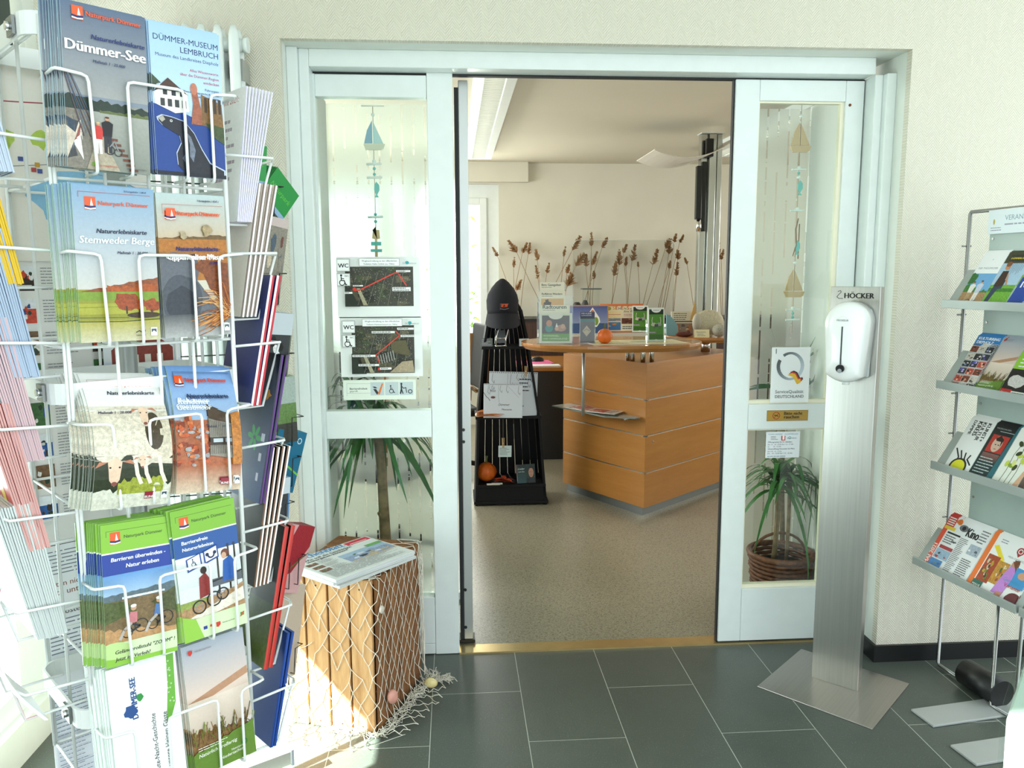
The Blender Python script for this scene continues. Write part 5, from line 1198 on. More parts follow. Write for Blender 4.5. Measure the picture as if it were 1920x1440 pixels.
def a_wcmap(kind):
    A = Art(.289, .213, '#eef2ee', 0, 20 + kind)
    y0, y1, x0, x1 = (.19, .84, .10, .92) if kind == 0 else (.06, .86, .14, .90)
    A.rect(x0, y0, x1, y1, '#46463a', .5)
    R = A.R
    for k in range(26):
        cx, cy = R.uniform(x0, x1 - .1), R.uniform(y0, y1 - .1); w, h = R.uniform(.04, .16), R.uniform(.05, .16)
        A.poly([(min(x1, max(x0, cx)), cy), (min(x1, cx + w), min(y1, cy + .04)), (min(x1, cx + w - .02), min(y1, cy + h)), (max(x0, cx - .02), min(y1, cy + h))], ['#3a3d2c', '#5e5c44', '#4a5238', '#6e6850', '#2e3228'][k % 5], .5)
    for k in range(420):
        x, y = R.uniform(x0 + .02, x1 - .03), R.uniform(y0 + .05, y1 - .03)
        A.rect(x, y, x + .007, y + .008, ['#8f8d84', '#b4b0a4', '#2a2c24'][k % 3])
    A.poly([(x0, y0), (x0 + .18, y0), (x0 + .05, y0 + .3), (x0, y0 + .34)], '#20281c', .3); A.poly([(x0 + .14, y0 + .3), (x0 + .18, y0 + .3), (x0 + .27, y0 + .02), (x0 + .22, y0 + .02)], '#a8a284', .3)
    for k in range(5): A.line([(x0 + .15 + k * .12, y0 + .02), (x0 + .3 + k * .1, y1 - .1)], .004, '#8a8878')
    if kind == 0:
        A.line([(.21, .46), (.27, .455), (.70, .735), (.74, .735), (.84, .53)], .016, '#d2463c'); A.ell(.215, .475, .022, None, '#d8382c')
        for x, y, w, h in ((.09, .40, .10, .03), (.2, .52, .12, .02), (.72, .75, .17, .03), (.67, .44, .22, .065)): A.rect(x, y, x + w, y + h, '#f4f4f0'); A.words(x + .01, y, x + w - .01, y + h, 1 if h < .04 else 2, '#555', .4)
    else:
        A.poly([(.62, .60), (.80, .62), (.86, .35), (.62, .42)], '#5c5638', .2)
        for k in range(7): A.line([(.48 + k * .03, .22 + k * .012), (.46 + k * .03, .36 + k * .014)], .012, '#9a9a94')
        A.poly([(.6, .08), (.9, .08), (.88, .28), (.75, .26)], '#a8987c', .3)
        A.line([(.68, .77), (.73, .70), (.44, .38), (.48, .23)], .012, '#d2463c'); A.rect(.455, .12, .49, .16, '#d8382c')
        for x, y, w in ((.70, .79, .2), (.39, .735, .28), (.74, .67, .18), (.15, .345, .28), (.22, .19, .25), (.48, .13, .14)): A.rect(x, y, x + w, y + .035, '#f4f4f0'); A.words(x + .01, y + .005, x + w - .01, y + .03, 1, '#555', .5)
    A.rect(.28, .85, .76, .97, '#f8faf8'); A.line([(.28, .85), (.76, .85), (.76, .97), (.28, .97), (.28, .85)], .003, '#555')
    A.text('Wegbeschreibung zu den öffentlichen', .31, .92, .42, '#3c4044', .01); A.text(('Toiletten Hafen Schlick (ca. 750m)', 'Toiletten Dümmermuseum (ca. 750m)')[kind], .33, .87, .37, '#3c4044', .01)
    A.text('DÜ', .80, .88, .04, '#889'); A.ell(.855, .905, .022, None, '#3aa0a4', 0, 12, .2); A.text('MMERSEE', .875, .88, .09, '#889')
    sx = .012 if kind == 0 else .035
    for i, yy in ((0, .765), (1, .53)):
        A.rect(sx, yy - .02 * kind, sx + .155, yy + .20 - .02 * kind, '#dfe2e0'); A.line([(sx, yy - .02 * kind), (sx + .155, yy - .02 * kind), (sx + .155, yy + .2 - .02 * kind), (sx, yy + .2 - .02 * kind), (sx, yy - .02 * kind)], .004, '#777'); A.rect(sx + .012, yy + .015 - .02 * kind, sx + .143, yy + .185 - .02 * kind, '#f8f9f8')
    o = -.02 * kind
    A.text('WC', sx + .018, .825 + o, .12, '#1a1c1e', .02); wheelchair(A, sx + .06, .615 + o, .1, '#1a1c1e'); A.text('WC', sx + .09, .675 + o, .05, '#1a1c1e', .01)
    return A
def a_barrfrei():
    A = Art(.258, .072, '#e6eee0', 0, 30); A.line([(.05, .2), (.05, .82), (.53, .82)], .003, '#99a'); A.line([(.05, .34), (.52, .34)], .003, '#99a')
    A.text('Barrierefreiheit', .09, .52, .24, '#2a3036', .015); A.text('geprüft', .09, .40, .11, '#667')
    for k in range(3): A.rect(.375 + k * .2, .22, .56 + k * .2, .88, '#c3cfd0')
    A.poly([(.40, .66), (.44, .66), (.47, .58), (.43, .58)], '#2a2e34'); A.poly([(.41, .54), (.45, .54), (.49, .32), (.46, .26)], '#2a2e34'); A.poly([(.47, .28), (.53, .82), (.55, .80), (.50, .26)], '#e27a3a')
    wheelchair(A, .66, .50, .085, '#22262a')
    A.ell(.80, .79, .014, None, '#22262a', 0, 10); A.line([(.80, .74), (.80, .52), (.785, .3)], .018, '#22262a'); A.line([(.80, .52), (.82, .3)], .014, '#22262a'); A.line([(.80, .68), (.83, .56), (.86, .6), (.87, .34)], .01, '#22262a'); A.ring(.92, .40, .03, .01, '#22262a')
    return A
def a_quality():
    A = Art(.145, .205, '#f2f4f3', 0, 31); A.text('I', .1, .885, .018, '#333')
    cx, cy = .49, .66; n = 30
    for k in range(n):
        a, b = RAD(125) - 2 * pi * .93 * k / n, RAD(125) - 2 * pi * .93 * (k + 1) / n
        wd = .055 + .035 * abs(cos((a + b) / 2)) ; c = '#%02x%02x%02x' % tuple(int(v * (0.72 + .28 * sin(a * 1.0 + 2))) for v in (196, 208, 216))
        kk = A.w / A.h; A.poly([(cx + r * cos(t), cy + r * sin(t) * kk) for r, t in ((.36, a), (.36, b), (.36 - wd, b), (.36 - wd, a))], c)
    for i, c in enumerate(('#23242a', '#c8322c', '#e8b82c')):
        o = (2 - i) * .028; A.poly([(.43 + o, .50 + o * .9), (.53 + o, .535 + o * .8), (.62 + o, .52 + o * .5), (.70 + o, .42 + o * .5), (.76 + o, .43 + o * .5), (.78 + o * 1.0, .37 + o * .9), (.68 + o, .33 + o * .8), (.58 + o, .46 + o * .5)], c)
        if i == 0: continue
    A.text('ServiceQualität', .12, .17, .74, '#54595c', .002); A.text('DEUTSCHLAND', .12, .085, .75, '#3c4043', .006)
    return A
def a_hours():
    A = Art(.130, .10, '#eef2f4', 0, 32); A.text('TOURIST-INFORMATION DÜMMERLAND', .06, .88, .88, '#3a8aa0'); A.rect(.45, .66, .57, .84, '#d02c30'); A.text('i', .495, .69, .03, '#fff', .05)
    A.words(.14, .68, .36, .84, 3, '#888'); A.ring(.7, .76, .04, .015, '#3aa090'); A.words(.62, .71, .92, .78, 1, '#99a')
    A.text('Öffnungszeiten bis 31. Oktober:', .06, .58, .72, '#26303c', .012); A.text('Mo - Fr   10 - 12:30 Uhr / 13 - 17 Uhr', .06, .49, .76, '#26303c'); A.text('Sa        10 - 12 Uhr', .06, .41, .40, '#26303c')
    A.text('Winteröffnung November bis März:', .06, .32, .80, '#26303c', .012); A.text('Mo + Mi   10 - 12 Uhr', .06, .23, .42, '#26303c'); A.text('Do    10 - 12:30 Uhr / 13 - 16 Uhr', .06, .15, .74, '#26303c'); A.words(.06, .03, .9, .09, 1, '#89a')
    return A
def a_nosmoke():
    A = Art(.157, .04, '#b08a34', .06, 33); A.line([(.005, .03), (.995, .03), (.995, .97), (.005, .97), (.005, .03)], .006, '#5a4418')
    A.ring(.23, .5, .09, .016, '#a02a24'); A.line([(.17, .28), (.29, .72)], .016, '#a02a24'); A.line([(.18, .55), (.28, .45)], .02, '#3a2c14')
    A.text('Bitte nicht', .42, .56, .44, '#241c0c', .03); A.text('rauchen', .42, .22, .36, '#241c0c', .03)
    return A
def a_list(sd, bl=0):
    A = Art(.21, .26, '#e9e7e2', .01, sd); R = A.R
    cols = ['#3f6a3a', '#3a2c26', '#28489a', '#c8452c', '#7a5a3a', '#2c5a9a']
    for k in range(4):
        y = .78 - k * .2
        for x in (.06, .56):
            j = R.randrange(6); A.photo(x, y, x + .13, y + .15, [cols[j], cols[(j + 2) % 6], '#e8e6e0', '#2a3a2a'], 6, .4, .4, '#e8ecef' if j % 2 else None); A.words(x + .17, y, x + .42, y + .15, 8, '#808288', .25)
    A.text('www.duemmersee.de', .5, .05, .36, '#33363a', .01, it=.2); A.text('www.duemmertours.de', .46, .015, .42, '#33363a', .01, it=.2)
    return A
def a_lakemap():
    A = Art(.24, .31, '#efeae0', .02, 50); A.ell(.58, .33, .36, .15, '#93c6e6', .08, 24, .1); A.text('See', .6, .3, .12, '#d6e8f0', .02, rot=.4)
    A.line([(0, .78), (.35, .8), (.8, .66), (1, .58)], .008, '#a84a5a'); A.line([(0, .46), (.4, .5), (.8, .44), (1, .36)], .005, '#8a8c94')
    for x, y in ((.3, .62), (.72, .74), (.1, .6), (.8, .9)): A.ell(x, y, .05, .05, '#b8d05c', .1, 10, .3)
    A.words(.5, .82, .75, .88, 2, '#444', .5)
    for k in range(10): A.rect(.45 + k * .045, .06, .453 + k * .045, .06 + .12 * A.R.uniform(.3, 1), '#8a8c94'); A.rect(.44 + k * .045, .03, .465 + k * .045, .05, ['#b04a4a', '#4a5a9a'][k % 2])
    for k in range(8): x, y = A.R.uniform(.15, .9), A.R.uniform(.44, .56); A.rect(x, y, x + .03, y + .022, ['#b04a4a', '#4a5a9a', '#c89a3a'][k % 3])
    return A
def a_table():
    A = Art(.21, .50, '#f0f2f4', 0, 51)
    A.line([(.02, .985), (.98, .985)], .006, '#333'); A.words(.02, .88, .7, .97, 7, '#7c8290', .28)
    A.text('Daten nicht korrekt? Im Zweifelsfall', .04, .84, .92, '#8a5a4a', .01); A.text('bitte unter der Telefonnr. 2421', .04, .81, .86, '#8a5a4a', .01)
    A.text('Infostelle Dümmerland, Große', .1, .74, .8, '#33363a', .01); A.words(.04, .6, .9, .73, 9, '#7c8290', .28); A.rect(.3, .6, .34, .62, '#c8342c')
    A.text('www.samtgemeinde-lemfoerde.de', .2, .53, .7, '#33363a', .01)
    A.rect(.02, .08, .98, .48, '#e4e8ee')
    for k in range(26):
        y = .47 - k * .015; A.words(.03, y - .012, .3, y, 1, '#8f94a2', .25)
        for j in range(7): A.rect(.36 + j * .085, y - .009, .41 + j * .085, y - .0055, '#a0a6b8')
        if k % 6 == 0: A.line([(.02, y), (.98, y)], .004, '#6a7290')
    return A
def plain(w, h, c, sd=1, a=.03, fn=None):
    A = Art(w, h, c, a, sd)
    if fn: fn(A)
    return A
def a_news():
    A = Art(.32, .24, '#d3d6d2', .01, 60)
    A.text('wochenblatt', .04, .89, .62, '#3f77a8', .03, hs=1.3); A.words(.7, .9, .95, .98, 3, '#789', .3); A.rect(.0, .855, 1, .862, '#8aa'); A.rect(.74, .80, .98, .99, '#d8dcd8')
    A.rect(.68, .86, .98, .98, '#c83a4a', .05); A.rect(.72, .885, .94, .90, '#e9e6e2')
    A.text('„Wie soll die Geschichte', .08, .79, .60, '#2a2c30', .02); A.text('weitergehen können?"', .10, .73, .52, '#2a2c30', .02)
    A.photo(.40, .34, .98, .64, ['#8a9ab4', '#4a6a3a', '#c8ccd8', '#3a3c44', '#b0a48c'], 16, .4, .3, '#9ab0c4'); A.rect(.78, .62, .98, .7, '#6aa05a', .1)
    for k in range(3): A.photo(.04, .60 - k * .14, .16, .68 - k * .14, ['#7a5a4a', '#4a6a3a', '#c8b8a4'], 5, .4); A.words(.18, .58 - k * .14, .36, .70 - k * .14, 7, '#5a5c60', .3)
    A.words(.04, .05, .96, .31, 16, '#6a6c70', .3); A.rect(.4, .32, .98, .335, '#c8a87a')
    return A

# ---------------------------------------------------------------- revolving leaflet rack
RC = Vector((-0.519, 1.315)); RA = RAD(40)
RM = T(RC.x, RC.y, 0, RA)

def rack():
    t = empty('leaflet_rack', (RC.x, RC.y, 0), RA, 'white wire revolving leaflet rack in the left foreground', 'leaflet rack')
    MB().tube([(0, 0, .10), (0, 0, 1.76)], .014, 14).build('pole', mat('grey_tube', '#a9adac', .35, .6), t)
    for z in (.745, 1.232, 1.728):
        h, g, r = .138, .108, .03; P = []
        for cx, cy, a0 in ((h - r, g - r, 0), (-h + r, g - r, pi / 2), (-h + r, -g + r, pi), (h - r, -g + r, 1.5 * pi)):
            for k in range(6): a = a0 + pi / 2 * k / 5; P.append((cx + r * cos(a), cy + r * sin(a)))
        n = len(P); vs = []
        for x, y in P:
            for s, zz in ((1, 0), (1, .03), (.975, .03), (.975, 0)): vs.append((x * s, y * s, z + zz))
        MB().add(vs, [(i * 4 + k, ((i + 1) % n) * 4 + k, ((i + 1) % n) * 4 + (k + 1) % 4, i * 4 + (k + 1) % 4) for i in range(n) for k in range(4)]).build('ring_band', WIREW, t)
        b = MB()
        for s in (-1, 1): b.box(-.002, .002, -h + .004, h - .004, 0, .022, M=T(0, 0, z + .004, s * pi / 4)) if 0 else b.box(-.0025, .0025, -g + .004, g - .004, z + .004, z + .024, M=T(s * .05, 0, 0))
        b.build('cross_bar', WIREW, t)
        cl = MB().box(-.143, -.139, -.075, -.045, z + .003, z + .027).build('clip', mat('clip_metal', '#7c807e', .35, .9), t)
        MB().tube([(-.148, -.06, z + .015), (-.14, -.06, z + .015)], .006, 8).build('screw', CHROME, cl)
    # four wire panels
    for k in range(4):
        F = T(0, 0, 0, (0, -pi / 2, pi, pi / 2)[k]); b = MB()
        for x in (-.118, -.055, 0.004, .055, .118):
            if k == 1 and x > -.1 and x < .1 and x != 0.004: continue
            b.tube([(x, -.122, .62), (x, -.122, 1.75)], .0026, 8, M=F)
        for z in (.63, .86, 1.09, 1.32, 1.55, 1.745): b.tube([(-.118, -.119, z - .008), (.118, -.119, z - .008)], .0024, 6, M=F)
        b.build('wire_panel', WIREW, t)
    # legs
    for k in range(4):
        a = k * pi / 2 - RAD(25)
        c, s = cos(a), sin(a)
        t_ = t; lg = t = MB().box(.0, .40, -.013, .013, .075, .115, M=T(0, 0, 0, a)).build('leg', ALU, t_, .003)
        MB().box(.40, .406, -.014, .014, .074, .116, M=T(0, 0, 0, a)).build('leg_cap', mat('grey_cap', '#6a7076', .4), t)
        MB().tube([(.36 * c - .012 * -s, .36 * s - .012 * c, .034), (.36 * c + .012 * -s, .36 * s + .012 * c, .034)], .034, 20).build('castor', WHITE, t)
        MB().tube([(.36 * c, .36 * s, .05), (.36 * c, .36 * s, .08)], .009, 8).build('castor_stem', CHROME, t); t = t_
    return t
RACK = rack()

def pocket_wire(F, zb, dep=.168, l=True, m=WIREW, hz=.118, name='pocket_wire', r=.0022):
    y0, y1 = -.119, -dep
    def bend(P):
        out = [Vector(P[0])]
        for a, b, c in zip(P, P[1:], P[2:]):
            a, b, c = Vector(a), Vector(b), Vector(c); ra = min(.008, (b - a).length * .4, (c - b).length * .4)
            p, q = b + (a - b).normalized() * ra, b + (c - b).normalized() * ra
            out += [p, b.lerp((p + q) / 2, .45), q]
        out.append(Vector(P[-1])); return out
    for P in ([(-.122, y0 + .01, zb + hz), (-.122, y1, zb + hz + .004), (-.082, y1, zb + hz), (-.078, y1, zb - .006), (-.078, y0, zb - .006)],
              [(-.033, y0, zb - .006), (-.033, y1, zb - .006), (-.033, y1, zb + hz), (.043, y1, zb + hz), (.043, y1, zb - .006), (.043, y0, zb - .006)],
              [(.082, y0, zb - .006), (.082, y1, zb - .006), (.082, y1, zb + hz), (.122, y1, zb + hz + .004), (.122, y0 + .01, zb + hz)]):
        MB().tube(bend(P), r, 8, M=F).build(name, m, RACK)

FF, FL, FR = T(), T(0, 0, 0, -pi / 2), T(0, 0, 0, pi / 2)
ZB = [1.553, 1.322, 1.090, .857, .635]
for z in ZB: pocket_wire(FF, z)

def pile(F, x, zb, me, n, gap, front, behind, grp, lean=0.0, roll=0.0, fan=0.0, y=-.162, seed=0, name='leaflet', cat='leaflet', zj=.003):
    """n copies one behind the other in a pocket"""
    R = random.Random(seed)
    for i in range(n):
        M = RM @ F @ T(x - .0017 * i + R.uniform(-.0012, .0012) * (i > 0), y + i * gap, zb + (R.uniform(0, zj) if i else 0), 0, -(lean + fan * i), roll + (R.uniform(-.01, .01) if i else 0))
        place(name, me, M, front if i == 0 else behind, cat, grp if n > 1 else None)

def front_piles():
    bel = lambda v: Vector((v.x, v.y - .022 * sin(pi * min(1, max(0, v.z / .21))) + .075 * (v.z / .21) ** 2.2, v.z - .025 * (v.z / .21) ** 2.2))
    bel2 = lambda v: Vector((v.x, v.y - .006 * sin(pi * min(1, max(0, v.z / .21))) + .05 * (v.z / .21) ** 2.0, v.z - .018 * (v.z / .21) ** 2))
    P = [
     (-.1125, 0, a_see(), 11, .0030, 'grey blue lake map leaflet showing two cyclists at the front of the top left pocket', 'lake map leaflets', 0, .025, .002, '#dfeef4', '#8fc4dc', None, 'leaflet about the lake with two cyclists'),
     (.002, 0, a_museum(), 5, .003, 'blue museum leaflet with a sea lion at the front of the top right pocket', 'museum leaflets', 0, .0, .002, '#e9eef4', '#6f8ab8', None, ''),
     (-.1125, 1, a_stem(), 13, .0026, 'map leaflet with green fields and autumn trees in the second pocket on the left', 'green field leaflets', .0, .01, .006, '#dff0dc', '#86cf96', None, ''),
     (-.001, 1, a_moor(), 12, .0026, 'brown moor leaflet with orange grass in the second pocket on the right', 'moor leaflets', .0, -.01, .004, '#c9c8ac', '#3c4630', None, ''),
     (-.117, 2, a_sheep(), 12, .0027, 'curled leaflet with grazing sheep in the third pocket on the left', 'sheep leaflets', .02, .10, .005, '#e9efe8', '#6d8c80', bel, ''),
     (.000, 2, a_geest(), 12, .0026, 'blue and rust leaflet of reddish moor trees in the third pocket on the right', 'rust moor leaflets', .06, .10, .006, '#dbe8da', '#5f9a6a', bel2, ''),
     (-.112, 3, a_barr(), 13, .0026, 'green leaflet with two wheelchair users on sand in the fourth pocket on the left', 'wheelchair leaflets', .09, .055, .003, '#bfe0b4', '#3f7a34', None, ''),
     (.000, 3, a_frei(), 11, .0026, 'green leaflet with handbike rider at a lake in the fourth pocket on the right', 'handbike leaflets', .06, -.03, .004, '#b2dc9e', '#2f6a2a', None, ''),
     (-.108, 4, a_nacht(), 12, .0024, 'white bedtime story leaflet with sideways lettering in the bottom left pocket', 'bedtime story leaflets', .10, .0, .003, '#d9f0e0', '#9fd0b4', None, ''),
     (.004, 4, a_natur(), 4, .003, 'sunset leaflet with grass and green foot in the bottom right pocket', 'sunset leaflets', .08, -.02, .006, '#dfe6e0', '#a9b4a4', None, ''),
    ]
    for i, (x, r, A, n, gap, fl, gr, lean, roll, fan, e, ec, bend, _) in enumerate(P):
        me = sheet_mesh('leaflet', A, gap * .8, e, '#e9ece6', bend, pages=2, ecover=ec)
        gr2 = gr + ' in the front of the rack'
        b = 'copy behind the ' + ' '.join(fl.split(' at the front')[0].split(' in the ')[0].split()[:12])
        pile(FF, x, ZB[r], me, n, gap, fl, b, gr2, lean, roll, fan, seed=i)
front_piles()

def side_piles():
    # left face: piles seen on edge, leaning outwards
    L = [(1.545, '#3f567a', '#b9c6d6', '#3a4a7a', 8, 'white and navy', .20), (1.40, '#f2c400', '#d8b000', '#a07c00', 8, 'bright yellow', .18), (1.275, '#5f7a9a', '#9fb0c6', '#2a3660', 12, 'blue grey', .2),
         (1.16, '#8ea2ae', '#c9a9ae', '#8a6a74', 11, 'grey with pink tinted edges', .2), (1.035, '#c84a4a', '#cf9a94', '#a02a2a', 10, 'red edged', .21), (.905, '#eef2f4', '#c6cdca', '#8f9a97', 15, 'thick white', .2), (.785, '#e05a72', '#f4eef0', '#b02a44', 2, 'curled red and white', .21)]
    for i, (zb, c, e, ec, n, w, h) in enumerate(L):
        A = Art(.108, h, c, .1, 70 + i); A.photo(.05, .05, .95, .6, [c, '#e9eef2', '#5a6a8a', '#e8c84a'], 8, .3); A.words(.1, .7, .9, .95, 4, '#334')
        if i == 1: A.text('grill.de', .1, .25, .8, '#7a2a20', .02)
        bend = (lambda v: Vector((v.x, v.y - .03 * sin(pi * min(1, v.z / .21)), v.z))) if i == 6 else None
        me = sheet_mesh('leaflet', A, .0024, e, '#eee', bend, pages=1, ecover=ec)
        R = random.Random(i)
        for k in range(n):
            eme = me
            place('leaflet', eme, RM @ FL @ T(.004 + R.uniform(-.001, .001), -.183 + k * .0026, zb + R.uniform(0, .002), 0, .20 - .004 * k),
                  ('outermost ' if k == 0 else 'inner ') + w + ' leaflet on the left flank of the rack', 'leaflet', w + ' leaflets on the left flank')
        MB().tube([(-.03, -.12, zb - .004), (-.03, -.20, zb - .004), (-.03, -.215, zb + .055), (.10, -.215, zb + .055), (.118, -.205, zb + .05), (.118, -.12, zb + .045)], .0022, 8, M=FL).tube([(.08, -.12, zb - .004), (.08, -.20, zb - .004), (.08, -.215, zb + .055)], .0022, 8, M=FL).build('pocket_wire', WIREW, RACK)
    # right face: brochures leaning outwards, backs towards the camera
    def spot(A, c): A.ell(.5, .3, .25, None, c, .3)
    def b0(A): A.text('Termine 2021:', .1, .9, .7, '#b03a4a', it=.2); A.words(.1, .3, .8, .8, 8, '#a9a')
    def b3(A): A.grad(0, 0, 1, 1, '#4a5f8a', '#0c0c12', .1); [A.ell(.6 + .12 * cos(k), .42 + .05 * sin(k), .09, .02, '#2ea05a', 0, 8, 0, k) for k in range(6)]; [A.ell(.8, .72, .09, .03, '#d8922a', .2, 10, .4) for k in range(1)]; A.words(.8, .1, .9, .5, 3, '#dde', .4)
    def b5(A): A.grad(0, 0, 1, .45, '#5a6b2a', '#2a3a1c', .4); A.text('FREIZEIT', .3, .3, .9, '#d9dcd0', .02, rot=pi / 2); A.words(.2, .75, .8, .9, 3, '#889')
    S = [(1.495, .21, '#f4f4f2', '#e9e6f4', '#b9b4d8', 9, .0028, 'white programme sheet with lilac edges', b0), (1.345, .215, '#e9dfd2', '#f2f4f2', '#6a5a50', 4, .007, 'cream covered magazine with white page edges', None),
         (1.20, .215, '#2b3570', '#b81a2c', '#f4e6e6', 2, .009, 'navy brochure with red spine', None), (1.035, .25, '#0c0c12', '#5a2a7a', '#2c2a3c', 2, .006, 'black brochure with purple edge and green flower', b3),
         (.895, .235, '#16161a', '#f0e9de', '#6a4a34', 4, .007, 'black covered magazine with brown and white page edges', None), (.745, .245, '#14181a', '#b02c26', '#c8403a', 2, .009, 'black and green leisure magazine with red edge', b5),
         (.60, .20, '#1c3c7c', '#234a9a', '#1a3a7c', 2, .006, 'dark blue brochure', None)]
    for i, (zb, h, c, e, ec, n, gap, w, fn) in enumerate(S):
        A = plain(.12, h, c, 80 + i, .05); B = plain(.12, h, c, 90 + i, .05, fn)
        me = sheet_mesh('magazine', A, gap * .85, e, c, None, pages=2, ecover=ec, back_art=B)
        for k in range(n):
            place('magazine', me, RM @ FR @ T(-.118, -.162 + k * gap, zb, 0, .22 - .012 * k), ('innermost ' if k == n - 1 else 'outer ') + ' '.join(w.split()[:8]) + ' on the right flank of the rack', 'magazine', w + 's on the right flank')
        MB().tube([(-.10, -.12, zb - .004), (-.10, -.175, zb - .004), (-.10, -.21, zb + .10), (0.02, -.21, zb + .10)], .0022, 8, M=FR).tube([(-.122, -.12, zb + .10), (-.122, -.20, zb + .102), (-.10, -.21, zb + .10)], .0022, 8, M=FR).build('pocket_wire', WIREW, RACK)
    # sheets seen through the back panel
    for i, (A, x, z, lab) in enumerate(((a_lakemap(), -.14, 1.435, 'map poster with light blue lake inside the rack'), (a_list(1), -.13, 1.185, 'upper white price list with small cover pictures inside the rack'), (a_list(2), -.125, .965, 'lower white price list with small cover pictures inside the rack'), (a_table(), -.12, .47, 'white timetable sheet at the bottom inside the rack'))):
        place('information_sheet', sheet_mesh('information_sheet', A, .0015), RM @ T(x, .128 + .004 * (i % 2), z, 0, 0, .0), lab, 'information sheet')
    A = Art(.13, .20, '#d9e4f0', .02, 7); A.rect(0, .5, 1, 1, '#e9eef2'); A.poly([(.1, .3), (.1, .6), (.5, .8), (.9, .6), (.9, .3)], '#8a3a2c', .3); A.rect(0, .0, 1, .25, '#6a8a3a', .4); [A.rect(.2 + k * .16, .4, .28 + k * .16, .55, '#e9e4d8') for k in range(4)]
    place('information_sheet', sheet_mesh('information_sheet', A, .0015), RM @ T(.0, .118, 1.165), 'picture of a red half-timbered house inside the rack', 'information sheet')
side_piles()

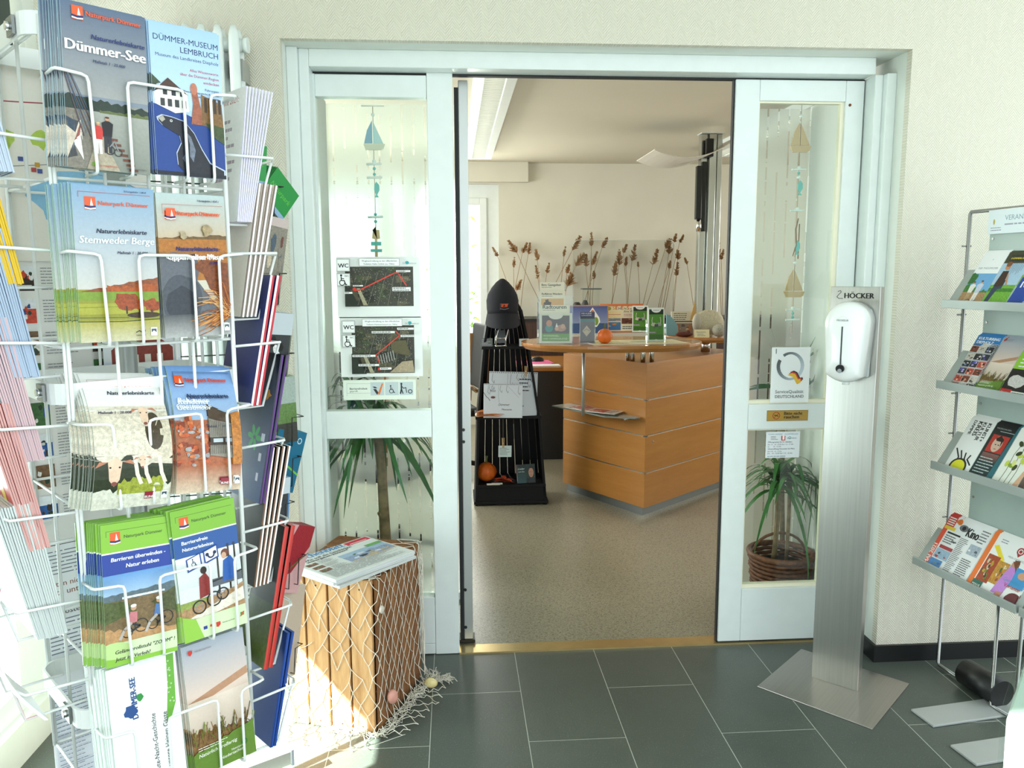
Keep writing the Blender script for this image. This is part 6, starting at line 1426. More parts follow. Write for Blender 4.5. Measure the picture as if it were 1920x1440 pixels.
def rack_two():
    cx, cy = -.72, 1.98
    t = empty('black_wire_leaflet_rack', (cx, cy, 0), 0, 'second leaflet rack with black wires standing behind the white one', 'leaflet rack')
    MB().tube([(0, 0, .06), (0, 0, 1.75)], .014, 12).build('pole', mat('grey_tube', '#a9adac', .35, .6), t)
    for k, a in enumerate((RAD(33), RAD(123), RAD(213), RAD(303))):
        c, s = cos(a), sin(a)
        t_ = t; t = MB().box(.0, .29, -.0125, .0125, .054, .094, M=T(0, 0, 0, a)).build('leg', mat('bright_aluminium', '#cfccc4', .25, .85), t_, .002)
        MB().box(.29, .297, -.0135, .0135, .050, .096, M=T(0, 0, 0, a)).build('leg_cap', mat('grey_cap', '#6a7076', .4), t)
        MB().tube([(.25 * c + .011 * s, .25 * s - .011 * c, .027), (.25 * c - .011 * s, .25 * s + .011 * c, .027)], .027, 22).build('castor', WHITE, t)
        MB().tube([(.25 * c, .25 * s, .04), (.25 * c, .25 * s, .06)], .009, 8).build('castor_stem', CHROME, t); t = t_
    def gph(A): A.rect(0, .0, 1, .45, '#3a4a34', .4); A.rect(0, .42, 1, .5, '#8aa8c8', .1); A.text('Naturpark', .1, .7, .8, '#5ab83a', it=.2)
    def fel(A): A.rect(.0, 0, .22, 1, '#b05a62'); A.text('hoffmann', .17, .2, .55, '#f0e4e4', .02, rot=pi / 2); A.photo(.22, .0, 1, .9, ['#8a8478', '#4a5a6a', '#c8b8a0', '#6a3a34'], 14, .4)
    def cow(A): A.rect(0, .5, 1, 1, '#9aa8a0', .2); A.rect(0, .3, 1, .6, '#5a7a3a', .4); A.photo(0, 0, 1, .3, ['#2a2a22', '#6a5a4a', '#e8c86a'], 6, .4)
    def hik(A): A.line([(0, .3), (.5, .45), (1, .3)], .05, '#7ac04a'); A.ring(.8, .85, .08, .02, '#e8f0f4')
    def red(A): A.poly([(0, .6), (.3, 1), (1, 1), (1, .7), (.5, .3), (0, .2)], '#a02a34', .3); A.line([(0, .2), (1, .6)], .03, '#3a7a3a')
    def bw(A): A.photo(.05, .05, .95, .7, ['#3a3c40', '#a8aaac', '#e4e4e4', '#1a1a1c'], 10, .4); A.rect(0, .7, 1, 1, '#c9d2d8')
    S = [ # x, y, z(bottom), w, h, rz, rx, roll, n, colour, edge, art, label
     (-.530, 2.00, 1.560, .10, .17, 50, .05, .05, 6, '#1f8a3c', '#17632c', gph, 'green topped nature leaflet upright at the top of the black wire rack'),
     (-.500, 2.02, 1.560, .10, .155, 56, .10, .70, 9, '#1f8a3c', '#17632c', gph, 'green topped nature leaflet tilted to the right at the top of the black wire rack'),
     (-.470, 1.93, 1.345, .10, .21, 66, .12, .10, 5, '#c9b8b4', '#e6e0da', fel, 'pinkish brochure with street photos on the black wire rack'),
     (-.475, 1.98, 1.145, .10, .18, 62, .10, .10, 6, '#6d7568', '#3a4038', bw, 'grey green leaflet below the pinkish brochure on the black wire rack'),
     (-.495, 2.00, .985, .11, .17, 35, .06, -.04, 4, '#a8c86a', '#9ac23c', cow, 'leaflet with green meadow on the black wire rack'),
     (-.480, 2.00, .875, .10, .16, 55, .10, .28, 7, '#1d6a8a', '#4a7a5a', hik, 'blue and green leaflet with round emblem on the black wire rack'),
     (-.500, 1.97, .765, .10, .14, 50, .06, .06, 3, '#5a86b8', '#3a5a8a', bw, 'blue leaflet with black and white picture on the black wire rack'),
     (-.475, 2.02, .600, .10, .18, 60, .10, .36, 9, '#d8a8a8', '#5a1c1c', red, 'dark red and green leaflet fanned out on the black wire rack'),
     (-.500, 2.03, .340, .11, .25, 62, .05, .18, 3, '#cdb8a4', '#e8dccb', None, 'beige leaflet at the bottom of the black wire rack'),
    ]
    for i, (x, y, z, w, h, rz, rx, ro, n, c, e, fn, lab) in enumerate(S):
        me = sheet_mesh('leaflet', plain(w, h, c, 100 + i, .05, fn), .0028, e, e, None)
        for k in range(n):
            M = T(x, y, z, RAD(rz), rx - .012 * k, ro) ; M = Matrix.Translation(Vector((x, y, z)) + Vector((-sin(RAD(rz)), cos(RAD(rz)), 0)) * .0032 * k) @ T(0, 0, 0, RAD(rz), rx - .010 * k, ro - .008 * k)
            place('leaflet', me, M, lab if k == 0 else 'copy behind the ' + lab.split(' on the black')[0].split(' at the ')[0] + ' on the black rack', 'leaflet', 'pile %s of the black wire rack' % ('one two three four five six seven eight nine'.split()[i]))
        # black wire pocket
        c_, s_ = cos(RAD(rz)), sin(RAD(rz)); o = Vector((x - cx, y - cy, z))
        q = lambda a, b, zz: o + Vector((c_ * a + s_ * b, s_ * a - c_ * b, zz))
        MB().tube([q(-.004, -.035, -.004), q(-.004, .012, -.004), q(-.004, .02, .07), q(w * .45, .02, .07), q(w * .45, .012, -.004), q(w * .45, -.035, -.004)], .0015, 6).tube([q(w * .8, -.035, -.004), q(w * .8, .012, -.004), q(w * .8, .02, .07), q(w + .008, .02, .07), q(w + .008, -.035, .07)], .0015, 6).tube([q(-.004, -.035, -.004), (0, 0, z - .004)], .0018, 6).tube([q(w, -.035, .07), (0, 0, z + .07)], .0018, 6).tube([q(-.004, -.035, -.004), q(w + .008, -.035, -.004)], .0018, 6).build('pocket_wire', WIREB, t)
rack_two()

# ---------------------------------------------------------------- crate with net and newspapers
CA = math.atan2(.094, -.288)          # direction of the long-lit face
CO = Vector((-.25, 2.345)); CX = Vector((-.951, .310)); CY = Vector((.310, .951))
def crate():
    a = math.atan2(-CX.y, -CX.x)
    t = empty('wooden_crate', (CO.x + CX.x * .151 + CY.x * .19, CO.y + CX.y * .151 + CY.y * .19, 0), a, 'upright wooden fruit crate with a white fishing net draped over it', 'crate')
    # local: x to the right along the front face, y depth
    W1 = m_wood('crate_pine_lit', '#b5804c', '#dcb07c', 3.0, (14, 14, 1.2), .75, 0, .35)
    W2 = m_wood('crate_pine_shaded', '#70462a', '#99683a', 3.0, (14, 14, 1.2), .75, 0, .35)  # same pine: sunlit tone painted on the front, shaded tone on the rest
    hw, hd, H = .151, .19, .495; R = random.Random(3)
    xs = [-hw, -.082, -.006, .066, .143]
    b_ = MB()
    for i in range(4):
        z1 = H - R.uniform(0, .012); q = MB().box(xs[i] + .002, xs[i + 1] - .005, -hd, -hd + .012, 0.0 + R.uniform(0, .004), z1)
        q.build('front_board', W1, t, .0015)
    ys = [-hd + .013, -.10, -.005, .09, hd]
    for i in range(4):
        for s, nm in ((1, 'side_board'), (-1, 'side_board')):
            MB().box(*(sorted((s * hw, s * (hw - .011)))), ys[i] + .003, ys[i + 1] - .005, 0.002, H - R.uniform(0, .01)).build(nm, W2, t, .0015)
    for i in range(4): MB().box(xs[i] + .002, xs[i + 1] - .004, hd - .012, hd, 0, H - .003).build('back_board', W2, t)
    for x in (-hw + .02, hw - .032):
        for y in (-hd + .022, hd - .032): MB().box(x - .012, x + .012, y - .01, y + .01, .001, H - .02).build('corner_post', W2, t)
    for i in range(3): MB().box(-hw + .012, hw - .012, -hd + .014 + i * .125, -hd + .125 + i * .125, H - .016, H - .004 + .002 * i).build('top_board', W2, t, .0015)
    MB().box(-hw + .012, hw - .012, -hd + .014, hd - .014, .004, .014).build('bottom_board', W2, t)
    for x in (-.12, -.045, .03, .10):
        b = MB()
        for z in (.02, H - .03): b.tube([(x, -hd - .0006, z), (x, -hd, z)], .003, 8)
        b.build('nail', mat('dull_nail', '#4a3a2c', .5, .5), t)
    return t, a
_cr, _ca2 = crate()
def cp(x, y, z):
    c, s = cos(_ca2), sin(_ca2); o = _cr.location
    return Vector((o.x + x * c - y * s, o.y + x * s + y * c, z))

def net():
    R = random.Random(11); b = MB(); hw, hd, H = .151, .19, .495; r = .0011
    def S(u, v):
        """u around the crate (0 = left edge of the front, .302 corner, on to the side), v = distance down from the top; negative v lies on the top"""
        sag = .010 * sin(u * 25) * (v > 0)
        if v < 0: 
            if u < 2 * hw: return cp(-hw + u, -hd - v, H + .003)
            return cp(hw + v, -hd + (u - 2 * hw), H + .003)
        z = H - v
        fl = .0 if z > .06 else (.06 - z) * .5
        if z < .002: fl += (.002 - z) * .6; z = .002 + .012 * abs(sin(u * 60 + v * 90))
        if u < 2 * hw: return cp(-hw + u, -hd - .0035 - fl, z)
        return cp(hw + .0035 + fl, -hd + (u - 2 * hw), z)
    cell = .048; nu = int((2 * hw + 2 * hd - .0) / cell) + 1; nv = 14
    J = {}
    for i in range(nu + 1):
        for j in range(-2, nv + 1):
            u = (i + .5 * (j % 2)) * cell; u += R.uniform(-.010, .010); v = j * .040 + R.uniform(-.008, .008) + .012 * sin(u * 14) * min(1, max(0, j / 4))
            if v > 0: u += .02 * (v / H) * sin(u * 9)
            u = min(max(u, -.004), 2 * hw + 2 * hd)
            J[i, j] = (u, v)
    for (i, j), (u, v) in J.items():
        for d in (0, 1):
            k = (i + d - (0 if j % 2 else 1), j + 1)
            if k not in J: continue
            if u < .30 and R.random() < .22: continue
            u2, v2 = J[k]; P = []
            if (v < 0) != (v2 < 0) and abs(u - u2) > .08: continue
            for f in (0, .25, .5, .75, 1):
                uu, vv = u + (u2 - u) * f, v + (v2 - v) * f + .003 * sin(pi * f)
                P.append(S(uu, vv))
            b.tube(P, r, 4, cap=False)
        if v > 0: b.blob(tuple(S(u, v)), (.0017, .0017, .0017), 5, 4)
    # bunched hem lying on the floor, front corner to the far right corner, and cords hanging at the left edge
    def tangle(p0, p1, n, rad, lift):
        for k in range(n):
            P = []; ph = R.uniform(0, 6); m = 14
            for i in range(m + 1):
                f = i / m; c = p0.lerp(p1, f)
                c = c + Vector((R.uniform(-1, 1) * rad, R.uniform(-1, 1) * rad, 0)); c.z = .003 + lift * abs(sin(ph + f * 17)) * R.uniform(.4, 1)
                P.append(c)
            Q = []
            for i in range(len(P) - 1):
                a, c = P[i], P[i + 1]
                for f in (0, .5): Q.append(a.lerp(c, f) + Vector((0, 0, .002 * sin(i * 3 + f * 6))))
            Q.append(P[-1]); b.tube(Q, r, 4, cap=False)
    tangle(cp(-.02, -hd - .02, 0), cp(hw + .02, -hd - .02, 0), 7, .018, .02)
    tangle(cp(hw + .02, -hd - .02, 0), cp(hw + .035, hd * .2, 0), 9, .022, .028)
    tangle(cp(hw + .035, 0, 0), cp(hw + .05, hd, 0), 9, .025, .03)
    tangle(cp(hw + .045, hd * .8, 0), cp(hw + .12, hd * .9, 0), 8, .02, .028)
    for k in range(9):
        x0 = -hw + R.uniform(-.008, .012); P = []
        for i in range(13):
            v = i / 12 * R.uniform(.9, 1.0) * (.25 + .03 * k); P.append(cp(x0 + .008 * sin(i * 1.7 + k) , -hd - .006 - .004 * (k % 3), H + .004 - v))
        b.tube(P, r, 4, cap=False)
    for k in range(7):
        x0 = R.uniform(-.01, .02); P = []
        for i in range(11): P.append(cp(hw + .008 + .01 * i / 10 + .004 * sin(i + k), hd - .03 + x0 + .01 * sin(i * 1.3 + k), (H - .06) * (1 - i / 10) + .02))
        b.tube(P, r, 4, cap=False)
    o = b.build('fishing_net', mat('white_net_cord', '#e6e1d2', .8)); tag(o, 'white cotton fishing net draped over the wooden crate', 'net')
    SH = lambda n, c: mat(n, c, .35, noise=.12, nscale=50)
    def shell(p, r, rot, m, lab):
        o = MB().blob((0, 0, 0), (r, r * .5, r * .8), 18, 8, fn=lambda a, th: (1 + .05 * cos(9 * a)) * (1.0 if th > .5 else .9)).build('sea_shell', m); o.location = p; o.rotation_euler = rot; tag(o, lab, 'shell')
    shell(cp(-.145, -hd - .014, .315), .019, (0, .5, _ca2), SH('cream_shell', '#e6cda8'), 'cream shell hanging in the net at the left edge of the crate')
    shell(cp(hw + .012, -hd + .02, .40), .014, (0, 1.2, _ca2 + 1.5), SH('speckled_shell', '#cfc4b8'), 'small speckled shell hanging near the top corner of the crate')
    shell(cp(hw + .026, -hd + .055, .10), .025, (0, 1.2, _ca2 + 1.2), SH('pink_shell', '#d89a8a'), 'pink shell low in the net on the shaded side of the crate')
    shell(cp(hw + .065, hd * .55, .026), .023, (0, .2, 0), SH('yellow_shell', '#e0cf92'), 'yellowish round shell in the net hem on the floor')
net()

def newspapers():
    me = sheet_mesh('newspaper', a_news(), .009, '#e4e6e4', '#dcdedc', rough=.8, pages=5, ecover='#b9bfc0')
    me2 = sheet_mesh('newspaper', plain(.32, .24, '#cfd2cd', 61, .05), .008, '#e4e6e4', '#dcdedc', rough=.8, pages=5, ecover='#a9b0b2')
    for i, (m, z, dr, dx, lab) in enumerate(((me2, .501, .03, .004, 'newspaper at the bottom of the small pile on the crate'), (me2, .5105, -.025, -.003, 'newspaper in the middle of the small pile on the crate'), (me, .520, 0, 0, 'topmost newspaper with blue title and red box on the crate'))):
        # width runs along L->right edge, height axis across
        c = Vector((-.333, 2.479)); ang = RAD(47) + dr
        M = T(c.x + dx, c.y, z + .009, ang) @ Matrix.Rotation(-pi / 2, 4, 'X')
        M = Matrix.Translation((c.x + dx, c.y, z + .0085)) @ Matrix.Rotation(ang + 0, 4, 'Z') @ Matrix.Translation((-.16, -.12, 0)) @ Matrix(((1, 0, 0, 0), (0, 0, 1, 0), (0, -1, 0, 0), (0, 0, 0, 1)))
        place('newspaper', m, M, lab, 'newspaper', 'newspapers on the crate')
newspapers()

# ---------------------------------------------------------------- papers on the door glass
def on_glass(name, A, pxl, pxb, lab, cat, t=.0008, rz=0, ry=0.0, x=None, z=None, y=2.8775):
    p = atY(pxl, pxb, 2.86)
    place(name, sheet_mesh(name, A, t), T(p.x if x is None else x, y, p.z if z is None else z, rz, 0, ry), lab, cat)
on_glass('route_notice', a_wcmap(0), 632, 598, 'upper white notice with aerial map and WC signs on the left door glass', 'notice', x=-.409, z=1.260)
on_glass('route_notice', a_wcmap(1), 640, 708, 'lower white notice with aerial map and WC signs on the left door glass', 'notice', x=-.404, z=1.050)
on_glass('accessibility_sign', a_barrfrei(), 643, 752, 'narrow pale strip with three accessibility pictograms on the left door glass', 'sign', x=-.399, z=.967)
on_glass('quality_sign', a_quality(), 1444, 755, 'white sign with grey ring letter Q and flag ribbon on the right door', 'sign', x=1.158, z=.938, t=.002, y=2.860)
on_glass('no_smoking_plate', a_nosmoke(), 1437, 790, 'small brass no smoking plate on the middle rail of the right door', 'sign', x=1.148, z=.869, t=.0015, y=2.8605)
on_glass('opening_hours_card', a_hours(), 1438, 860, 'laminated opening hours card on the lower glass of the right door', 'notice', x=1.156, z=.725, t=.001, y=2.8785)

# ---------------------------------------------------------------- hanging driftwood ornaments
def ornament(x, y, zt, label, kinds, sc=1.0, top='boat_blue'):
    t = empty('hanging_ornament', (x, y, zt), 0, label, 'ornament', 'maritime hangings behind the door glass')
    WD = mat('light_plywood', '#c9a678', .6); BL = mat('pale_blue_paint', '#7fa6bd', .5); TQ = mat('turquoise_paint', '#5fb5ad', .5); PW = mat('white_driftwood', '#e6ebe6', .6); ST = mat('string', '#a08a66', .8)
    L = kinds[-1][1] + .05; MB().tube([(0, 0, 0), (0, 0, -L)], .0011, 5).build('string', ST, t)
    if y < 3.1: MB().tube([(-.04, 0, 0), (.04, 0, 0)], .002, 6).build('hook', PW, t)
    for k, d in kinds:
        z = -d
        if k in ('boat_blue', 'boat_wood'):
            blue = k == 'boat_blue'; s = sc
            MB().prism([(-.004 * s, .0), (-.004 * s, .078 * s), (-.022 * s, .045 * s), (-.033 * s, .0)], -.003, .003, M=T(0, 0, z), axis='y').build('sail', BL if blue else WD, t)
            MB().prism([(.0, .0), (.0, .074 * s), (.018 * s, .035 * s), (.034 * s, .0)], -.003, .003, M=T(0, 0, z), axis='y').build('jib', mat('pale_striped_sail', '#b9d3d2', .5) if blue else WD, t)
            MB().prism([(-.036 * s, -.002), (.040 * s, -.002), (.034 * s, -.018 * s), (.026 * s, -.023 * s), (-.028 * s, -.023 * s)], -.004, .004, M=T(0, 0, z), axis='y').build('hull', mat('driftwood_hull', '#d9d0b8', .6) if blue else WD, t)
        elif k == 'bar': MB().tube([(-.027, 0, z), (.027, 0, z + .002)], .0038, 8).build('driftwood_bar', PW, t)
        elif k == 'bead': MB().blob((0, 0, z), (.0065, .0065, .0065), 12, 8).build('bead', PW, t)
        elif k == 'tbead': MB().blob((0, 0, z), (.0055, .0055, .0055), 12, 8).build('turquoise_bead', TQ, t)
        elif k == 'fish': MB().prism([(0, 0), (.010, -.012), (.011, -.03), (.002, -.046), (.008, -.055), (-.006, -.055), (-.002, -.046), (-.008, -.03), (-.007, -.012)], -.002, .002, M=T(.006, 0, z), axis='y').build('fish', TQ, t)
        elif k == 'man':
            MB().prism([(-.012, 0), (.012, 0), (.014, -.03), (.004, -.032), (.005, -.10), (-.005, -.10), (-.004, -.032), (-.014, -.03), (-.010, 0), (0, .012)], -.003, .003, M=T(0, 0, z), axis='y').build('figure', WD, t)
            MB().box(-.018, .018, -.004, .004, z - .055, z - .042).box(-.02, .02, -.004, .004, z - .078, z - .068).build('figure_arms', TQ, t)
        elif k == 'drift': MB().tube([(.006, 0, z), (-.002, 0, z - .04), (.002, .0, z - .10), (-.010, 0, z - .14)], [.002, .003, .003, .0015], 6).tube([(.012, .002, z - .02), (.012, .002, z - .15)], .0022, 6).build('driftwood', mat('brown_driftwood', '#8a6a44', .8), t)
ornament(-.278, 2.97, 2.0, 'hanging with blue sailboat, turquoise fish and little figure behind the left door glass', [('bead', .03), ('boat_blue', .128), ('bead', .19), ('bar', .20), ('tbead', .215), ('tbead', .235), ('bar', .247), ('fish', .26), ('tbead', .375), ('bar', .385), ('tbead', .40), ('man', .43)])
ornament(1.285, 2.99, 2.035, 'hanging with two plain wooden sailboats and driftwood behind the right door glass', [('bead', .05), ('boat_wood', .155), ('bead', .235), ('bar', .242), ('tbead', .255), ('bead', .27), ('fish', .28), ('bead', .385), ('bar', .392), ('drift', .42), ('fish', .50), ('bead', .585), ('boat_wood', .69), ('bead', .755), ('bar', .762), ('tbead', .775), ('tbead', .79), ('bar', .80)], 1.05)

def plants():
    LFM = mat('dracaena_leaf', '#2f6a2a', .35, noise=.35, nscale=12); LF2 = mat('dracaena_leaf_dark', '#24502a', .35, noise=.3, nscale=12); TR = mat('plant_trunk', '#8a7252', .8, noise=.4, nscale=30, bump=.6, bscale=40)
    def crown(b, c, n, ln, seed, w=.014, up=.2):
        R = random.Random(seed)
        for k in range(n):
            a = R.uniform(0, 2 * pi); e = R.uniform(-.1, 1.2); d = (cos(a) * cos(e), sin(a) * cos(e) * .7, sin(e) + up)
            b.leaf(Vector(c) + Vector((0, 0, R.uniform(-.06, .03))), d, (-sin(a), cos(a), 0), ln * R.uniform(.75, 1.1), w * R.uniform(.8, 1.1), R.uniform(.7, 1.3), 8)
    def fence(b, x0, x1, y0, y1): b.v = [Vector((min(x1 - .1 * (1 - 1 / (1 + max(0, p.x - x1 + .1))) if p.x > x1 - .0 else p.x, x1), min(max(p.y, y0), y1), p.z)) if p.x > 0 else Vector((max(p.x, x0), min(max(p.y, y0), y1), p.z)) for p in b.v]
    def basket(t, r=.13, h=.24, m=None):
        WK = mat('wicker', '#6b3e22', .6, noise=.5, nscale=60)
        b = MB(); n = 14
        for i in range(n):
            z = h * i / (n - 1); rr = r * (.8 + .2 * z / h)
            b.tube([(rr * (1 + .03 * sin(24 * a / 36 * pi + i * pi)) * cos(2 * pi * a / 36), rr * (1 + .03 * sin(24 * a / 36 * pi + i * pi)) * sin(2 * pi * a / 36), z + .008) for a in range(36)], .0085, 6, closed=True)
        t = b.build('wicker_wall', WK, t)
        MB().tube([(r * 1.03 * cos(2 * pi * a / 36), r * 1.03 * sin(2 * pi * a / 36), h + .012) for a in range(36)], .012, 8, closed=True).build('rim', WK, t)
        MB().tube([(r * .9 * cos(pi * k / 12), 0.02, h + .09 * sin(pi * k / 12)) for k in range(13)], .006, 6).build('handle', WK, t)
        MB().lathe([(r * .75, .0), (r * .85, h * .5), (r * .93, h * .82), (.01, h * .84)], 24).build('soil', mat('potting_soil', '#2e2118', .95), t)
    t = empty('dracaena', (1.352, 3.16, 0), 0, 'dracaena with drooping green leaves in a wicker basket behind the right door glass', 'plant')
    basket(t, .125, .24)
    MB().tube([(-.03, 0, .2), (-.022, 0, .35), (-.02, 0, .55)], [.012, .011, .010], 8).tube([(.03, .01, .2), (.032, .01, .4), (.03, .01, .55)], [.009, .008, .008], 8).build('trunk', TR, t)
    b = MB(); crown(b, (-.02, 0, .57), 44, .30, 1); crown(b, (.03, .01, .57), 26, .26, 2); fence(b, -.3, .142, -.24, .2); b.build('foliage', LFM, t)
    t = empty('dracaena', (1.42, 3.29, 0), 0, 'taller dark plant with spread leaves at the back behind the right door glass', 'plant')
    MB().lathe([(.06, 0), (.075, .14), (.08, .15), (.07, .15)], 20).build('pot', mat('plant_pot', '#6a4a34', .5), t)
    MB().tube([(0, 0, .12), (-.02, 0, .5), (-.04, -.02, .9)], [.012, .011, .01], 8).build('trunk', TR, t)
    b = MB(); R = random.Random(5)
    for k in range(20):
        a = R.uniform(-2.6, .4); e = R.uniform(.1, 1.3); b.leaf((-.04, -.02, .9 + R.uniform(-.05, .05)), (cos(a) * cos(e), sin(a) * cos(e) * .3, sin(e)), (0, .5, 1), R.uniform(.2, .36), .011, R.uniform(.1, .5), 7)
    fence(b, -.3, .075, -.3, .08); b.build('foliage', LF2, t)
    t = empty('yucca', (-.29, 3.16, 0), 0, 'yucca with thick trunk and hanging leaves behind the left door glass', 'plant')
    MB().lathe([(.09, 0), (.11, .18), (.115, .2), (.1, .2)], 24).build('pot', mat('plant_pot', '#6a4a34', .5), t)
    MB().tube([(.01, 0, .18), (.0, 0, .4), (-.006, 0, .62), (-.02, .0, .8)], [.024, .022, .019, .018], 10).tube([(.0, 0, .44), (-.02, -.01, .47)], [.018, .01], 8).build('trunk', TR, t)
    b = MB(); crown(b, (-.03, 0, .84), 60, .36, 3, .015, .0)
    crown(b, (-.12, 0.02, .95), 26, .28, 4, .014, .3); fence(b, -.21, .33, -.24, .21); b.build('foliage', LFM, t)
plants()

# ---------------------------------------------------------------- hand sanitiser stand
def stand():
    a = math.atan2(-.108, .113)
    c = Vector(((1.237 + 1.35) / 2, (2.586 + 2.478) / 2))
    t = empty('sanitizer_stand', (c.x + .017, c.y + .018, 0), a, 'brushed steel stand with white hand sanitizer dispenser beside the right door', 'sanitizer stand')
    MB().box(-.0785, .0785, -.025, .014, .003, 1.368).build('column', STEEL, t, .0015)
    # base plate corners seen from above
    W = [(1.024, 2.539), (1.283, 2.254), (1.555, 2.516), (1.293, 2.797)]; ca, sa = cos(-a), sin(-a)
    P = []
    for x, y in W:
        dx, dy = x - t.location.x, y - t.location.y; P.append((dx * ca - dy * sa, dx * sa + dy * ca))
    MB().prism(P, 0, .0035).build('base_plate', STEELH, t, .001)
    A = Art(.12, .035, '#b9b7b4', .0, 1); A.fs = []; A.text('HÖCKER', .24, .25, .76, '#20201f', .04, hs=1.05); A.line([(.06, .85), (.13, .95), (.15, .8), (.08, .55), (.04, .35), (.1, .2), (.2, .22)], .015, '#20201f')
    # lettering lies directly on the metal
    vs, fs, cs = [], [], []; A.add_to(vs, fs, cs); me = bpy.data.meshes.new('lettering'); me.from_pydata([tuple(p) for p in vs], [], fs)
    ca_ = me.color_attributes.new('Col', 'FLOAT_COLOR', 'CORNER'); ca_.data.foreach_set('color', [q for C in cs for p in C for q in p]); me.materials.append(pmat(.35))
    o = bpy.data.objects.new('lettering', me); COL.objects.link(o); o.parent = t; o.location = (-.062, -.0253, 1.322)
    D = mat('white_abs', '#f1f3f2', .18, coat=.4); hw, z0, z1 = .067, 1.062, 1.322
    def outline(s, dz=0):
        P = []; w = hw * s; h0, h1 = (z1 + z0) / 2 - (z1 - z0) / 2 * s, (z1 + z0) / 2 + (z1 - z0) / 2 * s
        for k in range(33):
            th = pi * k / 32; P.append((w * cos(th), h1 - w + w * sin(th) * 1.0))
        for k in range(1, 12):
            f = k / 12; P.append((-w * cos(pi * .5 * 0) * (1 - 0) if k < 1 else -w + 2 * w * f, h0 + (.030 if 1 else 0) * (1 - sin(pi * f)) * 1.0))
        return P
    rings = [(1.0, -.025), (1.0, -.085), (.97, -.105), (.88, -.122), (.70, -.132), (.35, -.137)]
    n = len(outline(1)); vs = []; fs = []
    for s, y in rings: vs += [(x, y, z) for x, z in outline(s)]
    for i in range(len(rings) - 1):
        for k in range(n): fs.append((i * n + k, (i + 1) * n + k, (i + 1) * n + (k + 1) % n, i * n + (k + 1) % n))
    fs += [list(range(n)), list(range((len(rings) - 1) * n, len(rings) * n))[::-1]]
    MB().add(vs, fs, smooth=True).build('dispenser_body', D, t)
    MB().box(-.060, .060, -.045, -.025, 1.075, 1.30).build('back_plate', mat('grey_seam', '#aeb4b2', .4), t, .01, 3)
    MB().box(-.0022, .0022, -.1385, -.130, 1.125, 1.245).build('sight_window', mat('smoked_window', '#3a3f44', .1), t, .001)
    MB().tube([(0, -.143, 1.112), (0, -.128, 1.112)], .0125, 18).build('sensor', mat('dark_lens', '#101418', .05), t)
    MB().tube([(.0, -.1435, 1.105), (.0, -.143, 1.105)], .007, 12).build('sensor_ring', mat('grey_ring', '#8a9094', .3), t)
    MB().tube([(0, -.075, 1.055), (0, -.075, 1.07)], .012, 12).build('nozzle', WHITE, t)
    A = Art(.04, .018, '#f1f3f2', .0, 1); A.fs = []; A.text('PROXEUR', .05, .2, .9, '#8a9094', .02); A.ring(.5, .1, .42, .015, '#c9cecc', 14, RAD(20), RAD(160))
    vs, fs, cs = [], [], []; A.add_to(vs, fs, cs); me = bpy.data.meshes.new('small_print'); me.from_pydata([tuple(p) for p in vs], [], fs)
    ca_ = me.color_attributes.new('Col', 'FLOAT_COLOR', 'CORNER'); ca_.data.foreach_set('color', [q for C in cs for p in C for q in p]); me.materials.append(pmat(.35))
    o = bpy.data.objects.new('small_print', me); COL.objects.link(o); o.parent = t; o.location = (-.02, -.1375, 1.258)
stand()

